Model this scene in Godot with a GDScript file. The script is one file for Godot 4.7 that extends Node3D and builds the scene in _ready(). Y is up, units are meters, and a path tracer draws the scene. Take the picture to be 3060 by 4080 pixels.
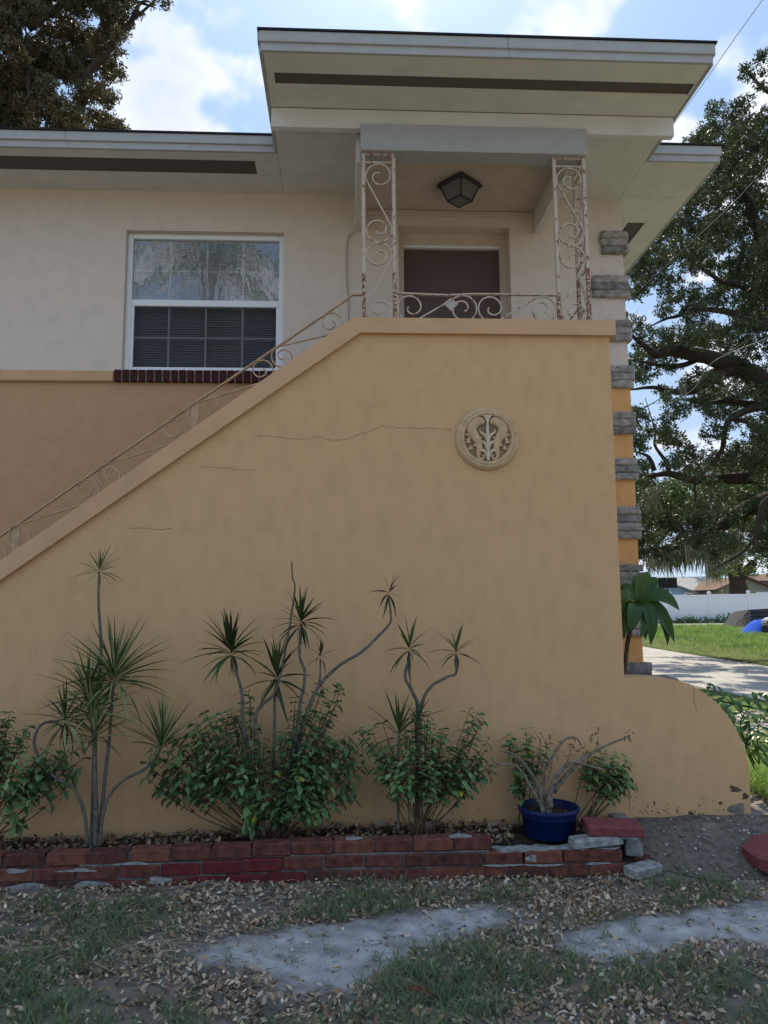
extends Node3D
# A two-storey stucco house seen from its yard: an outside stair behind a stepped stucco wall, an iron-railed landing, a brick planter and a street behind.
# x runs along the wall to the right, y is up, z comes towards the viewer; the stair wall's face is z = 0, the house wall's face z = -1.2.

var rng := RandomNumberGenerator.new()
var mats := {}
var meshes := {}
var taken := {}

const WALL_Z := -1.2
const SOFFIT := 4.83
const ROOF_TOP := 4.945


func _ready() -> void:
	rng.seed = 7
	set_camera()
	set_light()
	make_materials()
	build_ground()
	build_house()
	build_staircase()
	build_ironwork()
	build_fittings()
	build_planter()
	build_plants()
	build_street()
	build_trees()
	build_litter()


func set_camera() -> void:
	var cam := Camera3D.new()
	cam.name = "camera"
	cam.fov = 67.32
	cam.keep_aspect = Camera3D.KEEP_HEIGHT
	cam.near = 0.05
	cam.far = 2000.0
	cam.position = Vector3(0, 1.45, 4.8)
	cam.basis = Basis(Vector3.UP, deg_to_rad(-2.9)) * Basis(Vector3.RIGHT, deg_to_rad(7.0)) * Basis(Vector3.BACK, deg_to_rad(-0.42))
	add_child(cam)
	cam.current = true


func set_light() -> void:
	var e := Environment.new()
	e.background_mode = Environment.BG_SKY
	e.tonemap_mode = Environment.TONE_MAPPER_LINEAR
	e.tonemap_exposure = EXPOSURE
	e.sdfgi_enabled = true
	e.ssao_enabled = true
	e.ssil_enabled = true
	var sky := Sky.new()
	var pano := PanoramaSkyMaterial.new()
	pano.panorama = sky_texture()
	sky.sky_material = pano
	e.sky = sky
	var w := WorldEnvironment.new()
	w.name = "world_environment"
	w.environment = e
	add_child(w)
	var sun := DirectionalLight3D.new()
	sun.name = "sun"
	sun.light_energy = SUN_ENERGY
	sun.light_color = Color(1.0, 0.95, 0.86)
	sun.light_angular_distance = 0.5
	sun.shadow_enabled = true
	add_child(sun)
	sun.look_at_from_position(SUN_DIR * 50.0, Vector3.ZERO, Vector3.UP)


const EXPOSURE := 1.5
const SUN_ENERGY := 1.6
# towards the sun: ahead of the viewer, behind the house, a little to the right, 52 degrees up
const SUN_DIR := Vector3(0.053, 0.788, -0.613)


func sky_texture() -> ImageTexture:
	# clear blue air, paler and brighter towards the sun and the horizon, with broken white clouds all round
	var w := 2048
	var h := 1024
	var fine := FastNoiseLite.new()
	fine.seed = 11
	fine.noise_type = FastNoiseLite.TYPE_SIMPLEX_SMOOTH
	fine.frequency = 4.2
	fine.fractal_octaves = 6
	fine.fractal_gain = 0.55
	var coarse := FastNoiseLite.new()
	coarse.seed = 5
	coarse.noise_type = FastNoiseLite.TYPE_SIMPLEX_SMOOTH
	coarse.frequency = 1.1
	coarse.fractal_octaves = 3
	# the heaps of cloud: azimuth from -z towards +x and height in degrees, size, weight
	var heaps := [[-14.5, 36.0, 4.5, 0.42], [-13.0, 31.5, 4.0, 0.40], [-17.0, 41.0, 4.0, 0.35], [20.0, 39.0, 4.5, 0.40], [25.5, 37.0, 4.5, 0.30], [17.0, 42.0, 4.0, 0.25], [24.0, 30.0, 4.0, 0.22], [31.0, 22.0, 6.0, 0.30], [27.0, 9.0, 6.0, 0.30]]
	var r2 := RandomNumberGenerator.new()
	r2.seed = 21
	for k in 26:
		heaps.append([r2.randf_range(40.0, 325.0), r2.randf_range(8.0, 62.0), r2.randf_range(5.0, 10.0), r2.randf_range(0.3, 0.5)])
	var dirs := []
	for c in heaps:
		var a := deg_to_rad(c[0])
		var b := deg_to_rad(c[1])
		dirs.append([Vector3(sin(a) * cos(b), sin(b), -cos(a) * cos(b)), 1.0 / pow(deg_to_rad(c[2]), 2.0), c[3]])
	var data := PackedFloat32Array()
	data.resize(w * h * 3)
	var at := 0
	for row in h:
		var up := PI * (0.5 - (row + 0.5) / h)
		var y := sin(up)
		var rad := cos(up)
		var high := pow(clampf(1.0 - maxf(y, 0.0), 0.0, 1.0), 2.4)
		var base := Vector3(0.205, 0.345, 0.60).lerp(Vector3(0.46, 0.57, 0.70), high)
		for col in w:
			var c := base
			if row <= h / 2:
				var az := TAU * (col + 0.5) / w
				var d := Vector3(sin(az) * rad, y, -cos(az) * rad)
				var s := maxf(0.0, d.dot(SUN_DIR))
				c += Vector3(1.0, 0.97, 0.92) * (0.16 * pow(s, 10.0) + 0.4 * pow(s, 45.0))
				var p := d / (absf(d.y) + 0.35)
				var n := fine.get_noise_3d(p.x * 1.1, p.y * 1.1, p.z * 1.1)
				var m := coarse.get_noise_3dv(p) * 0.35 - 0.16
				for k in dirs:
					var q: float = (2.0 - 2.0 * d.dot(k[0])) * k[1]
					if q < 6.0:
						m += k[2] * exp(-q)
				var cover := smoothstep(-0.02, 0.40, m + n * 1.15)
				var thick := smoothstep(0.15, 0.75, m + n * 0.5)
				var white := Vector3(0.74, 0.76, 0.80).lerp(Vector3(0.46, 0.51, 0.60), thick * 0.85)
				c = c.lerp(white, cover * 0.9)
			data[at] = c.x
			data[at + 1] = c.y
			data[at + 2] = c.z
			at += 3
	return ImageTexture.create_from_image(Image.create_from_data(w, h, false, Image.FORMAT_RGBF, data.to_byte_array()))

# ---------------------------------------------------------------- helpers

func tool(smooth := false) -> SurfaceTool:
	var st := SurfaceTool.new()
	st.begin(Mesh.PRIMITIVE_TRIANGLES)
	st.set_smooth_group(0 if smooth else -1)
	return st


func done(st: SurfaceTool) -> ArrayMesh:
	st.generate_normals()
	return st.commit()


func numbered(called: String) -> String:
	if not taken.has(called):
		taken[called] = 0
		return called
	taken[called] += 1
	return "%s_%03d" % [called, taken[called]]


func piece(called: String, mesh: Mesh, m: Material, parent: Node3D, at := Transform3D()) -> MeshInstance3D:
	var o := MeshInstance3D.new()
	o.name = called if parent != self else numbered(called)
	o.mesh = mesh
	o.material_override = m
	o.transform = at
	parent.add_child(o, true)
	return o


func part(called: String, st: SurfaceTool, m: Material, parent: Node3D) -> MeshInstance3D:
	return piece(called, done(st), m, parent)


func tag(o: Node3D, label: String, category: String, group := "") -> Node3D:
	o.set_meta("label", label)
	o.set_meta("category", category)
	if group:
		o.set_meta("group", group)
	return o


func kind(o: Node3D, what: String) -> Node3D:
	o.set_meta("kind", what)
	return o


func thing(called: String, label: String, category: String, group := "") -> Node3D:
	var o := Node3D.new()
	o.name = numbered(called)
	add_child(o)
	return tag(o, label, category, group)


func quad(st: SurfaceTool, a: Vector3, b: Vector3, c: Vector3, d: Vector3) -> void:
	for v in [a, b, c, a, c, d]:
		st.add_vertex(v)


func tri(st: SurfaceTool, a: Vector3, b: Vector3, c: Vector3) -> void:
	st.add_vertex(a)
	st.add_vertex(b)
	st.add_vertex(c)


func box(st: SurfaceTool, lo: Vector3, hi: Vector3, t := Transform3D()) -> void:
	var p := []
	for k in 8:
		p.append(t * Vector3(hi.x if k & 1 else lo.x, hi.y if k & 2 else lo.y, hi.z if k & 4 else lo.z))
	for f in [[4, 6, 7, 5], [1, 3, 2, 0], [0, 2, 6, 4], [5, 7, 3, 1], [6, 2, 3, 7], [0, 4, 5, 1]]:
		quad(st, p[f[0]], p[f[1]], p[f[2]], p[f[3]])


# a box with chamfered edges, optionally uneven
func soft_box(st: SurfaceTool, lo: Vector3, hi: Vector3, b: float, rough := 0.0, t := Transform3D()) -> void:
	var c := (lo + hi) / 2.0
	var e := (hi - lo) / 2.0
	var pts := {}
	for sx in [-1, 1]:
		for sy in [-1, 1]:
			for sz in [-1, 1]:
				var s := Vector3(sx, sy, sz)
				for ax in 3:
					var v := s * (e - Vector3.ONE * b)
					v[ax] = s[ax] * e[ax]
					v += Vector3(rng.randf_range(-1, 1), rng.randf_range(-1, 1), rng.randf_range(-1, 1)) * rough
					pts[[sx, sy, sz, ax]] = t * (c + v)
	for ax in 3:
		var u := (ax + 1) % 3
		var w := (ax + 2) % 3
		for s in [-1, 1]:
			var q := []
			for pair in [[-1, -1], [-1, 1], [1, 1], [1, -1]]:
				var k := [0, 0, 0]
				k[ax] = s
				k[u] = pair[0]
				k[w] = pair[1]
				q.append(pts[[k[0], k[1], k[2], ax]])
			if s < 0:
				q.reverse()
			quad(st, q[0], q[1], q[2], q[3])
	for ax in 3:
		var u := (ax + 1) % 3
		var w := (ax + 2) % 3
		for su in [-1, 1]:
			for sw in [-1, 1]:
				var k := [0, 0, 0]
				k[u] = su
				k[w] = sw
				k[ax] = -1
				var a0: Vector3 = pts[[k[0], k[1], k[2], u]]
				var b0: Vector3 = pts[[k[0], k[1], k[2], w]]
				k[ax] = 1
				var a1: Vector3 = pts[[k[0], k[1], k[2], u]]
				var b1: Vector3 = pts[[k[0], k[1], k[2], w]]
				if su * sw > 0:
					quad(st, a0, b0, b1, a1)
				else:
					quad(st, a1, b1, b0, a0)
	for sx in [-1, 1]:
		for sy in [-1, 1]:
			for sz in [-1, 1]:
				var a: Vector3 = pts[[sx, sy, sz, 0]]
				var bb: Vector3 = pts[[sx, sy, sz, 1]]
				var cc: Vector3 = pts[[sx, sy, sz, 2]]
				if sx * sy * sz > 0:
					tri(st, a, cc, bb)
				else:
					tri(st, a, bb, cc)


# a polygon in the xy plane with thickness from z0 (front) back to z1
func slab(st: SurfaceTool, poly: PackedVector2Array, z0: float, z1: float) -> void:
	if Geometry2D.is_polygon_clockwise(poly):
		poly = poly.duplicate()
		poly.reverse()
	var idx := Geometry2D.triangulate_polygon(poly)
	for k in range(0, idx.size(), 3):
		var a := poly[idx[k]]
		var b := poly[idx[k + 1]]
		var c := poly[idx[k + 2]]
		if (b - a).cross(c - a) > 0:
			var s := b
			b = c
			c = s
		tri(st, Vector3(a.x, a.y, z0), Vector3(b.x, b.y, z0), Vector3(c.x, c.y, z0))
		tri(st, Vector3(a.x, a.y, z1), Vector3(c.x, c.y, z1), Vector3(b.x, b.y, z1))
	for k in poly.size():
		var a := poly[k]
		var b := poly[(k + 1) % poly.size()]
		quad(st, Vector3(a.x, a.y, z1), Vector3(a.x, a.y, z0), Vector3(b.x, b.y, z0), Vector3(b.x, b.y, z1))


# a polygon in plan (x, z) with thickness from y0 up to y1
func plate(st: SurfaceTool, poly: PackedVector2Array, y0: float, y1: float) -> void:
	var idx := Geometry2D.triangulate_polygon(poly)
	for k in range(0, idx.size(), 3):
		var a := poly[idx[k]]
		var b := poly[idx[k + 1]]
		var c := poly[idx[k + 2]]
		if (b - a).cross(c - a) < 0:
			var s := b
			b = c
			c = s
		tri(st, Vector3(a.x, y1, a.y), Vector3(b.x, y1, b.y), Vector3(c.x, y1, c.y))
		if y0 < y1:
			tri(st, Vector3(a.x, y0, a.y), Vector3(c.x, y0, c.y), Vector3(b.x, y0, b.y))
	if y0 < y1:
		for k in poly.size():
			var a := poly[k]
			var b := poly[(k + 1) % poly.size()]
			quad(st, Vector3(a.x, y0, a.y), Vector3(a.x, y1, a.y), Vector3(b.x, y1, b.y), Vector3(b.x, y0, b.y))


func curve(pts: Array, steps := 6) -> Array:
	var out := []
	var n := pts.size()
	for k in n - 1:
		var a = pts[maxi(k - 1, 0)]
		var b = pts[k]
		var c = pts[k + 1]
		var d = pts[mini(k + 2, n - 1)]
		for s in steps:
			var t := float(s) / steps
			out.append(0.5 * ((2.0 * b) + (c - a) * t + (2.0 * a - 5.0 * b + 4.0 * c - d) * t * t + (3.0 * b - a - 3.0 * c + d) * t * t * t))
	out.append(pts[n - 1])
	return out


# a tapered round bar along points; r is one radius, or [first, last]; knobby makes it uneven
func tube(st: SurfaceTool, pts: Array, r0: float, r1: float, sides := 6, knobby := 0.0, radii := []) -> void:
	var n := pts.size()
	var t0: Vector3 = (pts[1] - pts[0]).normalized()
	var side := t0.cross(Vector3.UP if absf(t0.y) < 0.9 else Vector3.RIGHT).normalized()
	var rings := []
	for k in n:
		var t: Vector3 = (pts[mini(k + 1, n - 1)] - pts[maxi(k - 1, 0)]).normalized()
		side = (side - t * side.dot(t)).normalized()
		var up := side.cross(t)
		var f := float(k) / (n - 1)
		var r: float = lerpf(r0, r1, f) if radii.is_empty() else radii[mini(int(f * (radii.size() - 1)), radii.size() - 2)] * (1.0 - fmod(f * (radii.size() - 1), 1.0)) + radii[mini(int(f * (radii.size() - 1)) + 1, radii.size() - 1)] * fmod(f * (radii.size() - 1), 1.0)
		var ring := []
		for s in sides:
			var a := TAU * s / sides
			var rr := r * (1.0 + (rng.randf_range(-knobby, knobby) if knobby > 0.0 else 0.0))
			ring.append(pts[k] + (side * cos(a) + up * sin(a)) * rr)
		rings.append(ring)
	for k in n - 1:
		for s in sides:
			var s2 := (s + 1) % sides
			quad(st, rings[k][s], rings[k + 1][s], rings[k + 1][s2], rings[k][s2])
	for s in range(1, sides - 1):
		tri(st, rings[0][0], rings[0][s], rings[0][s + 1])
		tri(st, rings[n - 1][0], rings[n - 1][s + 1], rings[n - 1][s])


# a flat bar (w wide in the plane's normal direction, h thick) along points lying in a plane
func strap(st: SurfaceTool, pts: Array, normal: Vector3, w: float, h: float) -> void:
	var n := pts.size()
	var rings := []
	for k in n:
		var t: Vector3 = (pts[mini(k + 1, n - 1)] - pts[maxi(k - 1, 0)]).normalized()
		var u := normal.cross(t).normalized() * h / 2.0
		var v := normal * w / 2.0
		rings.append([pts[k] - u - v, pts[k] + u - v, pts[k] + u + v, pts[k] - u + v])
	for k in n - 1:
		for s in 4:
			var s2 := (s + 1) % 4
			quad(st, rings[k][s], rings[k][s2], rings[k + 1][s2], rings[k + 1][s])
	quad(st, rings[0][3], rings[0][2], rings[0][1], rings[0][0])
	quad(st, rings[n - 1][0], rings[n - 1][1], rings[n - 1][2], rings[n - 1][3])


# profile: points (radius, height) turned round the axis
func lathe(st: SurfaceTool, profile: Array, segments: int, t := Transform3D()) -> void:
	for k in profile.size() - 1:
		var a: Vector2 = profile[k]
		var b: Vector2 = profile[k + 1]
		for s in segments:
			var u := TAU * s / segments
			var v := TAU * (s + 1) / segments
			var p := [Vector3(a.x * cos(u), a.y, a.x * sin(u)), Vector3(a.x * cos(v), a.y, a.x * sin(v)), Vector3(b.x * cos(v), b.y, b.x * sin(v)), Vector3(b.x * cos(u), b.y, b.x * sin(u))]
			if a.x > 0.0001:
				tri(st, t * p[0], t * p[2], t * p[1])
			if b.x > 0.0001:
				tri(st, t * p[0], t * p[3], t * p[2])


# a leaf: a folded, bent blade along +z from the origin, face up; droop bends it downwards, fold lifts the sides
func blade(st: SurfaceTool, long: float, wide: float, droop: float, fold: float, steps := 5, fullest := 0.4, t := Transform3D(), twist := 0.0) -> void:
	var rows := []
	var p := Vector3.ZERO
	var a := 0.0
	for k in steps + 1:
		var f := float(k) / steps
		var w := wide / 2.0 * (pow(f / fullest, 0.7) if f < fullest else pow(maxf(0.0, (1.0 - f) / (1.0 - fullest)), 0.8))
		if k == 0:
			w = wide * 0.06
		var side := Vector3(cos(twist * f), sin(twist * f), 0)
		var lift := Vector3(0, cos(a), sin(a)) * fold * w
		rows.append([t * (p - side * w + lift), t * p, t * (p + side * w + lift)])
		a += droop / steps
		p += Vector3(0, -sin(a), cos(a)) * long / steps
	for k in steps:
		for s in 2:
			if k == steps - 1:
				tri(st, rows[k][s], rows[k + 1][1], rows[k][s + 1])
			else:
				quad(st, rows[k][s], rows[k + 1][s], rows[k + 1][s + 1], rows[k][s + 1])


# turns +z towards d, keeping the upper side up as far as it can; roll turns about d
func aim(at: Vector3, d: Vector3, roll := 0.0, size := 1.0) -> Transform3D:
	var z := d.normalized()
	var x := Vector3.UP.cross(z)
	x = Vector3.RIGHT if x.length() < 0.01 else x.normalized()
	var y := z.cross(x)
	var b := Basis(x, y, z).rotated(z, roll)
	return Transform3D(b.scaled_local(Vector3.ONE * size), at)


func scatter(called: String, mesh: Mesh, m: Material, parent: Node3D, places: Array, tints := []) -> MultiMeshInstance3D:
	var mm := MultiMesh.new()
	mm.transform_format = MultiMesh.TRANSFORM_3D
	mm.use_colors = tints.size() > 0
	mm.mesh = mesh
	mm.instance_count = places.size()
	for k in places.size():
		mm.set_instance_transform(k, places[k])
		if tints.size() > 0:
			mm.set_instance_color(k, tints[k])
	var o := MultiMeshInstance3D.new()
	o.name = called if parent != self else numbered(called)
	o.multimesh = mm
	o.material_override = m
	parent.add_child(o, true)
	o.set_meta("kind", "stuff")
	return o


func any_dir() -> Vector3:
	while true:
		var v := Vector3(rng.randf_range(-1, 1), rng.randf_range(-1, 1), rng.randf_range(-1, 1))
		if v.length() < 1.0 and v.length() > 0.05:
			return v.normalized()
	return Vector3.UP


func inside(poly: PackedVector2Array, p: Vector2) -> bool:
	return Geometry2D.is_point_in_polygon(p, poly)


# ---------------------------------------------------------------- materials

func noise_texture(seed_: int, freq: float, octaves: int, stops: Array, size := 512, kind_ := FastNoiseLite.TYPE_SIMPLEX_SMOOTH) -> NoiseTexture2D:
	var n := FastNoiseLite.new()
	n.seed = seed_
	n.noise_type = kind_
	n.frequency = freq
	n.fractal_octaves = octaves
	var t := NoiseTexture2D.new()
	t.width = size
	t.height = size
	t.seamless = true
	t.noise = n
	if stops:
		var g := Gradient.new()
		g.offsets = PackedFloat32Array(stops.map(func(s): return s[0]))
		g.colors = PackedColorArray(stops.map(func(s): return s[1]))
		t.color_ramp = g
	return t


func grey(v: float) -> Color:
	return Color(v, v, v)


func plain(called: String, c: Color, rough := 0.9, metal := 0.0) -> StandardMaterial3D:
	var m := StandardMaterial3D.new()
	m.resource_name = called
	m.albedo_color = c
	m.roughness = rough
	m.metallic = metal
	m.metallic_specular = 0.35
	mats[called] = m
	return m


# a colour with mottling of two sizes and a grain in relief
func grainy(called: String, c: Color, rough: float, spread: float, scale_: float, relief: float, fine := "fine", patch := "patch") -> StandardMaterial3D:
	var m := plain(called, c, rough)
	m.uv1_triplanar = true
	m.uv1_world_triplanar = true
	m.uv1_scale = Vector3.ONE * scale_
	m.albedo_texture = textures(patch + str(spread), spread, patch)
	if relief > 0.0:
		m.heightmap_enabled = true
		m.heightmap_texture = textures(fine, 1.0, fine)
		m.heightmap_scale = relief
	return m


var made_textures := {}

func textures(key: String, spread: float, what: String) -> Texture2D:
	if not made_textures.has(key):
		var lo := grey(clampf(1.0 - spread, 0, 1))
		var hi := grey(1.0)
		match what:
			"fine": made_textures[key] = noise_texture(3, 0.09, 4, [], 512)
			"stucco": made_textures[key] = noise_texture(6, 0.22, 3, [], 1024)
			"coarse": made_textures[key] = noise_texture(9, 0.03, 5, [], 512)
			"patch": made_textures[key] = noise_texture(17, 0.006, 6, [[0.0, lo], [0.45, lo.lerp(hi, 0.55)], [1.0, hi]], 1024)
			"stain": made_textures[key] = noise_texture(27, 0.014, 6, [[0.0, lo], [0.4, lo.lerp(hi, 0.6)], [0.6, lo.lerp(hi, 0.85)], [1.0, hi]], 1024)
			"speck": made_textures[key] = noise_texture(23, 0.06, 5, [[0.0, lo], [0.4, lo.lerp(hi, 0.4)], [0.75, hi], [1.0, hi]], 512)
	return made_textures[key]


func leafy(called: String, c: Color, through: Color, rough := 0.5) -> StandardMaterial3D:
	var m := plain(called, c, rough)
	m.backlight_enabled = true
	m.backlight = through
	m.cull_mode = BaseMaterial3D.CULL_DISABLED
	return m


func tinted(called: String, through: float, rough := 0.6) -> StandardMaterial3D:
	var m := plain(called, Color.WHITE, rough)
	m.vertex_color_use_as_albedo = true
	m.cull_mode = BaseMaterial3D.CULL_DISABLED
	if through > 0.0:
		m.backlight_enabled = true
		m.backlight = Color(through, through, through)
	return m


func make_materials() -> void:
	grainy("cream", Color(0.83, 0.775, 0.72), 0.95, 0.045, 0.45, 0.2, "stucco", "stain")
	grainy("tan", Color(0.795, 0.65, 0.483), 0.95, 0.052, 0.4, 0.3, "stucco", "stain").uv1_scale = Vector3(0.5, 0.26, 0.5)
	grainy("cap", Color(0.80, 0.65, 0.50), 0.95, 0.08, 0.45, 0.12, "stucco")
	grainy("lower_tan", Color(0.74, 0.585, 0.445), 0.95, 0.05, 0.45, 0.2, "stucco", "stain")
	grainy("soffit", Color(0.84, 0.83, 0.81), 0.9, 0.06, 0.6, 0.03, "stucco")
	grainy("fascia", Color(0.66, 0.665, 0.66), 0.7, 0.06, 0.9, 0.0)
	grainy("porch_ceiling", Color(0.80, 0.74, 0.69), 0.9, 0.08, 0.7, 0.05)
	grainy("vent_screen", Color(0.45, 0.41, 0.40), 0.9, 0.3, 4.0, 0.0, "fine", "speck")
	grainy("shingle", Color(0.20, 0.20, 0.21), 0.95, 0.4, 2.0, 0.3)
	grainy("stone", Color(0.70, 0.675, 0.64), 0.95, 0.4, 1.8, 0.5, "coarse")
	grainy("stone_dark", Color(0.64, 0.62, 0.60), 0.95, 0.45, 2.1, 0.5, "coarse")
	grainy("stone_light", Color(0.75, 0.72, 0.68), 0.95, 0.45, 1.5, 0.5, "coarse")
	grainy("corner_orange_lit", Color(0.88, 0.655, 0.42), 0.95, 0.07, 0.45, 0.2, "stucco", "stain")  # the lower wall's paint brightened, light from the lane side put into the colour
	plain("vinyl", Color(0.88, 0.89, 0.90), 0.35)
	grainy("dark_brick", Color(0.30, 0.15, 0.14), 0.85, 0.3, 2.5, 0.2)
	grainy("sill_mortar", Color(0.62, 0.60, 0.57), 0.95, 0.2, 2.0, 0.2)
	plain("door_paint", Color(0.36, 0.29, 0.28), 0.5)
	plain("door_diamond", Color(0.82, 0.82, 0.82), 0.3)
	grainy("blind", Color(0.74, 0.73, 0.72), 0.6, 0.1, 1.0, 0.0)
	plain("dark_room", Color(0.12, 0.12, 0.12), 0.9)
	# a coated pane: mirrors the yard, lets the blinds show
	var glass := plain("glass", Color(0.66, 0.67, 0.69, 0.22), 0.02, 0.5)
	glass.transparency = BaseMaterial3D.TRANSPARENCY_ALPHA
	glass.normal_enabled = true
	var wavy := noise_texture(41, 0.012, 3, [], 512)
	wavy.as_normal_map = true
	wavy.bump_strength = 5.0
	glass.normal_texture = wavy
	glass.normal_scale = 0.06
	glass.uv1_triplanar = true
	glass.uv1_world_triplanar = true
	glass.uv1_scale = Vector3(1.5, 0.30, 1.0)
	var clear := plain("clear_glass", Color(0.5, 0.55, 0.6, 0.12), 0.04)
	clear.transparency = BaseMaterial3D.TRANSPARENCY_ALPHA
	var screen := plain("insect_screen", Color(0.14, 0.15, 0.17, 0.52), 0.8)
	screen.transparency = BaseMaterial3D.TRANSPARENCY_ALPHA
	var rusty := plain("iron_white", Color.WHITE, 0.7)
	rusty.uv1_triplanar = true
	rusty.uv1_world_triplanar = true
	rusty.uv1_scale = Vector3(2.5, 1.6, 2.5)
	rusty.albedo_texture = noise_texture(31, 0.02, 5, [[0.0, Color(0.42, 0.29, 0.23)], [0.22, Color(0.50, 0.37, 0.30)], [0.29, Color(0.72, 0.66, 0.60)], [1.0, Color(0.77, 0.71, 0.65)]], 512)
	var worn := plain("iron_rusted", Color.WHITE, 0.85)
	worn.uv1_triplanar = true
	worn.uv1_world_triplanar = true
	worn.uv1_scale = Vector3(2.5, 2.0, 2.5)
	worn.albedo_texture = noise_texture(33, 0.03, 5, [[0.0, Color(0.38, 0.25, 0.19)], [0.45, Color(0.52, 0.36, 0.28)], [0.53, Color(0.70, 0.62, 0.55)], [1.0, Color(0.77, 0.71, 0.65)]], 512)
	grainy("iron_tan", Color(0.78, 0.66, 0.54), 0.7, 0.25, 1.5, 0.0)
	grainy("rust", Color(0.45, 0.27, 0.20), 0.9, 0.4, 2.0, 0.1)
	grainy("plaster_tan", Color(0.82, 0.70, 0.55), 0.9, 0.18, 2.5, 0.1)
	grainy("plaster_ground_shaded", Color(0.60, 0.53, 0.44), 0.9, 0.2, 2.5, 0.05)  # darker plaster for the plaque's disc, the recess's shade put into the colour
	grainy("plaster_white", Color(0.82, 0.76, 0.66), 0.9, 0.15, 2.5, 0.05)
	plain("lamp_metal", Color(0.27, 0.24, 0.23), 0.7)
	var frosted := plain("frosted_glass", Color(0.44, 0.42, 0.42), 0.4)
	frosted.metallic_specular = 0.5
	plain("crack", Color(0.53, 0.43, 0.32), 1.0)
	grainy("bare_render", Color(0.54, 0.53, 0.49), 0.95, 0.3, 2.0, 0.3)
	grainy("mildew", Color(0.44, 0.39, 0.31), 0.95, 0.4, 2.0, 0.2)
	grainy("brick", Color(0.49, 0.30, 0.26), 0.9, 0.45, 2.2, 0.25)
	grainy("brick_dark", Color(0.42, 0.27, 0.24), 0.9, 0.45, 2.2, 0.25)
	grainy("brick_orange", Color(0.54, 0.34, 0.28), 0.9, 0.4, 2.2, 0.25)
	grainy("brick_red_paint", Color(0.44, 0.18, 0.19), 0.8, 0.3, 2.0, 0.12)
	grainy("brick_white_paint", Color(0.68, 0.69, 0.68), 0.9, 0.4, 3.0, 0.25)
	grainy("mortar", Color(0.50, 0.50, 0.48), 0.95, 0.4, 2.5, 0.4)
	grainy("paver_red", Color(0.52, 0.29, 0.29), 0.9, 0.2, 2.5, 0.15)
	grainy("concrete", Color(0.68, 0.67, 0.64), 0.95, 0.25, 1.5, 0.3)
	grainy("soil", Color(0.27, 0.22, 0.18), 1.0, 0.5, 1.2, 0.8, "coarse")
	grainy("earth", Color.WHITE, 1.0, 0.32, 0.9, 0.08, "stucco", "patch").vertex_color_use_as_albedo = true
	grainy("dark_earth", Color(0.46, 0.43, 0.395), 1.0, 0.5, 1.3, 0.25, "stucco", "stain")
	grainy("sand", Color(0.60, 0.58, 0.57), 1.0, 0.28, 0.8, 0.5, "coarse")
	grainy("asphalt", Color(0.64, 0.63, 0.61), 0.95, 0.18, 0.25, 0.4, "coarse")
	grainy("turf", Color(0.34, 0.42, 0.16), 1.0, 0.4, 0.3, 0.6, "coarse")
	plain("pot_blue", Color(0.06, 0.125, 0.30), 0.4)
	grainy("bark_pale", Color(0.66, 0.61, 0.54), 0.95, 0.6, 3.0, 0.5)
	grainy("bark_oak", Color(0.30, 0.26, 0.22), 1.0, 0.45, 0.8, 1.2, "coarse")
	grainy("cane", Color(0.50, 0.48, 0.45), 0.9, 0.45, 3.5, 0.2)
	grainy("twig", Color(0.40, 0.33, 0.27), 0.95, 0.35, 3.0, 0.1)
	leafy("shrub_leaf", Color(0.38, 0.49, 0.31), Color(0.28, 0.34, 0.14), 0.55)
	leafy("shrub_leaf_dark", Color(0.30, 0.41, 0.26), Color(0.25, 0.3, 0.12), 0.55)
	leafy("shrub_leaf_light", Color(0.47, 0.56, 0.36), Color(0.32, 0.38, 0.15), 0.55)
	leafy("shrub_leaf_yellow", Color(0.62, 0.58, 0.16), Color(0.3, 0.3, 0.1), 0.5)
	leafy("dracaena_green", Color(0.22, 0.30, 0.16), Color(0.2, 0.25, 0.1), 0.4)
	leafy("dracaena_dark", Color(0.17, 0.20, 0.13), Color(0.15, 0.18, 0.1), 0.4)
	leafy("dracaena_pale", Color(0.52, 0.55, 0.38), Color(0.25, 0.28, 0.15), 0.45)
	leafy("dracaena_red", Color(0.34, 0.19, 0.14), Color(0.2, 0.1, 0.08), 0.5)
	leafy("dead_leaf", Color(0.44, 0.32, 0.22), Color(0.2, 0.15, 0.1), 0.8)
	leafy("frangipani", Color(0.18, 0.29, 0.12), Color(0.2, 0.28, 0.08), 0.35)
	leafy("frangipani_light", Color(0.26, 0.34, 0.13), Color(0.35, 0.4, 0.1), 0.4)
	leafy("philodendron", Color(0.14, 0.28, 0.10), Color(0.3, 0.4, 0.08), 0.35)
	tinted("litter", 0.0, 0.85)
	tinted("grass_blade", 0.5, 0.6)
	tinted("tree_leaf", 0.5, 0.5)
	tinted("moss", 0.4, 0.9)
	plain("wire", Color(0.10, 0.10, 0.10), 0.6)
	grainy("wire_pale", Color(0.62, 0.60, 0.58), 0.6, 0.1, 1.0, 0.0)
	plain("fence_vinyl", Color(0.90, 0.90, 0.91), 0.5)
	plain("sign_back", Color(0.06, 0.06, 0.07), 0.6)
	plain("house_blue", Color(0.52, 0.66, 0.76), 0.9)
	plain("house_white", Color(0.80, 0.80, 0.78), 0.9)
	plain("house_green", Color(0.52, 0.54, 0.47), 0.9)
	plain("house_lilac", Color(0.56, 0.55, 0.62), 0.9)
	plain("house_buff", Color(0.66, 0.63, 0.55), 0.9)
	grainy("roof_grey", Color(0.58, 0.59, 0.60), 0.9, 0.2, 0.3, 0.0)
	grainy("roof_brown", Color(0.42, 0.34, 0.29), 0.9, 0.2, 0.3, 0.0)
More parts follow.
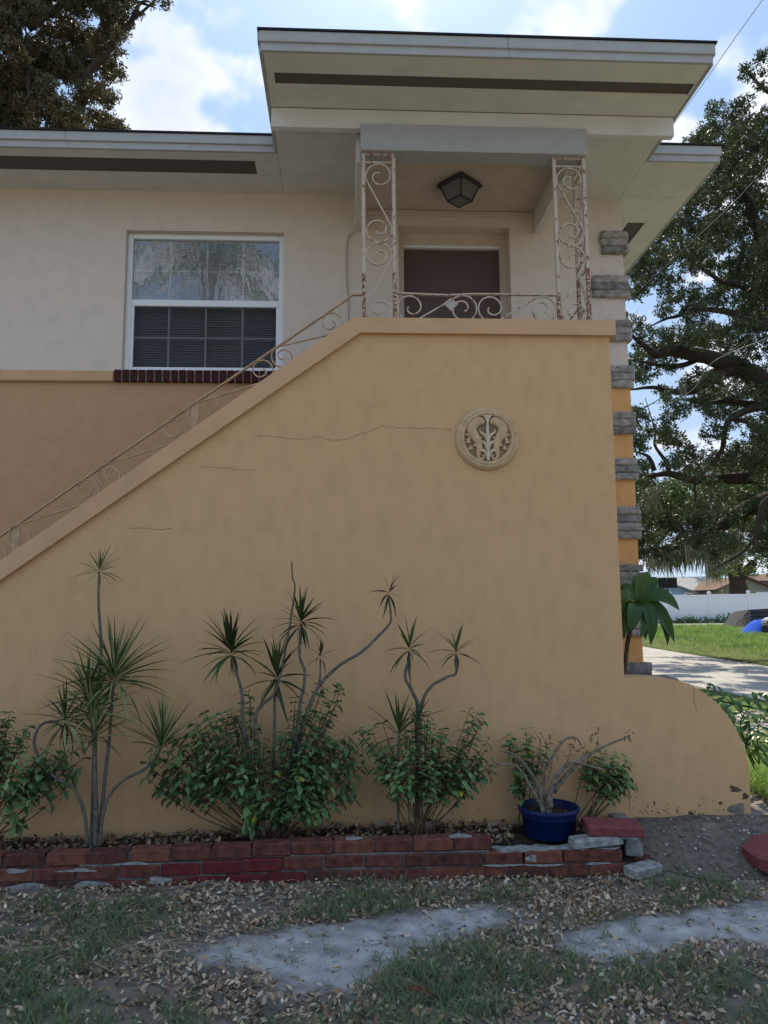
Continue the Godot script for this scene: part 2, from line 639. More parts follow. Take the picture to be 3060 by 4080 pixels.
	grainy("roof_red", Color(0.66, 0.46, 0.40), 0.9, 0.2, 0.3, 0.0)
	plain("far_glass", Color(0.10, 0.12, 0.15), 0.1)
	grainy("tarp_dark", Color(0.24, 0.24, 0.25), 0.9, 0.3, 1.0, 0.0)
	plain("tarp_blue", Color(0.05, 0.27, 0.68), 0.95)
	plain("car_white", Color(0.82, 0.83, 0.84), 0.2)
	plain("car_black", Color(0.03, 0.03, 0.03), 0.4)
	plain("tyre", Color(0.04, 0.04, 0.04), 0.9)
	plain("chrome", Color(0.7, 0.7, 0.72), 0.2, 0.9)
	plain("copper", Color(0.34, 0.29, 0.24), 0.5, 0.5)
	plain("plastic_white", Color(0.8, 0.8, 0.78), 0.5)

# ---------------------------------------------------------------- the ground

var lumps := FastNoiseLite.new()

func ground_height(x: float, z: float) -> float:
	var y := 0.30 * smoothstep(-12.0, -40.0, z)
	# the soil banks up against the wall at the right
	y += 0.165 * smoothstep(0.62, 0.06, z) * smoothstep(1.45, 1.75, x) * smoothstep(-3.0, -0.3, z)
	if absf(x) < 12.0 and absf(z) < 14.0:
		y += lumps.get_noise_2d(x, z) * 0.02
	return y


# patches of bare grey sand in the yard, in plan
func sand_patches() -> Array:
	return [
		PackedVector2Array([Vector2(-0.675, 1.275), Vector2(-0.546, 1.163), Vector2(-0.389, 1.115), Vector2(-0.224, 1.097), Vector2(-0.015, 1.07), Vector2(0.157, 1.03), Vector2(0.336, 0.955), Vector2(0.476, 0.897), Vector2(0.636, 0.885), Vector2(0.75, 0.939), Vector2(0.787, 1.046), Vector2(0.698, 1.139), Vector2(0.539, 1.208), Vector2(0.408, 1.266), Vector2(0.3, 1.34), Vector2(0.214, 1.446), Vector2(0.126, 1.513), Vector2(0.077, 1.61), Vector2(-0.047, 1.689), Vector2(-0.169, 1.701), Vector2(-0.259, 1.653), Vector2(-0.306, 1.532), Vector2(-0.379, 1.456), Vector2(-0.526, 1.414), Vector2(-0.619, 1.365)]),
		PackedVector2Array([Vector2(0.887, 1.344), Vector2(0.96, 1.227), Vector2(1.146, 1.139), Vector2(1.354, 1.101), Vector2(1.59, 1.064), Vector2(1.816, 0.967), Vector2(2.109, 0.85), Vector2(2.51, 0.75), Vector2(2.173, 1.27), Vector2(1.817, 1.37), Vector2(1.715, 1.335), Vector2(1.586, 1.345), Vector2(1.455, 1.364), Vector2(1.331, 1.418), Vector2(1.186, 1.486), Vector2(1.027, 1.5), Vector2(0.928, 1.443)]),
	]


var seen_soil := {}

# what the ground is made of at a place: dark leaf mould, with bare grey sand in the patches
func soil_color(x: float, z: float, bare: Array) -> Color:
	var key := Vector2i(int(round(x * 1000.0)), int(round(z * 1000.0)))
	if seen_soil.has(key):
		return seen_soil[key]
	var c := Color(0.24, 0.215, 0.18).lerp(Color(0.27, 0.25, 0.19), smoothstep(3.0, 5.0, z))  # made paler behind the viewer to bounce more light onto the shaded wall
	if x > -3.5 and x < 4.0 and z > 0.3 and z < 3.2:
		var share := 0.0
		for k in 20:
			var p := Vector2(x, z) + Vector2(rng.randf_range(-0.12, 0.12), rng.randf_range(-0.085, 0.085))
			for b in bare:
				if inside(b, p):
					share += 1.0 / 20.0
					break
		share = clampf(share + lumps.get_noise_2d(x * 6.0, z * 9.0) * 0.5 * smoothstep(0.0, 0.2, share), 0.0, 1.0)
		c = c.lerp(Color(0.53, 0.53, 0.53), share)
	seen_soil[key] = c
	return c


func ragged(poly: PackedVector2Array, by: float) -> PackedVector2Array:
	var out := PackedVector2Array()
	for k in poly.size():
		var a := poly[k]
		var b := poly[(k + 1) % poly.size()]
		for q in 4:
			out.append(a.lerp(b, q / 4.0) + Vector2(rng.randf_range(-by, by), rng.randf_range(-by, by)))
	return out


# a thin sheet that follows the ground, a few millimetres above it
func ground_sheet(called: String, poly: PackedVector2Array, m: Material, lift: float) -> void:
	var st := tool(true)
	var idx := Geometry2D.triangulate_polygon(poly)
	for k in range(0, idx.size(), 3):
		var q := [poly[idx[k]], poly[idx[k + 1]], poly[idx[k + 2]]]
		if (q[1] - q[0]).cross(q[2] - q[0]) < 0:
			q.reverse()
		split_on_ground(st, q, lift, 4)
	kind(part(called, st, m, self), "structure")


func split_on_ground(st: SurfaceTool, q: Array, lift: float, depth: int) -> void:
	var long := 0
	for k in 3:
		if q[k].distance_to(q[(k + 1) % 3]) > q[long].distance_to(q[(long + 1) % 3]):
			long = k
	var a: Vector2 = q[long]
	var b: Vector2 = q[(long + 1) % 3]
	var c: Vector2 = q[(long + 2) % 3]
	if depth > 0 and a.distance_to(b) > 0.12:
		var m := (a + b) / 2.0
		split_on_ground(st, [a, m, c], lift, depth - 1)
		split_on_ground(st, [m, b, c], lift, depth - 1)
	else:
		for p in [a, b, c]:
			st.add_vertex(Vector3(p.x, ground_height(p.x, p.y) + lift, p.y))


func build_ground() -> void:
	lumps.seed = 4
	lumps.frequency = 1.4
	lumps.fractal_octaves = 3
	var xs := [-400.0, -150.0, -60.0, -30.0, -16.0]
	var x := -10.0
	while x < 14.0:
		xs.append(x)
		x += 0.04 if x > -2.4 and x < 3.0 else 0.6
	xs.append_array([16.0, 20.0, 30.0, 60.0, 150.0, 400.0])
	var zs := [-400.0, -150.0, -80.0, -60.0, -46.0, -40.0, -36.0, -32.0, -28.0, -24.0, -20.0, -16.0, -13.0]
	var z := -12.0
	while z < 8.0:
		zs.append(z)
		z += 0.04 if z > 0.4 and z < 2.4 else (0.12 if z > -1.0 and z < 3.6 else 0.6)
	zs.append_array([10.0, 16.0, 30.0, 60.0, 150.0, 400.0])
	var bare := sand_patches()
	var st := tool(true)
	for i in xs.size() - 1:
		for j in zs.size() - 1:
			var q := []
			for o in [[0, 0], [1, 0], [1, 1], [0, 1]]:
				var px: float = xs[i + o[0]]
				var pz: float = zs[j + o[1]]
				q.append([Vector3(px, ground_height(px, pz), pz), soil_color(px, pz, bare)])
			for k in [0, 1, 2, 0, 2, 3]:
				st.set_color(q[k][1])
				st.add_vertex(q[k][0])
	kind(part("ground", st, mats.earth, self), "structure")
	ground_sheet("dark_soil", ragged(PackedVector2Array([Vector2(1.62, 0.02), Vector2(2.1, 0.02), Vector2(2.6, 0.02), Vector2(2.9, 0.15), Vector2(2.75, 0.5), Vector2(2.3, 0.62), Vector2(1.9, 0.62), Vector2(1.68, 0.5)]), 0.02), mats.dark_earth, 0.006)

# ---------------------------------------------------------------- the house

# a wall face in the xy plane with rectangular openings [x0, x1, y0, y1] and its reveals
func pierced(st: SurfaceTool, x0: float, x1: float, y0: float, y1: float, z: float, thick: float, holes: Array) -> void:
	var xs := [x0, x1]
	var ys := [y0, y1]
	for h in holes:
		for v in [h[0], h[1]]:
			if v > x0 and v < x1 and not xs.has(v):
				xs.append(v)
		for v in [h[2], h[3]]:
			if v > y0 and v < y1 and not ys.has(v):
				ys.append(v)
	xs.sort()
	ys.sort()
	for i in xs.size() - 1:
		for j in ys.size() - 1:
			var mx: float = (xs[i] + xs[i + 1]) / 2.0
			var my: float = (ys[j] + ys[j + 1]) / 2.0
			var open := false
			for h in holes:
				open = open or (mx > h[0] and mx < h[1] and my > h[2] and my < h[3])
			if not open:
				var a := Vector3(xs[i], ys[j], z)
				var b := Vector3(xs[i], ys[j + 1], z)
				var c := Vector3(xs[i + 1], ys[j + 1], z)
				var d := Vector3(xs[i + 1], ys[j], z)
				var back := Vector3(0, 0, -thick)
				quad(st, a, b, c, d)
				quad(st, d + back, c + back, b + back, a + back)
	for h in holes:
		var lo := maxf(h[2], y0)
		var hi := minf(h[3], y1)
		var zb := z - thick
		quad(st, Vector3(h[0], lo, z), Vector3(h[0], lo, zb), Vector3(h[0], hi, zb), Vector3(h[0], hi, z))
		quad(st, Vector3(h[1], lo, zb), Vector3(h[1], lo, z), Vector3(h[1], hi, z), Vector3(h[1], hi, zb))
		if h[3] < y1:
			quad(st, Vector3(h[0], hi, z), Vector3(h[0], hi, zb), Vector3(h[1], hi, zb), Vector3(h[1], hi, z))
		if h[2] > y0:
			quad(st, Vector3(h[0], lo, zb), Vector3(h[0], lo, z), Vector3(h[1], lo, z), Vector3(h[1], lo, zb))


func rough_stone(size: Vector3, seed_: int) -> ArrayMesh:
	var n := FastNoiseLite.new()
	n.seed = seed_
	n.frequency = 16.0
	n.fractal_octaves = 3
	var st := tool(true)
	var cut := [9, 4, 4]
	for ax in 3:
		var u := (ax + 1) % 3
		var w := (ax + 2) % 3
		for s in [-1.0, 1.0]:
			for i in cut[u]:
				for j in cut[w]:
					var q := []
					for o in [[0, 0], [0, 1], [1, 1], [1, 0]]:
						var v := Vector3.ZERO
						v[ax] = s
						v[u] = -1.0 + 2.0 * (i + o[0]) / cut[u]
						v[w] = -1.0 + 2.0 * (j + o[1]) / cut[w]
						# round the edges, then roughen
						var rnd := v
						for k in 3:
							var m := maxf(absf(v[(k + 1) % 3]), absf(v[(k + 2) % 3]))
							rnd[k] = v[k] * (1.0 - 0.03 * pow(m, 10.0))
						var p := rnd * size / 2.0
						p += v.normalized() * (n.get_noise_3d(p.x, p.y * 2.2, p.z) * 0.026 if absf(v.y) < 0.9 else n.get_noise_3d(p.x, 0.0, p.z) * 0.010)
						q.append(p)
					if s < 0:
						q.reverse()
					quad(st, q[0], q[1], q[2], q[3])
	return done(st)


func make_window(house: Node3D, x0: float, x1: float, y0: float, y1: float) -> Node3D:
	var w := Node3D.new()
	w.name = "window"
	house.add_child(w, true)
	var z := WALL_Z - 0.055
	var mid := y0 + 0.56
	var b := 0.042
	var st := tool()
	soft_box(st, Vector3(x0, y0, z - 0.07), Vector3(x0 + b, y1, z), 0.004)
	soft_box(st, Vector3(x1 - b, y0, z - 0.07), Vector3(x1, y1, z), 0.004)
	soft_box(st, Vector3(x0 + b, y1 - b, z - 0.07), Vector3(x1 - b, y1, z - 0.001), 0.004)
	soft_box(st, Vector3(x0 + b, y0, z - 0.07), Vector3(x1 - b, y0 + 0.03, z - 0.001), 0.004)
	part("frame", st, mats.vinyl, w)
	st = tool()
	soft_box(st, Vector3(x0 + b, mid, z - 0.06), Vector3(x1 - b, mid + 0.055, z - 0.004), 0.004)
	part("meeting_rail", st, mats.vinyl, w)
	# the lower sash has rails of its own, set a little forward
	st = tool()
	for s in [[x0 + b, x0 + b + 0.022, y0 + 0.03, mid], [x1 - b - 0.022, x1 - b, y0 + 0.03, mid]]:
		box(st, Vector3(s[0], s[2], z - 0.05), Vector3(s[1], s[3], z - 0.012))
	box(st, Vector3(x0 + b + 0.022, y0 + 0.03, z - 0.05), Vector3(x1 - b - 0.022, y0 + 0.052, z - 0.013))
	part("sash", st, mats.vinyl, w)
	var bays := 4
	for row in 2:
		var lo := y0 + 0.052 if row == 0 else mid + 0.055
		var hi := mid if row == 0 else y1 - b
		for k in range(1, bays):
			var x := lerpf(x0 + b, x1 - b, float(k) / bays)
			st = tool()
			box(st, Vector3(x - 0.008, lo, z - 0.045), Vector3(x + 0.008, hi, z - 0.037))
			part("muntin", st, mats.vinyl, w)
		st = tool()
		var y := (lo + hi) / 2.0
		box(st, Vector3(x0 + b, y - 0.008, z - 0.0465), Vector3(x1 - b, y + 0.008, z - 0.0385))
		part("muntin", st, mats.vinyl, w)
		st = tool()
		quad(st, Vector3(x0 + b, lo, z - 0.03), Vector3(x0 + b, hi, z - 0.03), Vector3(x1 - b, hi, z - 0.03), Vector3(x1 - b, lo, z - 0.03))
		part("pane", st, mats.glass if row == 1 else mats.clear_glass, w)
		if row == 0:
			st = tool()
			quad(st, Vector3(x0 + b + 0.022, lo, z - 0.02), Vector3(x0 + b + 0.022, hi, z - 0.02), Vector3(x1 - b - 0.022, hi, z - 0.02), Vector3(x1 - b - 0.022, lo, z - 0.02))
			part("insect_screen", st, mats.insect_screen, w)
	# the blind, let down over the whole height
	st = tool()
	box(st, Vector3(x0 + 0.03, -0.0007, -0.0115), Vector3(x1 - 0.03, 0.0007, 0.0115))
	var slat := done(st)
	var y := y0 + 0.02
	while y < y1 - 0.02:
		var t := Transform3D(Basis(Vector3.RIGHT, deg_to_rad(50.0 + rng.randf_range(-3, 3))), Vector3(0, y, z - 0.10))
		piece("slat", slat, mats.blind, w, t)
		y += 0.0205
	return w


func build_house() -> void:
	var house := thing("house", "two-storey cream and tan stucco house with flat overhanging roof and quoined corner", "house")
	var win := [-1.768, -0.498, 3.318, 4.492]
	var win2 := [-3.97, -2.768, 3.318, 4.487]
	var doorway := [0.44, 1.364, 2.38, 4.57]
	var st := tool()
	pierced(st, -7.0, 2.318, 3.30, SOFFIT + 0.04, WALL_Z, 0.2, [win, win2, doorway])
	quad(st, Vector3(2.318, 3.30, WALL_Z), Vector3(2.318, 4.87, WALL_Z), Vector3(2.318, 4.87, -9.5), Vector3(2.318, 3.30, -9.5))
	quad(st, Vector3(-7.0, 3.30, -9.5), Vector3(-7.0, 4.87, -9.5), Vector3(-7.0, 4.87, WALL_Z), Vector3(-7.0, 3.30, WALL_Z))
	quad(st, Vector3(2.318, 3.30, -9.5), Vector3(2.318, 4.87, -9.5), Vector3(-7.0, 4.87, -9.5), Vector3(-7.0, 3.30, -9.5))
	part("upper_wall", st, mats.cream, house)
	st = tool()
	pierced(st, -7.0, 2.316, -0.4, 3.2995, WALL_Z - 0.004, 0.2, [doorway])
	quad(st, Vector3(2.316, -0.4, WALL_Z), Vector3(2.316, 3.2995, WALL_Z), Vector3(2.316, 3.2995, -9.5), Vector3(2.316, -0.4, -9.5))
	quad(st, Vector3(-7.0, -0.4, -9.5), Vector3(-7.0, 3.2995, -9.5), Vector3(-7.0, 3.2995, WALL_Z), Vector3(-7.0, -0.4, WALL_Z))
	quad(st, Vector3(2.316, -0.4, -9.5), Vector3(2.316, 3.2995, -9.5), Vector3(-7.0, 3.2995, -9.5), Vector3(-7.0, -0.4, -9.5))
	part("lower_wall", st, mats.lower_tan, house)
	st = tool()
	box(st, Vector3(-6.8, 2.2, -9.3), Vector3(2.1, 2.35, WALL_Z - 0.21))
	part("upper_floor", st, mats.dark_room, house)
	# the moulded band between the storeys stops at the window's brick sill
	for s in [[-7.0, -1.822], [-0.462, 0.44], [1.364, 2.015]]:
		st = tool()
		soft_box(st, Vector3(s[0], 3.222, WALL_Z - 0.03), Vector3(s[1], 3.310, WALL_Z + 0.028), 0.008)
		part("trim_band", st, mats.cap, house)
	make_window(house, win[0], win[1], win[2], win[3])
	make_window(house, win2[0], win2[1], win2[2], win2[3])
	# brick sill: bricks on edge in mortar
	for w0 in [win, win2]:
		var sill := Node3D.new()
		sill.name = "brick_sill"
		house.add_child(sill, true)
		st = tool()
		box(st, Vector3(w0[0] - 0.048, 3.2235, WALL_Z - 0.05), Vector3(w0[1] + 0.03, 3.3145, WALL_Z + 0.03))
		part("mortar", st, mats.sill_mortar, sill)
		var bricks := []
		for k in 3:
			st = tool()
			soft_box(st, Vector3(0, 0, 0), Vector3(0.0535, 0.093, 0.085), 0.004, 0.0012)
			bricks.append(done(st))
		for k in 21:
			piece("brick", bricks[k % 3], mats.dark_brick, sill, Transform3D(Basis(), Vector3(w0[0] - 0.047 + k * 0.0632, 3.2225, WALL_Z - 0.045 + rng.randf_range(-0.002, 0.003))))
	build_door(house, doorway)
	build_roof(house)
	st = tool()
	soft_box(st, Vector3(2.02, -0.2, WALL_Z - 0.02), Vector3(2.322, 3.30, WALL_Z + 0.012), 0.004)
	part("corner_pilaster", st, mats.corner_orange_lit, house)
	# rough stones at the corner, in groups of three or four courses
	var groups := [[2.12, 4.345, 4.54, 3], [2.03, 3.965, 4.155, 3], [2.12, 3.592, 3.772, 3], [2.03, 3.197, 3.385, 3], [2.12, 2.815, 3.0, 3], [2.03, 2.440, 2.618, 3], [2.12, 1.965, 2.228, 4], [2.03, 1.585, 1.768, 3], [2.12, 1.20, 1.385, 3], [2.03, 0.905, 1.005, 1]]
	var sd := 100
	for g in groups:
		var n: int = g[3]
		var h: float = (g[2] - g[1]) / n
		for k in n:
			sd += 1
			var jut := rng.randf_range(0.0, 0.012) + (0.025 if g[1] < 1.0 else 0.0)
			var size := Vector3(2.345 + jut - g[0] + rng.randf_range(-0.012, 0.012), h - 0.004, 0.12)
			var at := Vector3(2.345 + jut - size.x / 2.0, g[1] + h * (k + 0.5), WALL_Z - 0.025 + jut * 0.5)
			piece("stone", rough_stone(size, sd), mats[["stone", "stone_dark", "stone_light", "stone"][sd % 4]], house, Transform3D(Basis(), at))
	st = tool()
	soft_box(st, Vector3(1.7, -0.2, WALL_Z - 0.05), Vector3(2.52, 0.90, WALL_Z + 0.22), 0.02, 0.006)
	part("plinth", st, mats.bare_render, house)


func build_door(house: Node3D, hole: Array) -> void:
	var d := Node3D.new()
	d.name = "door"
	house.add_child(d, true)
	var z := WALL_Z - 0.15
	# jambs and head of the frame
	var st := tool()
	box(st, Vector3(hole[0] + 0.002, hole[2], z - 0.04), Vector3(0.492, hole[3] - 0.001, z + 0.02))
	box(st, Vector3(1.305, hole[2], z - 0.04), Vector3(hole[1] - 0.002, hole[3] - 0.001, z + 0.02))
	box(st, Vector3(0.492, 4.47, z - 0.04), Vector3(1.305, hole[3] - 0.001, z + 0.02))
	part("frame", st, mats.porch_ceiling, d)
	st = tool()
	box(st, Vector3(0.492, 4.448, z - 0.03), Vector3(1.305, 4.47, z + 0.014))
	part("head_strip", st, mats.vinyl, d)
	st = tool()
	soft_box(st, Vector3(0.492, hole[2], z - 0.07), Vector3(1.305, 4.448, z - 0.02), 0.004)
	part("panel", st, mats.door_paint, d)
	# the diamond light
	st = tool()
	var c := Vector3(0.905, 3.91, z - 0.018)
	var lo := [Vector2(0.826, 3.973), Vector2(0.89, 4.026), Vector2(0.951, 3.97), Vector2(0.888, 3.909)]
	st = tool()
	slab(st, PackedVector2Array(lo), z - 0.016, z - 0.024)
	part("diamond_light", st, mats.door_diamond, d)


func build_roof(house: Node3D) -> void:
	var roof := Node3D.new()
	roof.name = "roof"
	house.add_child(roof, true)
	var st := tool()
	plate(st, PackedVector2Array([Vector2(-7.5, -10.2), Vector2(-7.5, -0.625), Vector2(-0.50, -0.625), Vector2(-0.50, 0.44), Vector2(2.30, 0.44), Vector2(2.30, -0.625), Vector2(2.87, -0.625), Vector2(2.87, -10.2)]), 4.868, 4.93)
	part("deck", st, mats.soffit, roof)
	st = tool()
	plate(st, PackedVector2Array([Vector2(-7.52, -10.22), Vector2(-7.52, -0.585), Vector2(-0.535, -0.585), Vector2(-0.535, 0.478), Vector2(2.338, 0.478), Vector2(2.338, -0.585), Vector2(2.905, -0.585), Vector2(2.905, -10.22)]), 4.950, 4.962)
	part("shingle_edge", st, mats.shingle, roof)
	# fascia: a board, and above it a wider drip board, both with joints; [x0, z0, x1, z1]
	var runs := [[-7.5, -0.61, -2.05, -0.61], [-2.05, -0.61, -0.515, -0.61], [-0.515, 0.455, 1.02, 0.455], [1.02, 0.455, 2.315, 0.455], [2.315, -0.61, 2.885, -0.61]]
	for r in runs:
		st = tool()
		soft_box(st, Vector3(r[0] + 0.001, 4.826, r[1] - 0.02), Vector3(r[2] - 0.001, 4.884, r[1]), 0.002)
		part("fascia_board", st, mats.fascia, roof)
		st = tool()
		soft_box(st, Vector3(r[0] - 0.008, 4.878, r[1] - 0.018), Vector3(r[2] + (0.012 if r[2] > 2.0 else -0.0105), 4.9495, r[1] + 0.014), 0.003)
		part("drip_board", st, mats.fascia, roof)
	for r in [[-0.515, -0.61, 0.434], [2.315, -0.63, 0.434], [2.885, -10.2, -0.631]]:
		st = tool()
		var x: float = r[0]
		soft_box(st, Vector3(x - 0.01, 4.826, r[1]), Vector3(x + 0.01, 4.884, r[2]), 0.002)
		part("fascia_board", st, mats.fascia, roof)
		st = tool()
		soft_box(st, Vector3(x - 0.02, 4.885, r[1]), Vector3(x + 0.02, 4.9490, r[2] + 0.02), 0.003)
		part("drip_board", st, mats.fascia, roof)
	# soffit boards and the screened vents between them: [x0, x1, z0, z1]
	for s in [[-0.503, 2.303, 0.252, 0.432], [-0.503, -0.452, 0.140, 0.249], [2.29, 2.303, 0.140, 0.249], [-0.503, 2.303, -0.088, 0.137], [-0.503, 2.303, -1.2, -0.146], [-7.4, -0.506, -0.738, -0.632], [-0.688, -0.506, -0.934, -0.741], [-7.4, -0.506, -1.2, -0.937], [2.306, 2.873, -1.14, -0.632], [2.306, 2.873, -1.57, -1.143], [2.322, 2.52, -10.0, -1.573], [2.676, 2.873, -10.0, -1.573]]:
		st = tool()
		box(st, Vector3(s[0], SOFFIT + rng.randf_range(-0.001, 0.001), s[2]), Vector3(s[1], SOFFIT + 0.012, s[3]))
		part("soffit_board", st, mats.soffit, roof)
	for s in [[-0.452, 2.29, 0.137, 0.252], [-7.4, -0.688, -0.937, -0.738], [2.52, 2.676, -10.0, -1.57]]:
		st = tool()
		box(st, Vector3(s[0], SOFFIT + 0.014, s[2] - 0.01), Vector3(s[1], SOFFIT + 0.018, s[3] + 0.01))
		part("soffit_vent", st, mats.vent_screen, roof)
	st = tool()
	soft_box(st, Vector3(-0.50, 4.688, -0.142), Vector3(2.292, SOFFIT - 0.003, -0.088), 0.003)
	part("frieze_board", st, mats.soffit, roof)
	# the porch: beam on the iron columns, side beams back to the wall, boarded ceiling
	st = tool()
	soft_box(st, Vector3(0.105, 4.512, -0.20), Vector3(1.660, 4.702, -0.052), 0.004)
	part("porch_beam", st, mats.fascia, roof)
	for x in [0.108, 1.600]:
		st = tool()
		soft_box(st, Vector3(x - 0.03, 4.515, WALL_Z + 0.002), Vector3(x + 0.032, SOFFIT - 0.002, -0.203), 0.004)
		part("side_beam", st, mats.soffit, roof)
	for k in 3:
		st = tool()
		var z0 := -0.205 - k * 0.332
		box(st, Vector3(0.142, 4.700 + 0.001 * k, z0 - 0.329), Vector3(1.568, 4.712, z0))
		part("ceiling_board", st, mats.porch_ceiling, roof)
	st = tool()
	soft_box(st, Vector3(0.142, 4.655, WALL_Z), Vector3(1.568, 4.698, WALL_Z + 0.022), 0.004)
	part("ceiling_moulding", st, mats.porch_ceiling, roof)


# ---------------------------------------------------------------- the outside stair

func build_staircase() -> void:
	var s := thing("staircase_wall", "tan stucco stair wall with sloping cap, level landing and rounded end", "wall")
	var bottom := -0.4
	var lowx := -3.2
	var slope := (3.302 - 1.733) / (0.058 + 2.103)
	var st := tool()
	slab(st, PackedVector2Array([Vector2(lowx, bottom), Vector2(1.735, bottom), Vector2(1.735, 3.25), Vector2(0.10, 3.25), Vector2(lowx, 3.25 - slope * (0.10 - lowx))]), 0.0, -0.2)
	part("parapet_wall", st, mats.tan, s)
	# the cap, one sloping and one level run
	st = tool()
	var yl := 3.302 - slope * (0.058 - lowx)
	slab(st, PackedVector2Array([Vector2(lowx, yl - 0.121), Vector2(lowx, yl), Vector2(0.058, 3.302), Vector2(1.770, 3.302), Vector2(1.770, 3.200), Vector2(0.097, 3.200)]), 0.032, -0.225)
	part("cap", st, mats.cap, s)
	# the rounded wing past the stair's end
	var wing := [Vector2(1.7352, bottom), Vector2(1.7352, 1.001), Vector2(1.86, 1.0)]
	for k in 15:
		var a := PI / 2.0 * (1.0 - k / 14.0)
		wing.append(Vector2(1.93 + 0.562 * cos(a), 0.40 + 0.597 * sin(a)))
	wing.append(Vector2(2.490, 0.17))
	wing.append(Vector2(2.488, bottom))
	st = tool()
	slab(st, PackedVector2Array(wing), -0.0005, -0.2)
	part("rounded_wing", st, mats.tan, s)
	# landing and treads behind the parapet
	st = tool()
	box(st, Vector3(0.05, 2.25, WALL_Z + 0.002), Vector3(1.733, 2.38, -0.202))
	part("landing", st, mats.concrete, s)
	for k in 14:
		st = tool()
		var y := 2.38 - 0.176 * (k + 1)
		box(st, Vector3(0.048 - 0.243 * (k + 1), y - 0.13, WALL_Z + 0.002), Vector3(0.046 - 0.243 * k, y, -0.202))
		part("tread", st, mats.concrete, s)
	# hairline cracks
	for c in [[Vector2(-0.555, 2.53), Vector2(-0.397, 2.516), Vector2(-0.251, 2.507), Vector2(-0.164, 2.52), Vector2(-0.076, 2.499), Vector2(0.027, 2.508), Vector2(0.086, 2.539), Vector2(0.16, 2.563), Vector2(0.225, 2.59), Vector2(0.308, 2.588), Vector2(0.426, 2.576), Vector2(0.575, 2.58), Vector2(0.709, 2.568)], [Vector2(-0.903, 2.328), Vector2(-0.8, 2.322), Vector2(-0.713, 2.316), Vector2(-0.627, 2.305), Vector2(-0.54, 2.311)], [Vector2(-1.359, 1.944), Vector2(-1.246, 1.941), Vector2(-1.161, 1.932), Vector2(-1.06, 1.937)], [Vector2(1.726, 0.369), Vector2(1.726, 0.309), Vector2(1.733, 0.271), Vector2(1.731, 0.219), Vector2(1.74, 0.178)], [Vector2(2.168, 0.948), Vector2(2.174, 0.905), Vector2(2.169, 0.863), Vector2(2.178, 0.821), Vector2(2.188, 0.778)]]:
		st = tool()
		var pts := []
		for k in range(c.size() - 1):
			for q in 5:
				var p: Vector2 = c[k].lerp(c[k + 1], q / 5.0)
				pts.append(Vector3(p.x, p.y + rng.randf_range(-0.004, 0.004), 0.0012))
		for k in pts.size() - 1:
			var w := rng.randf_range(0.0008, 0.0018)
			var dir: Vector3 = (pts[k + 1] - pts[k]).normalized()
			var n := Vector3(-dir.y, dir.x, 0) * w
			quad(st, pts[k] - n, pts[k] + n, pts[k + 1] + n, pts[k + 1] - n)
		part("crack", st, mats.crack, s)
	# places where the paint has come off the render
	for c in [[0.055, Vector2(2.401, 0.198), 0.034, "bare_render"], [0.032, Vector2(2.403, 0.313), 0.014, "mildew"], [0.016, Vector2(2.38, 0.33), 0.010, "mildew"], [0.018, Vector2(2.112, 0.176), 0.016, "mildew"], [0.016, Vector2(2.166, 0.159), 0.018, "mildew"], [0.012, Vector2(2.301, 0.235), 0.009, "mildew"], [0.005, Vector2(1.887, 0.243), 0.012, "mildew"], [0.02, Vector2(2.459, 0.273), 0.018, "mildew"]]:
		st = tool()
		var ring := []
		for k in 26:
			var a := TAU * k / 26
			var r := 1.0 + 0.15 * sin(a * 3.0 + c[0] * 90.0) + 0.12 * sin(a * 5.0 + c[0] * 50.0) + rng.randf_range(-0.12, 0.1)
			ring.append(Vector2(c[1].x + cos(a) * c[0] * r, c[1].y + sin(a) * c[2] * r))
		slab(st, PackedVector2Array(ring), 0.0018, -0.01)
		part("bare_patch", st, mats[c[3]], s)
	# splashes of soil and small chips low on the wing and the wall's foot
	st = tool()
	for k in 70:
		var x := rng.randf_range(1.75, 2.46) if k < 45 else rng.randf_range(-2.2, 1.7)
		var y := 0.175 + absf(rng.randfn(0.0, 0.05 if k < 45 else 0.04))
		var r := rng.randf_range(0.0012, 0.006)
		var ring := PackedVector2Array()
		for q in 7:
			var a := TAU * q / 7.0
			ring.append(Vector2(x + cos(a) * r * rng.randf_range(0.6, 1.6), y + sin(a) * r * rng.randf_range(0.5, 1.1)))
		slab(st, ring, 0.0012, -0.004)
	kind(part("soil_splashes", st, mats.mildew, s), "stuff")


# ---------------------------------------------------------------- ironwork

# an S-shaped scroll that fills a box w wide and h high: points in the plane
func s_scroll(w: float, h: float) -> Array:
	var r := w / 2.0
	var out := []
	for k in 43:
		var a := deg_to_rad(-290.0 + k * 12.0)
		var rr := r * clampf(0.22 + 0.78 * k / 28.0, 0.0, 1.0)
		if a > deg_to_rad(205.0):
			break
		out.append(Vector2(r + cos(a) * rr * (1.0 if k > 20 else 0.95), h - r + sin(a) * rr))
	for k in 46:
		var a := deg_to_rad(25.0 - k * 12.0)
		var rr := r * clampf(0.20 + 0.8 * (45 - k) / 30.0, 0.0, 1.0)
		out.append(Vector2(r + cos(a) * rr, r + sin(a) * rr))
	return out


func scroll_part(parent: Node3D, at: Transform3D, w: float, h: float, m: Material, flip := false) -> void:
	var pts := []
	for p in s_scroll(w, h):
		pts.append(at * Vector3(p.x, h - p.y if flip else p.y, 0))
	var st := tool()
	strap(st, pts, at.basis.z.normalized(), 0.014, 0.0085)
	part("scroll", st, m, parent)


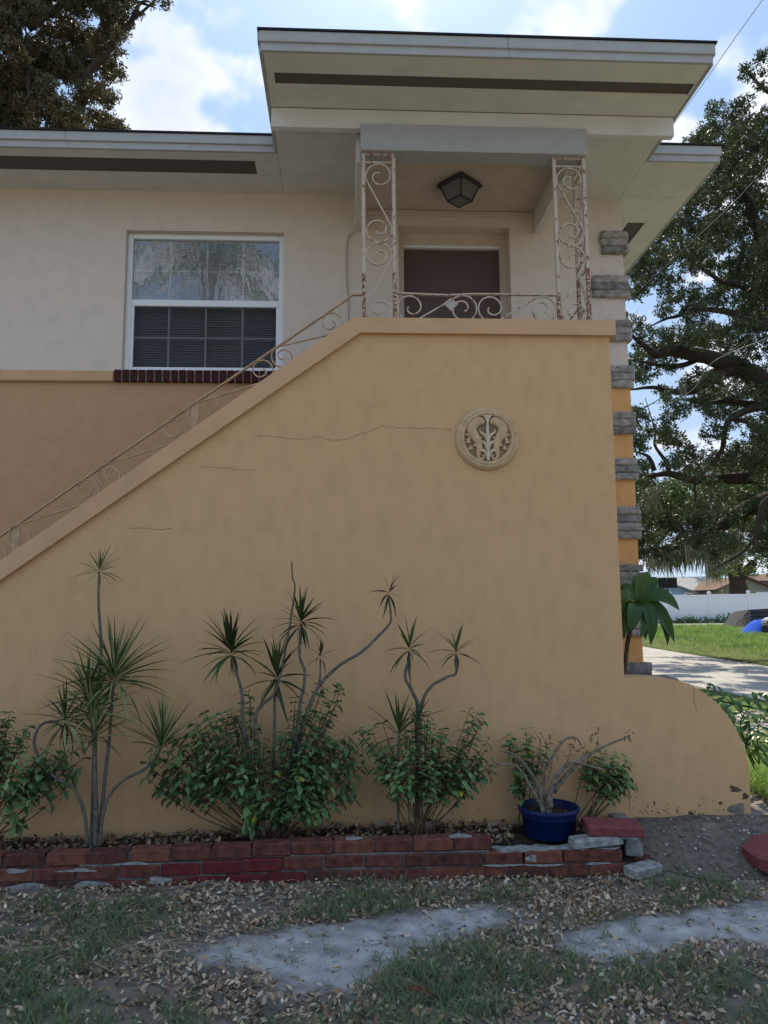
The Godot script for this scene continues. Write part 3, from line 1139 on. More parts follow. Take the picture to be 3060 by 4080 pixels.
func bar_part(called: String, parent: Node3D, a: Vector3, b: Vector3, w: float, m: Material) -> void:
	var st := tool()
	var d := (b - a)
	var t := aim(a, d)
	if absf(d.normalized().y) > 0.99:
		t = Transform3D(Basis(Vector3.RIGHT, Vector3.FORWARD, Vector3.UP), a)
	soft_box(st, Vector3(-w / 2, -w / 2, 0), Vector3(w / 2, w / 2, d.length()), w * 0.12, 0.0, t)
	part(called, st, m, parent)


# one openwork panel of a column between two square posts
func column_panel(o: Node3D, a: Vector3, b: Vector3, first_post: bool) -> void:
	var lo := 3.304
	var hi := 4.512
	var iron: Material = mats.iron_white
	for p in ([a, b] if first_post else [b]):
		# the paint has gone to rust towards the foot
		var worn := lo + rng.randf_range(0.22, 0.42)
		bar_part("post", o, Vector3(p.x, worn, p.z), Vector3(p.x, hi, p.z), 0.025, iron)
		bar_part("post_foot", o, Vector3(p.x, lo, p.z), Vector3(p.x, worn, p.z), 0.0252, mats.iron_rusted)
	var along := (b - a)
	var wide := along.length() - 0.025
	var x := along.normalized()
	var base := Transform3D(Basis(x, Vector3.UP, x.cross(Vector3.UP)), a + x * 0.0125)
	for y in [hi - 0.07, hi - 0.012]:
		var st := tool()
		box(st, Vector3(0, y, -0.006), Vector3(wide, y + 0.011, 0.006), base)
		part("cross_bar", st, iron, o)
	var span := (hi - 0.075 - lo - 0.02) / 2.0
	scroll_part(o, base.translated_local(Vector3(0.003, lo + 0.012, 0)), wide - 0.006, span, iron, true)
	scroll_part(o, base.translated_local(Vector3(0.003, lo + 0.018 + span, 0)), wide - 0.006, span, iron)


func build_ironwork() -> void:
	var z := -0.10
	var c := thing("iron_column", "narrow openwork iron column with peeling white paint at stair head", "column", "iron porch columns")
	column_panel(c, Vector3(0.125, 0, z), Vector3(0.330, 0, z), true)
	c = thing("iron_column", "L-shaped openwork iron column at the outer corner of landing", "column", "iron porch columns")
	column_panel(c, Vector3(1.437, 0, z), Vector3(1.643, 0, z), true)
	column_panel(c, Vector3(1.643, 0, z), Vector3(1.643, 0, z - 0.21), false)
	var r := thing("landing_railing", "low scrolled iron railing between the two landing columns", "railing")
	var x0 := 0.344
	var x1 := 1.424
	bar_part("bottom_rail", r, Vector3(x0, 3.322, z), Vector3(x1, 3.322, z), 0.012, mats.iron_white)
	# the worn top rail sags in the middle
	var st := tool()
	strap(st, curve([Vector3(x0, 3.522, z), Vector3(0.55, 3.515, z), Vector3(0.70, 3.512, z), Vector3(0.9, 3.522, z), Vector3(x1, 3.522, z)], 4), Vector3.BACK, 0.026, 0.009)
	part("top_rail", st, mats.iron_white, r)
	for k in 2:
		# the scroll lies on its side
		var w := 0.182
		var long := (x1 - x0) / 2.0 - 0.012
		var t := Transform3D(Basis(Vector3.UP, Vector3.RIGHT, Vector3.BACK), Vector3(x0 + 0.006 + k * (long + 0.012), 3.330, z))
		scroll_part(r, t, w, long, mats.iron_white, true)
	st = tool()
	bar_part("side_rail", r, Vector3(1.643, 3.522, z - 0.222), Vector3(1.643, 3.522, WALL_Z + 0.01), 0.012, mats.iron_white)
	# the railing on the sloping cap
	var s := thing("stair_railing", "tan painted scrolled iron handrail running down the sloping cap", "railing")
	var m: Material = mats.iron_tan
	var slope := 0.726
	var dir := Vector3(-1, -slope, 0).normalized()
	var up := Vector3(-dir.y, dir.x, 0) * -1.0
	var start := Vector3(0.055, 3.316, z)
	var long := 3.9
	bar_part("bottom_rail", s, start, start + dir * long, 0.012, m)
	var rise := Vector3(0, 0.190, 0)
	st = tool()
	strap(st, [Vector3(0.112, 3.508, z), Vector3(0.045, 3.506, z), start + rise + dir * 0.05, start + rise + dir * long], Vector3.BACK, 0.028, 0.009)
	part("top_rail", st, m, s)
	var bay := 1.345
	var first := -0.08
	for k in 3:
		var a := start + dir * (first + bay * k)
		if k > 0:
			var flat := tool()
			soft_box(flat, Vector3(a.x - 0.022, a.y + 0.002, z - 0.006), Vector3(a.x + 0.022, a.y + 0.188, z + 0.006), 0.002)
			part("post", flat, m, s)
		for q in 2:
			var w := 0.147
			var l := bay / 2.0 - 0.035
			if k == 0 and q == 0:
				l -= 0.10
			var o := a + dir * (0.13 if k == 0 and q == 0 else 0.025 + q * (bay / 2.0 - 0.01)) + up * 0.007
			var t := Transform3D(Basis(up, dir, up.cross(dir)), o)
			scroll_part(s, t, w, l, m, true)

# ---------------------------------------------------------------- fittings on the walls

func build_fittings() -> void:
	build_medallion()
	build_lamp()
	var st := tool(true)
	tube(st, curve([Vector3(0.086, 4.505, -1.185), Vector3(0.048, 4.481, -1.185), Vector3(0.022, 4.424, -1.185), Vector3(0.014, 4.265, -1.185), Vector3(0.017, 4.067, -1.185), Vector3(0.028, 3.91, -1.185), Vector3(0.028, 3.716, -1.185)], 5), 0.0045, 0.0045, 5)
	tag(part("wall_cable", st, mats.wire_pale, self), "thin pale cable looping down the wall left of the landing", "cable")


func build_medallion() -> void:
	var o := thing("wall_medallion", "round plaster relief plaque with two fish facing a leafy staff", "plaque")
	o.position = Vector3(0.909, 2.512, 0.0)
	var turn := Transform3D(Basis(Vector3.RIGHT, Vector3.BACK, Vector3.DOWN), Vector3.ZERO)
	var st := tool(true)
	lathe(st, [Vector2(0.146, 0.004), Vector2(0.150, 0.022), Vector2(0.155, 0.032), Vector2(0.162, 0.037), Vector2(0.170, 0.035), Vector2(0.174, 0.028), Vector2(0.178, 0.032), Vector2(0.186, 0.032), Vector2(0.192, 0.025), Vector2(0.196, 0.021), Vector2(0.202, 0.017), Vector2(0.205, 0.008), Vector2(0.205, 0.001)], 64, turn)
	part("ring", st, mats.plaster_tan, o)
	st = tool(true)
	lathe(st, [Vector2(0.0, 0.008), Vector2(0.10, 0.008), Vector2(0.150, 0.006)], 48, turn)
	part("ground_disc", st, mats.plaster_ground_shaded, o)
	# the staff with three pairs of leaves and a spreading head
	st = tool()
	slab(st, PackedVector2Array([Vector2(-0.007, -0.147), Vector2(0.007, -0.147), Vector2(0.009, 0.085), Vector2(0.006, 0.10), Vector2(0.010, 0.12), Vector2(0.030, 0.150), Vector2(-0.030, 0.150), Vector2(-0.010, 0.12), Vector2(-0.006, 0.10), Vector2(-0.009, 0.085)]), 0.032, 0.006)
	part("staff", st, mats.plaster_white, o)
	for y in [-0.115, -0.06, -0.008]:
		for s in [-1.0, 1.0]:
			st = tool()
			var w := 0.050 if y < -0.1 else 0.042
			var poly := [Vector2(0.006, y - 0.028), Vector2(0.022, y + 0.020), Vector2(w, y + 0.036), Vector2(w + 0.004, y + 0.043), Vector2(0.028, y + 0.044), Vector2(0.012, y + 0.034), Vector2(0.006, y + 0.018)]
			var pts := PackedVector2Array()
			for p in poly:
				pts.append(Vector2(p.x * s, p.y))
			slab(st, pts, 0.026, 0.007)
			part("staff_leaf", st, mats.plaster_white, o)
	for s in [-1.0, 1.0]:
		var fish := Node3D.new()
		fish.name = "fish"
		o.add_child(fish, true)
		var body := []
		for p in [Vector2(0.016, 0.100), Vector2(0.045, 0.112), Vector2(0.085, 0.095), Vector2(0.102, 0.055), Vector2(0.082, 0.015), Vector2(0.058, -0.03), Vector2(0.056, -0.075), Vector2(0.062, -0.115), Vector2(0.048, -0.136), Vector2(0.030, -0.128), Vector2(0.028, -0.112), Vector2(0.040, -0.108)]:
			body.append(Vector3(p.x * s, p.y, 0.012))
		var raw := tool(true)
		tube(raw, curve(body, 5), 0, 0, 9, 0.0, [0.012, 0.030, 0.034, 0.034, 0.030, 0.024, 0.018, 0.013, 0.010, 0.009, 0.007, 0.004])
		var fm := done(raw)
		piece("body", fm, mats.plaster_tan, fish, Transform3D(Basis(Vector3.RIGHT, Vector3.UP, Vector3(0, 0, 0.55)), Vector3(0, 0, 0.010)))
		st = tool(true)
		lathe(st, [Vector2(0.009, 0.0), Vector2(0.009, 0.004), Vector2(0.006, 0.005), Vector2(0.005, 0.002), Vector2(0.0, 0.004)], 12, Transform3D(turn.basis, Vector3(0.045 * s, 0.120, 0.031)))
		part("eye", st, mats.plaster_white, fish)
		# spines of the back fin along the ring
		for k in 6:
			var a := deg_to_rad(70.0 - k * 20.0)
			var c := Vector2(cos(a) * s, sin(a))
			var n := Vector2(-c.y, c.x) * 0.014
			st = tool()
			slab(st, PackedVector2Array([c * 0.115 - n, c * 0.145 - n * 0.3, c * 0.149 + n * 0.2, c * 0.115 + n]), 0.022, 0.007)
			part("fin", st, mats.plaster_tan, fish)
		for f in [[0.105, 0.02, 0.138, -0.012, 0.115, -0.02], [0.075, -0.01, 0.095, -0.055, 0.066, -0.05], [0.055, 0.06, 0.028, 0.035, 0.05, 0.03], [0.064, 0.005, 0.03, 0.010, 0.05, -0.012]]:
			st = tool()
			slab(st, PackedVector2Array([Vector2(f[0] * s, f[1]), Vector2(f[2] * s, f[3]), Vector2(f[4] * s, f[5])]), 0.024, 0.007)
			part("fin", st, mats.plaster_tan, fish)


func build_lamp() -> void:
	var o := thing("porch_lamp", "unlit dark square lantern with frosted panes on the porch ceiling", "lamp")
	o.position = Vector3(0.885, 4.70, -0.76)
	o.rotation.y = deg_to_rad(42.0)
	var st := tool()
	soft_box(st, Vector3(-0.118, -0.022, -0.118), Vector3(0.118, 0.002, 0.118), 0.006)
	soft_box(st, Vector3(-0.13, -0.036, -0.13), Vector3(0.13, -0.020, 0.13), 0.005)
	part("ceiling_plate", st, mats.lamp_metal, o)
	var top := 0.105
	var low := 0.066
	var y0 := -0.034
	var y1 := -0.150
	var cor := [Vector3(1, 0, 1), Vector3(1, 0, -1), Vector3(-1, 0, -1), Vector3(-1, 0, 1)]
	for k in 4:
		var a: Vector3 = cor[k]
		var b: Vector3 = cor[(k + 1) % 4]
		st = tool(true)
		tube(st, [a * top + Vector3(0, y0, 0), a * low + Vector3(0, y1, 0)], 0.007, 0.007, 5)
		tube(st, [a * low + Vector3(0, y1, 0), b * low + Vector3(0, y1, 0)], 0.008, 0.008, 5)
		part("frame_bar", st, mats.lamp_metal, o)
		st = tool()
		quad(st, a * top + Vector3(0, y0, 0), b * top + Vector3(0, y0, 0), b * low + Vector3(0, y1, 0), a * low + Vector3(0, y1, 0))
		part("pane", st, mats.frosted_glass, o)
	st = tool()
	box(st, Vector3(-low, y1 - 0.003, -low), Vector3(low, y1 + 0.002, low))
	part("bottom_pane", st, mats.frosted_glass, o)


# ---------------------------------------------------------------- the brick planter

func smear(parent: Node3D, called: String, m: Material, c: Vector3, rx: float, ry: float, flat: bool) -> void:
	var ring := PackedVector2Array()
	var ph := rng.randf() * 9.0
	for k in 18:
		var a := TAU * k / 18.0
		var r := 1.0 + 0.22 * sin(a * 3.0 + ph) + rng.randf_range(-0.15, 0.12)
		ring.append(Vector2(c.x + cos(a) * rx * r, (c.z if flat else c.y) + sin(a) * ry * r))
	var st := tool()
	if flat:
		plate(st, ring, c.y - 0.004, c.y + 0.004)
	else:
		slab(st, ring, c.z + 0.003, c.z - 0.004)
	part(called, st, m, parent)


func sag(x: float) -> float:
	return -0.030 * clampf((-0.2 - x) / 1.2, 0.0, 1.0)


func build_planter() -> void:
	var o := thing("brick_planter", "low curb of worn red bricks holding a planting bed along the wall", "planter")
	var front := 0.5
	var variants := []
	for k in 5:
		var st := tool()
		soft_box(st, Vector3(0, 0, 0), Vector3(0.206, 0.0635, 0.096), 0.006, 0.0025)
		variants.append(done(st))
	var pitch := 0.0715
	var rows := [[-0.0755, 1.60], [-0.004, 1.520], [0.0675, 1.500], [0.139, 0.790]]
	for r in rows.size():
		var x: float = rows[r][1] - 0.206
		if r == 1:
			x += 0.0
		var k := 0
		while x > -2.45:
			var m := "brick"
			var pick := rng.randf()
			if pick < 0.22:
				m = "brick_dark"
			elif pick > 0.8:
				m = "brick_orange"
			if x < -0.38 and x > -1.02 and r < 3:
				m = "brick_red_paint"
			if x < -1.28 and r == 1:
				m = "brick_red_paint" if rng.randf() < 0.6 else "brick_dark"
			if r == 3 and x < -0.95:
				m = "brick_orange" if k % 2 == 0 else "brick_dark"
			if r == 0:
				m = "brick_white_paint" if x > 0.6 or rng.randf() < 0.4 else "brick_dark"
			var t := Transform3D(Basis(Vector3.UP, rng.randf_range(-0.02, 0.02)) * Basis(Vector3.BACK, rng.randf_range(-0.012, 0.012)), Vector3(x, rows[r][0] + sag(x) + rng.randf_range(-0.002, 0.002), front - 0.096 + rng.randf_range(-0.006, 0.006) - (0.012 if r == 3 else 0.0)))
			piece("brick", variants[rng.randi() % 5], mats[m], o, t)
			x -= 0.206 + 0.0095 + rng.randf_range(-0.002, 0.003)
			if r == 2 and k == 0:
				x += 0.10
			k += 1
	# mortar core behind the faces
	for c in [[-2.45, -1.4, -0.1, 0.098], [-1.4, -0.3, -0.1, 0.112], [-0.3, 0.78, -0.1, 0.137], [0.78, 1.49, -0.1, 0.064]]:
		var st := tool()
		soft_box(st, Vector3(c[0], c[2], front - 0.088), Vector3(c[1], c[3], front - 0.0125), 0.004, 0.001)
		if c[1] < 0.8:
			soft_box(st, Vector3(c[0], c[3] + 0.001, front - 0.090), Vector3(c[1], c[3] + 0.052, front - 0.030), 0.004, 0.001)
		part("mortar", st, mats.mortar, o)
	# smears of old white paint and mortar on faces and tops
	for c in [[-1.72, 0.095, 0.05, 0.012], [-1.40, 0.09, 0.10, 0.008], [-1.33, 0.02, 0.09, 0.014], [-1.12, 0.118, 0.09, 0.007], [-0.98, 0.03, 0.06, 0.018], [-0.68, 0.005, 0.09, 0.018], [-1.65, 0.01, 0.12, 0.02], [1.0, 0.098, 0.03, 0.018], [1.07, 0.06, 0.10, 0.006], [0.85, 0.064, 0.12, 0.005], [1.36, 0.062, 0.07, 0.006]]:
		smear(o, "paint_smear", mats.brick_white_paint, Vector3(c[0], c[1], front + 0.0035), c[2], c[3], false)
	for c in [[0.88, 0.13, 0.09, 0.046], [0.99, 0.1302, 0.09, 0.045], [1.09, 0.1305, 0.09, 0.046], [1.20, 0.1302, 0.09, 0.045], [1.30, 0.13, 0.09, 0.046], [1.42, 0.1304, 0.075, 0.046], [0.62, 0.203, 0.055, 0.030], [0.04, 0.203, 0.045, 0.016]]:
		smear(o, "paint_smear", mats.brick_white_paint, Vector3(c[0], c[1] + 0.002, front - 0.05), c[2], c[3], true)
	# bricks of the return towards the wall
	for c in [[1.555, 0.062, 0.395, 78.0, "brick_white_paint"], [1.60, 0.0, 0.40, 70.0, "brick"], [1.60, 0.062, 0.20, 82.0, "brick_white_paint"], [1.59, 0.128, 0.12, 84.0, "brick_white_paint"], [1.60, -0.004, 0.18, 84.0, "brick"]]:
		piece("brick", variants[rng.randi() % 5], mats[c[4]], o, Transform3D(Basis(Vector3.UP, deg_to_rad(c[3])), Vector3(c[0], c[1], c[2])))
	var st := tool(true)
	for i in 34:
		for j in 6:
			var q := []
			for d in [[0, 0], [1, 0], [1, 1], [0, 1]]:
				var x := lerpf(-2.5, 1.56, (i + d[0]) / 34.0)
				var z := lerpf(-0.02, 0.43, (j + d[1]) / 6.0)
				q.append(Vector3(x, 0.135 + sag(x) + lumps.get_noise_2d(x * 3.0, z * 3.0) * 0.03, z))
			quad(st, q[0], q[1], q[2], q[3])
	part("soil", st, mats.soil, o)
	# loose things at its end
	st = tool()
	soft_box(st, Vector3(-0.15, 0, -0.105), Vector3(0.15, 0.05, 0.105), 0.006, 0.002, Transform3D(Basis(Vector3.UP, deg_to_rad(-6.0)) * Basis(Vector3.BACK, -0.03), Vector3(1.485, 0.196, 0.40)))
	tag(part("red_paver", st, mats.paver_red, self), "flat red concrete paver lying on the planter end beside blue pot", "paver")
	st = tool()
	soft_box(st, Vector3(-0.14, 0, -0.05), Vector3(0.14, 0.055, 0.06), 0.012, 0.005, Transform3D(Basis(Vector3.UP, 0.05) * Basis(Vector3.BACK, 0.05), Vector3(1.37, 0.138, 0.445)))
	tag(part("broken_kerb_stone", st, mats.brick_white_paint, self), "broken whitish concrete strip under the red paver", "stone")
	st = tool()
	soft_box(st, Vector3(-0.10, 0, -0.05), Vector3(0.10, 0.062, 0.05), 0.010, 0.004, Transform3D(Basis(Vector3.UP, 0.45), Vector3(1.60, 0.0, 0.53)))
	tag(part("loose_brick", st, mats.brick_white_paint, self), "loose white-painted brick on the ground at the planter's corner", "brick")
	st = tool()
	var octa := PackedVector2Array()
	for k in 8:
		var a := TAU * (k + 0.5) / 8.0
		octa.append(Vector2(cos(a) * 0.235, sin(a) * 0.235))
	plate(st, octa, -0.06, 0.0)
	var pav := part("red_paver", st, mats.paver_red, self)
	pav.transform = Transform3D(Basis(Vector3.RIGHT, 0.06) * Basis(Vector3.BACK, 0.10), Vector3(2.43, 0.115, 0.49))
	tag(pav, "eight-sided red stepping stone tilted on the soil at right edge", "paver")
	# a stub of metal pipe standing in the bed
	st = tool(true)
	lathe(st, [Vector2(0.030, 0.10), Vector2(0.033, 0.10), Vector2(0.033, 0.212), Vector2(0.029, 0.216), Vector2(0.027, 0.206), Vector2(0.0, 0.202)], 20, Transform3D(Basis(), Vector3(0.465, 0.03, 0.27)))
	tag(part("pipe_stub", st, mats.copper, self), "short brown metal pipe stub standing in the bed between stems", "pipe")

# ---------------------------------------------------------------- plants

func leaf_mesh(key: String, long: float, wide: float, droop: float, fold: float, steps := 4, fullest := 0.4) -> ArrayMesh:
	if not meshes.has(key):
		var st := tool(true)
		blade(st, long, wide, droop, fold, steps, fullest)
		meshes[key] = done(st)
	return meshes[key]


# a leafy shrub: bare stems from one base, opposite pairs of pointed leaves towards the tips
func shrub(label: String, base: Vector3, balls: Array, tips: int, leaf: float, sd: int, group := "leafy shrubs along the wall") -> void:
	rng.seed = sd
	var o := thing("leafy_shrub", label, "shrub", group)
	o.position = base
	var weights := 0.0
	for b in balls:
		weights += b[1] * b[1]
	var stems := tool(true)
	var spots := []
	for b in balls:
		var n := maxi(2, int(round(tips * b[1] * b[1] / weights)))
		for k in n:
			var d := any_dir()
			d.z *= 0.75
			var tip: Vector3 = b[0] + d * b[1] * pow(rng.randf_range(0.15, 1.0), 0.45) * (1.4 if rng.randf() < 0.14 else 1.0)
			tip.z = maxf(tip.z, 0.045)
			tip -= base
			var foot := Vector3(rng.randf_range(-0.05, 0.05), 0.0, rng.randf_range(-0.03, 0.03))
			var bend := Vector3(lerpf(foot.x, tip.x, 0.45 + rng.randf_range(-0.1, 0.1)), tip.y * rng.randf_range(0.35, 0.55), lerpf(foot.z, tip.z, 0.5))
			var path := curve([foot, bend, tip], 7)
			if k % 6 == 0 or n < 4:
				tube(stems, path, 0.0042, 0.0018, 5, 0.1)
			else:
				tube(stems, path.slice(9), 0.0022, 0.0015, 4)
			var away: Vector3 = (path[-1] - path[-3]).normalized()
			var turn := rng.randf() * TAU
			var back := 0.0
			var pairs := rng.randi_range(4, 6)
			for q in pairs:
				var at: Vector3 = tip - away * back
				if back > 0.05:
					at = path[maxi(7, path.size() - 1 - int(back / 0.028))]
				turn += PI / 2.0 + rng.randf_range(-0.3, 0.3)
				var side := away.cross(Vector3(0.3, 0.2, 1).normalized()).normalized().rotated(away, turn)
				for s in [1.0, -1.0]:
					var dir: Vector3 = (side * s + away * rng.randf_range(0.05, 0.55) + Vector3(0, -0.12, 0.12)).normalized()
					spots.append([aim(at, dir, rng.randf_range(-0.5, 0.5), rng.randf_range(0.65, 1.12) * leaf / 0.06 * (1.15 if at.y < 0.35 else 0.95)), at.z, rng.randf()])
				back += 0.030
	part("stems", stems, mats.twig, o)
	var shapes := [leaf_mesh("shrub0", 0.06, 0.034, 0.5, 0.22), leaf_mesh("shrub1", 0.06, 0.031, 0.9, 0.3), leaf_mesh("shrub2", 0.06, 0.036, 0.25, 0.15)]
	var paint := [mats.shrub_leaf, mats.shrub_leaf_dark, mats.shrub_leaf_light, mats.shrub_leaf, mats.shrub_leaf]
	# the foremost leaves are single pieces; what lies behind them is one mass
	spots.sort_custom(func(a, b): return a[1] > b[1])
	var rest := tool(true)
	for k in spots.size():
		if k < 290:
			var m: Material = paint[rng.randi() % 5] if spots[k][2] > 0.012 else mats.shrub_leaf_yellow
			piece("leaf", shapes[rng.randi() % 3], m, o, spots[k][0])
		else:
			rest.append_from(shapes[k % 3], 0, spots[k][0])
	if spots.size() > 290:
		kind(piece("foliage", rest.commit(), mats.shrub_leaf_dark, o), "stuff")


# a rosette of strap leaves round the end of a cane
func rosette(o: Node3D, at: Vector3, axis: Vector3, n: int, long: float, wide: float, paint: Array, spread_lo := 8.0, spread_hi := 105.0) -> void:
	axis = axis.normalized()
	var side := axis.cross(Vector3(0.2, 0.1, 1)).normalized()
	for k in n:
		var f := (k + 0.5) / n
		var out := deg_to_rad(lerpf(spread_lo, spread_hi, pow(f, 1.15)) + rng.randf_range(-7, 7))
		var round_ := k * 2.39996 + rng.randf_range(-0.25, 0.25)
		var r := side.rotated(axis, round_)
		var d := axis * cos(out) + r * sin(out)
		var bendy := clampi(int(out / 0.55), 0, 3)
		var m := leaf_mesh("strap%d" % bendy, 1.0, 0.075, [0.10, 0.35, 0.7, 0.9][bendy], 0.5, 6, 0.3)
		var l := 1.28 * long * rng.randf_range(0.72, 1.08) * (0.85 if f < 0.12 else 1.0)
		var t := aim(at + axis * long * 0.22 * (1.0 - f), d, rng.randf_range(-0.5, 0.5), l)
		t.basis = t.basis.scaled_local(Vector3(1.35 * wide / 0.075 / l, 1, 1))
		if t.origin.z + d.z * l < 0.02:
			t = aim(t.origin, Vector3(d.x, d.y, absf(d.z)), 0.0, l)
			t.basis = t.basis.scaled_local(Vector3(1.35 * wide / 0.075 / l, 1, 1))
		piece("leaf", m, paint[rng.randi() % paint.size()], o, t)


func cane(o: Node3D, pts: Array, r0: float, r1: float, m: Material) -> void:
	var st := tool(true)
	var path := curve(pts, 5)
	tube(st, path, r0, r1, 7, 0.12)
	part("cane", st, m, o)


func build_plants() -> void:
	rng.seed = 31
	var c: Material = mats.cane
	# the variegated dragon tree at the left
	var pale := [mats.dracaena_pale, mats.dracaena_green, mats.dracaena_pale, mats.dracaena_green]
	var o := thing("dragon_tree", "tall variegated dragon tree with several pale striped heads at left", "plant", "dragon trees along the wall")
	cane(o, [Vector3(-1.371, 0.139, 0.26), Vector3(-1.36, 0.317, 0.26), Vector3(-1.351, 0.489, 0.26), Vector3(-1.332, 0.749, 0.26), Vector3(-1.321, 1.029, 0.26)], 0.014, 0.008, c)
	cane(o, [Vector3(-1.419, 0.121, 0.22), Vector3(-1.421, 0.393, 0.22), Vector3(-1.425, 0.611, 0.22), Vector3(-1.417, 0.961, 0.22), Vector3(-1.411, 1.223, 0.22), Vector3(-1.434, 1.489, 0.22), Vector3(-1.438, 1.663, 0.22)], 0.016, 0.006, c)
	cane(o, [Vector3(-1.382, 0.138, 0.28), Vector3(-1.384, 0.313, 0.28), Vector3(-1.396, 0.487, 0.28), Vector3(-1.412, 0.713, 0.28), Vector3(-1.434, 0.891, 0.28)], 0.016, 0.010, c)
	cane(o, [Vector3(-1.426, 0.156, 0.28), Vector3(-1.45, 0.324, 0.28), Vector3(-1.498, 0.434, 0.28), Vector3(-1.542, 0.479, 0.28), Vector3(-1.615, 0.516, 0.28), Vector3(-1.681, 0.592, 0.28), Vector3(-1.727, 0.655, 0.28), Vector3(-1.741, 0.718, 0.28), Vector3(-1.723, 0.781, 0.28), Vector3(-1.689, 0.814, 0.28), Vector3(-1.628, 0.818, 0.28), Vector3(-1.575, 0.779, 0.28), Vector3(-1.561, 0.801, 0.28)], 0.010, 0.007, c)
	cane(o, [Vector3(-1.357, 0.151, 0.3), Vector3(-1.342, 0.297, 0.3), Vector3(-1.316, 0.41, 0.3), Vector3(-1.233, 0.503, 0.3), Vector3(-1.13, 0.551, 0.3), Vector3(-1.065, 0.61, 0.3), Vector3(-1.036, 0.67, 0.3)], 0.010, 0.007, c)
	rosette(o, Vector3(-1.437, 1.65, 0.22), Vector3(0.05, 1, 0.05), 22, 0.145, 0.008, pale, 6, 110)
	rosette(o, Vector3(-1.318, 1.021, 0.26), Vector3(0.05, 1, 0.1), 76, 0.30, 0.011, pale, 5, 100)
	for k in 3:
		rosette(o, [Vector3(-1.449, 0.943, 0.28), Vector3(-1.429, 0.835, 0.28), Vector3(-1.407, 0.718, 0.28)][k], Vector3(0.0, 1, 0.12), 40, [0.25, 0.26, 0.22][k], 0.011, [mats.dracaena_green, mats.dracaena_pale, mats.dracaena_pale, mats.dracaena_dark], 15, 85)
	rosette(o, Vector3(-1.562, 0.804, 0.3), Vector3(-0.15, 1, 0.2), 36, 0.20, 0.011, pale, 8, 150)
	rosette(o, Vector3(-1.027, 0.669, 0.32), Vector3(0.06, 1, 0.1), 44, 0.235, 0.010, pale, 5, 62)
	# the dark one in the middle
	var dark := [mats.dracaena_dark, mats.dracaena_dark, mats.dracaena_green]
	o = thing("dragon_tree", "dragon tree with many bent grey canes and dark green heads", "plant", "dragon trees along the wall")
	cane(o, [Vector3(-0.485, 0.152, 0.26), Vector3(-0.519, 0.391, 0.26), Vector3(-0.559, 0.645, 0.26), Vector3(-0.588, 0.82, 0.26), Vector3(-0.592, 0.947, 0.26), Vector3(-0.62, 1.057, 0.26), Vector3(-0.656, 1.154, 0.26)], 0.013, 0.008, c)
	cane(o, [Vector3(-0.422, 0.145, 0.24), Vector3(-0.412, 0.435, 0.24), Vector3(-0.408, 0.755, 0.24), Vector3(-0.407, 0.943, 0.24), Vector3(-0.397, 1.013, 0.24)], 0.010, 0.007, c)
	cane(o, [Vector3(-0.457, 0.157, 0.28), Vector3(-0.471, 0.445, 0.28), Vector3(-0.5, 0.699, 0.28), Vector3(-0.51, 0.84, 0.28), Vector3(-0.466, 0.906, 0.28), Vector3(-0.411, 0.955, 0.28), Vector3(-0.378, 1.048, 0.28), Vector3(-0.345, 1.21, 0.28), Vector3(-0.314, 1.4, 0.28), Vector3(-0.294, 1.566, 0.28), Vector3(-0.308, 1.62, 0.28), Vector3(-0.314, 1.717, 0.28)], 0.012, 0.004, c)
	cane(o, [Vector3(-0.381, 0.153, 0.27), Vector3(-0.337, 0.44, 0.27), Vector3(-0.284, 0.707, 0.27), Vector3(-0.264, 0.877, 0.27), Vector3(-0.238, 1.004, 0.27), Vector3(-0.236, 1.088, 0.27), Vector3(-0.265, 1.175, 0.27), Vector3(-0.261, 1.325, 0.27)], 0.012, 0.007, c)
	cane(o, [Vector3(-0.356, 0.146, 0.25), Vector3(-0.307, 0.46, 0.25), Vector3(-0.261, 0.721, 0.25), Vector3(-0.214, 0.855, 0.25), Vector3(-0.162, 0.983, 0.25), Vector3(-0.049, 1.102, 0.25), Vector3(0.093, 1.188, 0.25), Vector3(0.186, 1.273, 0.25), Vector3(0.26, 1.35, 0.25), Vector3(0.266, 1.404, 0.25), Vector3(0.255, 1.504, 0.25)], 0.013, 0.006, c)
	cane(o, [Vector3(-0.154, 0.996, 0.25), Vector3(-0.146, 1.066, 0.25), Vector3(-0.146, 1.148, 0.25)], 0.007, 0.005, c)
	rosette(o, Vector3(-0.657, 1.17, 0.26), Vector3(-0.1, 1, 0.15), 36, 0.225, 0.019, dark, 5, 110)
	rosette(o, Vector3(-0.397, 1.019, 0.24), Vector3(0.02, 1, 0.15), 24, 0.215, 0.018, dark, 5, 118)
	rosette(o, Vector3(-0.261, 1.341, 0.27), Vector3(0.05, 1, 0.1), 26, 0.178, 0.016, dark, 5, 125)
	rosette(o, Vector3(-0.146, 1.154, 0.25), Vector3(0.0, 1, 0.1), 11, 0.10, 0.011, [mats.dracaena_dark, mats.dracaena_red], 10, 115)
	rosette(o, Vector3(0.256, 1.515, 0.25), Vector3(0.1, 1, 0.1), 9, 0.13, 0.013, [mats.dracaena_red, mats.dracaena_red, mats.dracaena_dark], 10, 140)
	for h in [Vector3(-0.656, 1.154, 0.26), Vector3(-0.395, 1.005, 0.26), Vector3(-0.262, 1.325, 0.26)]:
		rosette(o, h, Vector3(0, 1, 0.1), 4, 0.10, 0.008, [mats.dead_leaf, mats.dracaena_red], 140, 172)
	# the small forked one at the right
	var fresh := [mats.dracaena_green, mats.dracaena_green, mats.dracaena_dark]
	o = thing("dragon_tree", "slender forked dragon tree with two small green heads", "plant", "dragon trees along the wall")
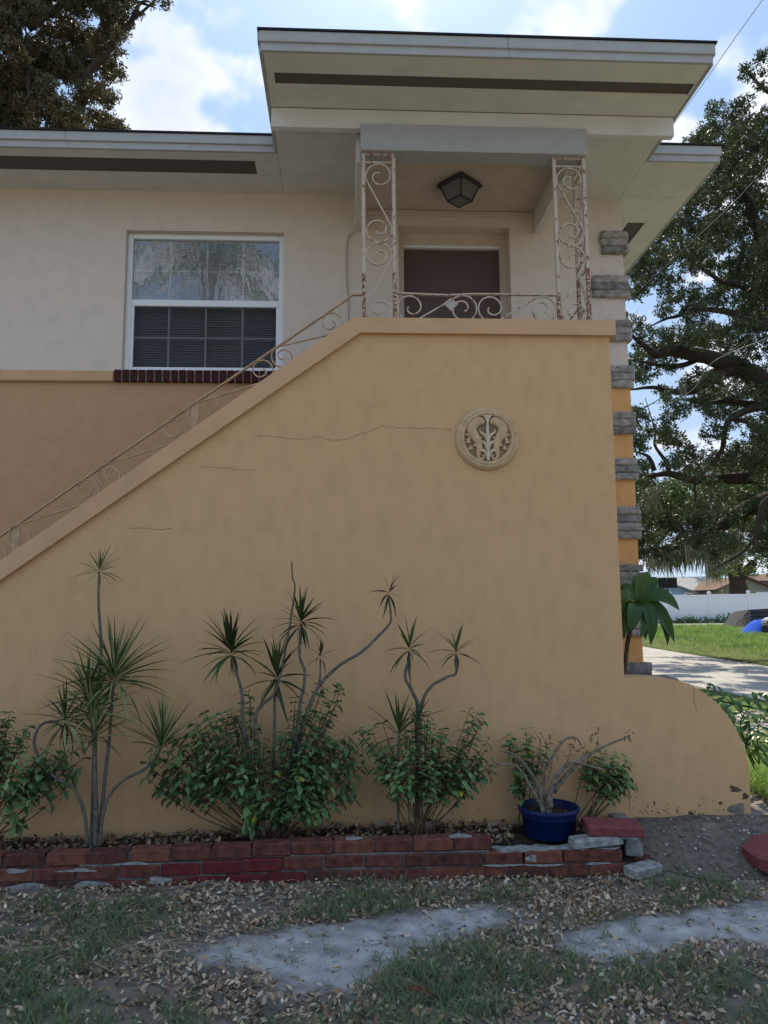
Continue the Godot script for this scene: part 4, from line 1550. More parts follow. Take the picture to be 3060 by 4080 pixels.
	cane(o, [Vector3(0.406, 0.157, 0.24), Vector3(0.41, 0.435, 0.24), Vector3(0.418, 0.843, 0.24), Vector3(0.397, 0.938, 0.24), Vector3(0.347, 1.041, 0.24), Vector3(0.37, 1.14, 0.24), Vector3(0.373, 1.185, 0.24)], 0.014, 0.007, c)
	cane(o, [Vector3(0.417, 0.822, 0.24), Vector3(0.451, 0.913, 0.24), Vector3(0.504, 0.989, 0.24), Vector3(0.594, 1.038, 0.24), Vector3(0.644, 1.057, 0.24), Vector3(0.648, 1.129, 0.24), Vector3(0.648, 1.166, 0.24)], 0.010, 0.007, c)
	cane(o, [Vector3(0.297, 0.173, 0.26), Vector3(0.299, 0.426, 0.26), Vector3(0.305, 0.709, 0.26)], 0.009, 0.007, c)
	rosette(o, Vector3(0.373, 1.185, 0.24), Vector3(0.03, 1, 0.1), 16, 0.168, 0.014, fresh, 5, 125)
	rosette(o, Vector3(0.648, 1.166, 0.24), Vector3(0.03, 1, 0.1), 16, 0.145, 0.014, fresh, 5, 120)
	rosette(o, Vector3(0.305, 0.704, 0.26), Vector3(0.05, 1, 0.1), 14, 0.21, 0.014, fresh, 5, 60)
	rosette(o, Vector3(0.418, 0.785, 0.26), Vector3(0.1, 1, 0.1), 8, 0.16, 0.012, fresh, 10, 80)

	# a few dead leaves hang under the heads
	for h in [Vector3(0.373, 1.169, 0.24), Vector3(0.648, 1.15, 0.24)]:
		rosette(o, h, Vector3(0, 1, 0.1), 4, 0.10, 0.008, [mats.dead_leaf, mats.dracaena_red], 140, 172)

	shrub("leafy green shrub cut by the left edge beside variegated dragon tree", Vector3(-1.988, 0.182, 0.25), [[Vector3(-1.821, 0.594, 0.28), 0.185], [Vector3(-2.017, 0.718, 0.25), 0.212], [Vector3(-1.674, 0.543, 0.26), 0.124], [Vector3(-1.53, 0.581, 0.24), 0.1], [Vector3(-1.807, 0.762, 0.26), 0.065], [Vector3(-1.787, 0.326, 0.3), 0.06], [Vector3(-1.944, 0.849, 0.2), 0.067]], 90, 0.060, 301)
	shrub("wide leafy shrub spreading left below the dark dragon tree", Vector3(-0.484, 0.162, 0.27), [[Vector3(-0.916, 0.629, 0.28), 0.175], [Vector3(-1.048, 0.564, 0.26), 0.12], [Vector3(-0.754, 0.725, 0.26), 0.151], [Vector3(-0.689, 0.558, 0.32), 0.134], [Vector3(-0.853, 0.746, 0.22), 0.096], [Vector3(-0.593, 0.804, 0.2), 0.101], [Vector3(-0.539, 0.929, 0.22), 0.067], [Vector3(-0.539, 0.677, 0.3), 0.122], [Vector3(-0.654, 0.85, 0.24), 0.062], [Vector3(-1.084, 0.477, 0.26), 0.075], [Vector3(-0.819, 0.481, 0.3), 0.096]], 108, 0.060, 302)
	shrub("dense leafy shrub with large low leaves in the middle of bed", Vector3(-0.378, 0.169, 0.3), [[Vector3(-0.344, 0.624, 0.3), 0.155], [Vector3(-0.175, 0.719, 0.28), 0.149], [Vector3(-0.275, 0.48, 0.34), 0.154], [Vector3(-0.479, 0.409, 0.34), 0.122], [Vector3(-0.121, 0.548, 0.32), 0.121], [Vector3(-0.085, 0.918, 0.22), 0.1], [Vector3(-0.017, 0.695, 0.3), 0.11], [Vector3(0.035, 0.415, 0.3), 0.067], [Vector3(-0.257, 0.857, 0.24), 0.089], [Vector3(-0.402, 0.308, 0.34), 0.078], [Vector3(-0.172, 0.353, 0.34), 0.072], [Vector3(0.062, 0.588, 0.28), 0.078]], 120, 0.065, 303)
	shrub("leafy shrub round the foot of the slender forked dragon tree", Vector3(0.413, 0.163, 0.28), [[Vector3(0.409, 0.707, 0.26), 0.145], [Vector3(0.272, 0.639, 0.3), 0.127], [Vector3(0.555, 0.653, 0.26), 0.145], [Vector3(0.776, 0.738, 0.24), 0.107], [Vector3(0.796, 0.597, 0.26), 0.113], [Vector3(0.455, 0.818, 0.22), 0.09], [Vector3(0.482, 0.508, 0.3), 0.117], [Vector3(0.296, 0.49, 0.32), 0.094], [Vector3(0.156, 0.708, 0.24), 0.095], [Vector3(0.627, 0.505, 0.3), 0.101], [Vector3(0.696, 0.449, 0.28), 0.068], [Vector3(0.18, 0.586, 0.28), 0.072]], 110, 0.059, 304)
	shrub("small thin-stemmed shrub behind the left of the blue pot", Vector3(1.057, 0.117, 0.12), [[Vector3(1.06, 0.661, 0.12), 0.076], [Vector3(1.137, 0.623, 0.14), 0.076], [Vector3(0.985, 0.639, 0.14), 0.047], [Vector3(1.044, 0.443, 0.16), 0.064], [Vector3(1.106, 0.517, 0.14), 0.053]], 22, 0.062, 305)
	shrub("small spreading shrub behind the right of the blue pot", Vector3(1.361, 0.111, 0.12), [[Vector3(1.524, 0.51, 0.14), 0.102], [Vector3(1.629, 0.512, 0.16), 0.084], [Vector3(1.688, 0.4, 0.14), 0.055], [Vector3(1.476, 0.533, 0.12), 0.066], [Vector3(1.597, 0.406, 0.16), 0.072], [Vector3(1.674, 0.496, 0.15), 0.061]], 30, 0.062, 306)

	build_pot()
	build_corner_plants()


func build_pot() -> void:
	rng.seed = 77
	var p := thing("plant_pot", "round cobalt blue plastic pot standing on the planter wall", "pot")
	p.position = Vector3(1.168, 0.140, 0.245)
	var st := tool(true)
	lathe(st, [Vector2(0.0, 0.0), Vector2(0.136, 0.0), Vector2(0.142, 0.008), Vector2(0.158, 0.132), Vector2(0.171, 0.135), Vector2(0.176, 0.142), Vector2(0.175, 0.160), Vector2(0.170, 0.165), Vector2(0.164, 0.163), Vector2(0.160, 0.120), Vector2(0.158, 0.11)], 48)
	part("body", st, mats.pot_blue, p)
	st = tool(true)
	lathe(st, [Vector2(0.159, 0.118), Vector2(0.11, 0.122), Vector2(0.0, 0.128)], 30)
	part("soil", st, mats.soil, p)
	var o := thing("desert_rose", "gnarled pale-barked plant with dry curled leaves in the blue pot", "plant")
	var b: Material = mats.bark_pale
	for br in [
		[[Vector3(1.17, 0.22, 0.24), Vector3(1.164, 0.277, 0.24), Vector3(1.171, 0.333, 0.24), Vector3(1.186, 0.392, 0.24)], 0.040, 0.016],
		[[Vector3(1.155, 0.256, 0.24), Vector3(1.12, 0.363, 0.24), Vector3(1.101, 0.438, 0.24), Vector3(1.06, 0.501, 0.24), Vector3(1.013, 0.561, 0.24), Vector3(0.965, 0.596, 0.24), Vector3(0.895, 0.613, 0.24)], 0.017, 0.006],
		[[Vector3(1.136, 0.254, 0.27), Vector3(1.101, 0.344, 0.27), Vector3(1.058, 0.419, 0.27), Vector3(1.017, 0.495, 0.27), Vector3(0.97, 0.534, 0.27), Vector3(0.865, 0.544, 0.27)], 0.016, 0.005],
		[[Vector3(1.175, 0.292, 0.25), Vector3(1.175, 0.364, 0.25), Vector3(1.204, 0.438, 0.25), Vector3(1.25, 0.5, 0.25), Vector3(1.314, 0.543, 0.25), Vector3(1.379, 0.531, 0.25), Vector3(1.506, 0.498, 0.25)], 0.026, 0.005],
		[[Vector3(1.205, 0.369, 0.22), Vector3(1.284, 0.464, 0.22), Vector3(1.367, 0.539, 0.22), Vector3(1.449, 0.592, 0.22), Vector3(1.55, 0.638, 0.22), Vector3(1.668, 0.679, 0.22)], 0.020, 0.006],
		[[Vector3(1.154, 0.313, 0.23), Vector3(1.15, 0.435, 0.23), Vector3(1.155, 0.51, 0.23), Vector3(1.186, 0.551, 0.23), Vector3(1.229, 0.606, 0.23), Vector3(1.27, 0.66, 0.23), Vector3(1.312, 0.683, 0.23), Vector3(1.355, 0.672, 0.23), Vector3(1.381, 0.629, 0.23)], 0.013, 0.005],
		[[Vector3(1.123, 0.25, 0.28), Vector3(1.115, 0.339, 0.28), Vector3(1.107, 0.441, 0.28), Vector3(1.101, 0.488, 0.28)], 0.010, 0.005],
		[[Vector3(1.147, 0.434, 0.25), Vector3(1.139, 0.512, 0.25), Vector3(1.131, 0.59, 0.25), Vector3(1.128, 0.668, 0.25), Vector3(1.112, 0.7, 0.25)], 0.006, 0.003],
		[[Vector3(1.169, 0.434, 0.25), Vector3(1.188, 0.511, 0.25), Vector3(1.207, 0.602, 0.25), Vector3(1.233, 0.641, 0.25)], 0.005, 0.003],
		[[Vector3(1.261, 0.491, 0.21), Vector3(1.304, 0.553, 0.21), Vector3(1.317, 0.606, 0.21), Vector3(1.305, 0.646, 0.21)], 0.006, 0.003],
		[[Vector3(1.452, 0.591, 0.21), Vector3(1.478, 0.63, 0.21), Vector3(1.486, 0.677, 0.21)], 0.005, 0.003]]:
		st = tool(true)
		tube(st, curve(br[0], 6), br[1] * 0.78, br[2] * 0.7, 8, 0.22)
		part("branch", st, b, o)
	for s in [-1.0, 1.0, 0.3]:
		st = tool(true)
		var f: Vector3 = Vector3(1.171, 0.251, 0.24)
		tube(st, curve([f, f + Vector3(0.035 * s, -0.02, 0.03), f + Vector3(0.06 * s, -0.045, 0.05)], 4), 0.022, 0.010, 7, 0.15)
		part("root", st, b, o)
	var dry := leaf_mesh("dry", 0.04, 0.013, 2.2, 0.6, 5, 0.45)
	for g in [[Vector3(1.128, 0.676, 0.25), 9, 0.04], [Vector3(1.198, 0.646, 0.25), 9, 0.045], [Vector3(1.313, 0.627, 0.21), 12, 0.045], [Vector3(1.367, 0.627, 0.23), 8, 0.025], [Vector3(1.48, 0.677, 0.21), 8, 0.035], [Vector3(1.671, 0.681, 0.22), 9, 0.02], [Vector3(1.155, 0.51, 0.24), 7, 0.03], [Vector3(1.195, 0.559, 0.23), 6, 0.03], [Vector3(1.418, 0.585, 0.22), 6, 0.03], [Vector3(0.965, 0.596, 0.24), 4, 0.02]]:
		for k in g[1]:
			var d := any_dir()
			piece("dry_leaf", dry, mats.dead_leaf, o, aim(g[0] + d * g[2], d + Vector3(0, 0.3, 0.1), rng.randf() * TAU, rng.randf_range(0.6, 1.1)))
	# a little dry litter on the pot's soil
	for k in 12:
		var a := rng.randf() * TAU
		var r := rng.randf_range(0.06, 0.14)
		piece("dry_leaf", dry, mats.dead_leaf, p, aim(Vector3(cos(a) * r, 0.130, sin(a) * r), Vector3(rng.randf_range(-1, 1), 0.25, rng.randf_range(-1, 1)), rng.randf_range(-1, 1), 1.0))


# one broad leaf along an arc from a to c, bowed through b
func broad_leaf(o: Node3D, m: Material, a: Vector3, b: Vector3, c: Vector3, wide: float, face: Vector3, called := "leaf") -> void:
	var st := tool(true)
	var rib := tool(true)
	var rows := []
	var spine := []
	var n := 10
	for k in n + 1:
		var f := float(k) / n
		var p := a.lerp(b, f).lerp(b.lerp(c, f), f) + Vector3(0, 0.03 * sin(PI * f) - 0.02 * f * f, 0.02 * sin(PI * f))
		var d := (b - a).lerp(c - b, f).normalized()
		var s := d.cross(face).normalized()
		var up := s.cross(d)
		var w := wide * 0.62 * pow(sin(PI * pow(clampf(f * 0.97 + 0.03, 0, 1), 1.1)), 0.8) * (0.22 if f < 0.08 else 1.0)
		var ruffle := sin(f * 34.0) * 0.03 * w
		rows.append([p - s * w + up * (w * 0.28 + ruffle), p - s * w * 0.5 + up * w * 0.12, p, p + s * w * 0.5 + up * w * 0.12, p + s * w + up * (w * 0.28 - ruffle)])
		spine.append(p + up * 0.0015)
	for k in n:
		for q in 4:
			quad(st, rows[k][q], rows[k + 1][q], rows[k + 1][q + 1], rows[k][q + 1])
	var leaf := part(called, st, m, o)
	tube(rib, spine, wide * 0.035, wide * 0.010, 5)
	part("midrib", rib, mats.frangipani_light, leaf)


func build_corner_plants() -> void:
	rng.seed = 55
	var o := thing("frangipani", "young frangipani with large drooping leaves behind the rounded wall end", "plant")
	var st := tool(true)
	tube(st, curve([Vector3(1.833, 0.862, -0.3), Vector3(1.851, 1.042, -0.3), Vector3(1.873, 1.178, -0.3), Vector3(1.907, 1.315, -0.3), Vector3(1.942, 1.45, -0.3)], 5), 0.014, 0.016, 8, 0.1)
	part("stem", st, mats.twig, o)
	var h: Vector3 = Vector3(1.946, 1.462, -0.3)
	var g: Material = mats.frangipani
	var l: Material = mats.frangipani_light
	var tips := [
		[Vector3(1.88, 1.549, -0.3), Vector3(1.815, 1.568, -0.3), 0.060, g], [Vector3(1.843, 1.514, -0.22), Vector3(1.797, 1.451, -0.22), 0.070, l],
		[Vector3(2.094, 1.522, -0.26), Vector3(2.224, 1.429, -0.26), 0.085, g], [Vector3(2.098, 1.436, -0.32), Vector3(2.204, 1.214, -0.32), 0.085, g],
		[Vector3(2.023, 1.407, -0.2), Vector3(1.991, 1.203, -0.2), 0.075, g], [Vector3(2.014, 1.346, -0.24), Vector3(1.903, 1.253, -0.15), 0.060, g],
		[Vector3(1.808, 1.409, -0.18), Vector3(1.804, 1.247, -0.18), 0.075, g], [Vector3(1.863, 1.393, -0.14), Vector3(1.84, 1.29, -0.14), 0.080, g],
		[Vector3(1.992, 1.376, -0.26), Vector3(1.979, 1.231, -0.26), 0.050, g], [Vector3(2.009, 1.562, -0.36), Vector3(2.063, 1.694, -0.36), 0.080, l],
		[Vector3(2.078, 1.547, -0.4), Vector3(2.136, 1.657, -0.4), 0.075, g], [Vector3(1.99, 1.564, -0.42), Vector3(2.031, 1.671, -0.42), 0.075, l], [Vector3(2.161, 1.374, -0.34), Vector3(2.163, 1.189, -0.34), 0.055, g]]
	for t in tips:
		broad_leaf(o, t[2 + 1], h, t[0], t[1], t[2], Vector3(0, 0.45, 1).normalized())
	# the cut-leaved plant behind the wall's curve
	o = thing("split_leaf_philodendron", "dark split-leaved philodendron rising behind the curved wall end", "plant")
	for f in [[Vector3(2.856, 0.383, -0.55), Vector3(2.745, 0.697, -0.55), Vector3(2.539, 0.876, -0.55), 0], [Vector3(2.795, 0.362, -0.5), Vector3(2.716, 0.641, -0.5), Vector3(2.874, 0.808, -0.5), 0], [Vector3(2.768, 0.373, -0.45), Vector3(2.723, 0.557, -0.45), Vector3(2.892, 0.671, -0.45), 0], [Vector3(2.782, 0.336, -0.48), Vector3(2.735, 0.502, -0.48), Vector3(2.917, 0.499, -0.48), 1], [Vector3(2.751, 0.349, -0.42), Vector3(2.732, 0.455, -0.42), Vector3(2.915, 0.406, -0.42), 1], [Vector3(2.934, 0.321, -0.7), Vector3(2.765, 0.58, -0.7), Vector3(2.689, 0.71, -0.7), 0], [Vector3(2.881, 0.341, -0.6), Vector3(2.9, 0.624, -0.6), Vector3(3.081, 0.813, -0.6), 0]]:
		var m: Material = mats.philodendron if f[3] == 0 else mats.frangipani_light  # lower fronds get a paler green, sunlight painted into their colour
		var path := curve([f[0], f[1], f[2]], 8)
		var frond := tool(true)
		tube(frond, path, 0.006, 0.003, 5)
		var n := path.size()
		for k in range(6, n, 2):
			var t := float(k - 6) / (n - 7)
			var d: Vector3 = (path[mini(k + 1, n - 1)] - path[k - 1]).normalized()
			var s := d.cross(Vector3(0.1, 0.75, 0.6).normalized()).normalized()
			var long := 0.135 * sin(PI * (0.25 + 0.65 * t))
			for q in [-1.0, 1.0]:
				blade(frond, long, 0.044, 0.4, 0.25, 4, 0.55, aim(path[k], s * q + d * 0.55 + Vector3(0, 0.1, 0), 0.3 * q))
		blade(frond, 0.07, 0.03, 0.4, 0.3, 4, 0.45, aim(path[-1], path[-1] - path[-3]))
		part("frond", frond, m, o)

# ---------------------------------------------------------------- beyond the house: lane, lawn, fence, neighbours

func sheet(called: String, poly: Array, m: Material, lift: float) -> void:
	ground_sheet(called, PackedVector2Array(poly), m, lift)


func gable_house(label: String, at: Vector3, size: Vector3, rise: float, wall: Material, roof_m: Material, wins: Array, ridge_along_x: bool) -> Node3D:
	var o := thing("neighbour_house", label, "house", "houses behind the white fence")
	o.position = at
	var w := size.x / 2.0
	var d := size.z
	var st := tool()
	box(st, Vector3(-w, -0.3, -d), Vector3(w, size.y, 0))
	if not ridge_along_x:
		tri(st, Vector3(-w, size.y, 0), Vector3(0, size.y + rise, 0), Vector3(w, size.y, 0))
		tri(st, Vector3(w, size.y, -d), Vector3(0, size.y + rise, -d), Vector3(-w, size.y, -d))
	part("wall", st, wall, o)
	st = tool()
	var e := 0.35
	if ridge_along_x:
		slab_roof(st, [Vector3(-w - e, size.y - 0.1, e), Vector3(w + e, size.y - 0.1, e), Vector3(w + e, size.y + rise, -d / 2), Vector3(-w - e, size.y + rise, -d / 2)])
		slab_roof(st, [Vector3(w + e, size.y - 0.1, -d - e), Vector3(-w - e, size.y - 0.1, -d - e), Vector3(-w - e, size.y + rise, -d / 2), Vector3(w + e, size.y + rise, -d / 2)])
	else:
		slab_roof(st, [Vector3(-w - e, size.y - 0.12, e), Vector3(0, size.y + rise, e), Vector3(0, size.y + rise, -d - e), Vector3(-w - e, size.y - 0.12, -d - e)])
		slab_roof(st, [Vector3(0, size.y + rise, e), Vector3(w + e, size.y - 0.12, e), Vector3(w + e, size.y - 0.12, -d - e), Vector3(0, size.y + rise, -d - e)])
	part("roof", st, roof_m, o)
	for v in wins:
		st = tool()
		box(st, Vector3(v[0] - 0.08, v[1] - 0.08, 0.0), Vector3(v[0] + v[2] + 0.08, v[1] + v[3] + 0.08, 0.05))
		var f := part("window", st, mats.vinyl, o)
		var panes: int = v[4]
		for k in panes:
			st = tool()
			var x0: float = v[0] + v[2] * k / panes + 0.03
			box(st, Vector3(x0, v[1] + 0.03, 0.04), Vector3(v[0] + v[2] * (k + 1) / panes - 0.03, v[1] + v[3] - 0.03, 0.058))
			part("pane", st, mats.far_glass, f)
	return o


func slab_roof(st: SurfaceTool, q: Array) -> void:
	var n: Vector3 = (q[1] - q[0]).cross(q[3] - q[0]).normalized() * 0.1
	if n.y < 0:
		n = -n
	quad(st, q[0] + n, q[3] + n, q[2] + n, q[1] + n)
	quad(st, q[0], q[1], q[2], q[3])
	for k in 4:
		var a: Vector3 = q[k]
		var b: Vector3 = q[(k + 1) % 4]
		quad(st, a, a + n, b + n, b)


func build_street() -> void:
	rng.seed = 91
	# the lane along the side of the house, and the street it meets far behind
	var lane := []
	for z in [12.0, 2.0, -2.0, -5.0, -8.0, -11.0, -15.0, -19.0, -23.0, -31.0, -36.0]:
		lane.append(Vector2(6.25 + rng.randf_range(-0.1, 0.1), z))
	for z in [-36.0, -31.0, -23.0, -19.0, -16.0, -13.5, -11.0, -8.0, -5.0, -2.0, 2.0, 12.0]:
		lane.append(Vector2(9.75 + rng.randf_range(-0.12, 0.12), z))
	sheet("lane", lane, mats.asphalt, 0.012)
	sheet("street", [Vector2(-60, -40.0), Vector2(-60, -36.5), Vector2(70, -36.5), Vector2(70, -40.0)], mats.asphalt, 0.02)
	sheet("lawn", [Vector2(9.9, -36.2), Vector2(10.2, -27.0), Vector2(9.85, -19.0), Vector2(9.9, -10.0), Vector2(9.9, 4.0), Vector2(40, 4.0), Vector2(40, -36.2)], mats.turf, 0.016)
	sheet("verge", [Vector2(2.95, -36.2), Vector2(2.95, -0.25), Vector2(3.1, 0.05), Vector2(4.2, 0.3), Vector2(6.1, 0.3), Vector2(6.15, -36.2)], mats.turf, 0.010)
	sheet("garden_path", [Vector2(3.079, -1.574), Vector2(3.602, -2.277), Vector2(3.943, -2.667), Vector2(4.185, -2.53), Vector2(4.427, -2.205), Vector2(3.97, -1.5), Vector2(3.776, -1.831), Vector2(3.601, -2.035)], mats.concrete, 0.03)
	# white vinyl fence: posts with caps, panels with rails
	var f := thing("vinyl_fence", "long white vinyl privacy fence across the street", "fence")
	var x := 9.8
	var zf := -41.0
	var k := 0
	while x < 40.0:
		var y := 0.27 + 0.012 * (x - 19.0)
		var st := tool()
		soft_box(st, Vector3(x - 0.07, y, zf - 0.07), Vector3(x + 0.07, y + 1.80, zf + 0.07), 0.01)
		var p := part("post", st, mats.fence_vinyl, f)
		st = tool()
		soft_box(st, Vector3(x - 0.10, y + 1.80, zf - 0.10), Vector3(x + 0.10, y + 1.84, zf + 0.10), 0.01)
		soft_box(st, Vector3(x - 0.07, y + 1.84, zf - 0.07), Vector3(x + 0.07, y + 1.92, zf + 0.07), 0.02)
		part("cap", st, mats.fence_vinyl, p)
		st = tool()
		box(st, Vector3(x + 0.07, y + 0.05, zf - 0.02), Vector3(x + 2.37, y + 1.66, zf + 0.02))
		part("panel", st, mats.fence_vinyl, f)
		for h in [[0.02, 0.14], [1.62, 1.73]]:
			st = tool()
			soft_box(st, Vector3(x + 0.07, y + h[0], zf - 0.04), Vector3(x + 2.37, y + h[1], zf + 0.04), 0.01)
			part("rail", st, mats.fence_vinyl, f)
		x += 2.44
		k += 1
	# low plants at the fence's foot
	var bushes := []
	for q in 500:
		var bx := rng.randf_range(14.0, 34.0)
		if rng.randf() > 0.35 + 0.5 * sin(bx * 1.3) * sin(bx * 0.7):
			continue
		bushes.append(aim(Vector3(bx, 0.33 + rng.randf_range(0.0, 0.25), zf + 0.5 + rng.randf_range(-0.2, 0.3)), any_dir(), 0.0, rng.randf_range(1.5, 3.0)))
	tag(scatter("fence_weeds", leaf_cluster(), mats.shrub_leaf_dark, self, bushes), "low dark weeds along the foot of the white fence", "weeds")
	# the back of a dark street sign behind the fence
	var s := thing("street_sign", "dark back of a rectangular sign on a post behind white fence", "sign")
	var st := tool()
	soft_box(st, Vector3(-0.60, 2.43, -0.02), Vector3(0.60, 3.07, 0.02), 0.018)
	part("board", st, mats.sign_back, s)
	st = tool(true)
	tube(st, [Vector3(0.02, 0.2, -0.06), Vector3(0.02, 2.9, -0.06)], 0.04, 0.04, 8)
	part("post", st, mats.sign_back, s)
	s.position = Vector3(19.9, 0.02, -42.0)
	# neighbours
	gable_house("small pale blue gabled house behind the fence beside the dark sign", Vector3(23.0, 0.3, -50.0), Vector3(4.0, 2.0, 6.0), 0.75, mats.house_blue, mats.roof_grey, [[1.55, 0.8, 0.5, 1.1, 1]], false)
	gable_house("white house with grey metal roof behind the fence", Vector3(27.2, 0.3, -56.0), Vector3(9.0, 2.3, 8.0), 1.1, mats.house_white, mats.roof_grey, [[1.0, 0.6, 0.8, 1.2, 1]], true)
	gable_house("grey-green gabled house with brown roof and one window", Vector3(30.1, 0.3, -52.0), Vector3(4.2, 2.25, 6.0), 0.85, mats.house_green, mats.roof_brown, [[0.9, 0.7, 0.9, 1.25, 2]], false)
	gable_house("lilac-grey lean-to house half behind the oak trunk", Vector3(33.0, 0.3, -53.0), Vector3(2.6, 2.9, 5.0), 0.5, mats.house_lilac, mats.roof_brown, [], true)
	gable_house("buff house with faded red roof at the right edge", Vector3(39.0, 0.3, -52.0), Vector3(8.4, 2.75, 6.0), 1.05, mats.house_buff, mats.roof_red, [[-3.3, 0.9, 1.5, 1.35, 2]], true)
	build_yard_things()
	build_wires()


func build_yard_things() -> void:
	# a dark tarpaulin drawn over something low and long
	var o := thing("dark_tarpaulin", "weathered dark tarpaulin over a low heap at the lawn's end", "tarpaulin")
	var st := tool()
	var a: Vector3 = Vector3(18.536, 0.081, -32)
	var prof := [Vector2(0.0, 0.0), Vector2(0.95, 1.08), Vector2(3.0, 1.18), Vector2(6.5, 0.95), Vector2(7.5, 0.0)]
	for k in prof.size() - 1:
		for q in 4:
			var p: Vector2 = prof[k].lerp(prof[k + 1], q / 4.0)
			var r: Vector2 = prof[k].lerp(prof[k + 1], (q + 1) / 4.0)
			var w := rng.randf_range(-0.04, 0.04)
			quad(st, a + Vector3(p.x, 0, 0.9), a + Vector3(p.x + 0.1, p.y, w), a + Vector3(r.x + 0.1, r.y, w), a + Vector3(r.x, 0, 0.9))
			quad(st, a + Vector3(p.x + 0.1, p.y, w), a + Vector3(p.x + 0.3, p.y * 0.9, -1.8), a + Vector3(r.x + 0.3, r.y * 0.9, -1.8), a + Vector3(r.x + 0.1, r.y, w))
	part("cover", st, mats.tarp_dark, o)
	for k in 5:
		st = tool()
		var y := 0.18 + k * 0.19
		strap(st, [a + Vector3(1.0, y, 0.92 - y * 0.82), a + Vector3(2.4, y + 0.02, 0.93 - y * 0.80), a + Vector3(4.2, y, 0.92 - y * 0.82)], Vector3.BACK, 0.02, 0.03)
		part("fold", st, mats.sign_back, o)
	o = thing("blue_tarpaulin", "bright blue plastic sheet bundled beside the parked car", "tarpaulin")
	st = tool(true)
	var c: Vector3 = Vector3(17.709, 0.041, -27.5)
	var n := FastNoiseLite.new()
	n.seed = 3
	n.frequency = 1.2
	for i in 12:
		for j in 8:
			var q := []
			for d in [[0, 0], [0, 1], [1, 1], [1, 0]]:
				var u := float(i + d[0]) / 12.0
				var v := float(j + d[1]) / 8.0
				var px := (u - 0.5) * 2.0
				var pz := (v - 0.5) * 1.6
				var hgt := 0.75 * pow(sin(PI * v), 0.6) * (0.25 + 0.75 * smoothstep(0.0, 0.45, u)) * (1.0 if u < 0.97 else 0.2)
				q.append(c + Vector3(px, maxf(0.0, hgt + n.get_noise_2d(px * 2.0, pz * 2.0) * 0.12), -pz))
			quad(st, q[0], q[1], q[2], q[3])
	part("sheet", st, mats.tarp_blue, o)
	build_car()


func build_car() -> void:
	# its nose alone reaches into the picture
	var o := thing("parked_car", "white and black car parked on the lawn, nose showing at right", "car")
	o.position = Vector3(18.45, 0.08, -24.0)
	o.rotation.y = deg_to_rad(4.0)
	var side := [Vector2(-2.15, 0.35), Vector2(-2.2, 0.62), Vector2(-2.1, 0.82), Vector2(-1.0, 0.98), Vector2(-0.35, 1.42), Vector2(0.9, 1.45), Vector2(1.7, 1.05), Vector2(2.15, 0.98), Vector2(2.2, 0.4)]
	var st := tool(true)
	st.set_smooth_group(-1)
	slab(st, PackedVector2Array(side), 0.82, -0.82)
	part("body", st, mats.car_white, o)
	st = tool()
	soft_box(st, Vector3(-2.27, 0.26, -0.84), Vector3(-2.02, 0.56, 0.84), 0.05)
	part("bumper", st, mats.car_black, o)
	st = tool()
	soft_box(st, Vector3(-2.235, 0.57, -0.45), Vector3(-2.18, 0.72, 0.45), 0.02)
	part("grille", st, mats.car_black, o)
	for s in [-1.0, 1.0]:
		st = tool()
		soft_box(st, Vector3(-2.25, 0.60, s * 0.66 - 0.16), Vector3(-2.02, 0.76, s * 0.66 + 0.17), 0.03)
		part("headlight", st, mats.chrome, o)
		st = tool()
		slab(st, PackedVector2Array([Vector2(-0.85, 0.99), Vector2(-0.32, 1.36), Vector2(0.85, 1.39), Vector2(1.45, 1.05)]), s * 0.828 + 0.004, s * 0.828 - 0.004)
		part("side_window", st, mats.far_glass, o)
		for x in [-1.35, 1.35]:
			st = tool(true)
			lathe(st, [Vector2(0.0, -0.1), Vector2(0.24, -0.1), Vector2(0.33, -0.09), Vector2(0.34, 0.0), Vector2(0.33, 0.09), Vector2(0.24, 0.1), Vector2(0.22, 0.08), Vector2(0.0, 0.08)], 24, Transform3D(Basis(Vector3.RIGHT, PI / 2.0), Vector3(x, 0.34, s * 0.76)))
			var w := part("wheel", st, mats.tyre, o)
			st = tool(true)
			lathe(st, [Vector2(0.0, -0.11), Vector2(0.2, -0.105), Vector2(0.2, 0.105), Vector2(0.0, 0.11)], 20, Transform3D(Basis(Vector3.RIGHT, PI / 2.0), Vector3(x, 0.34, s * 0.76)))
			part("rim", st, mats.chrome, w)


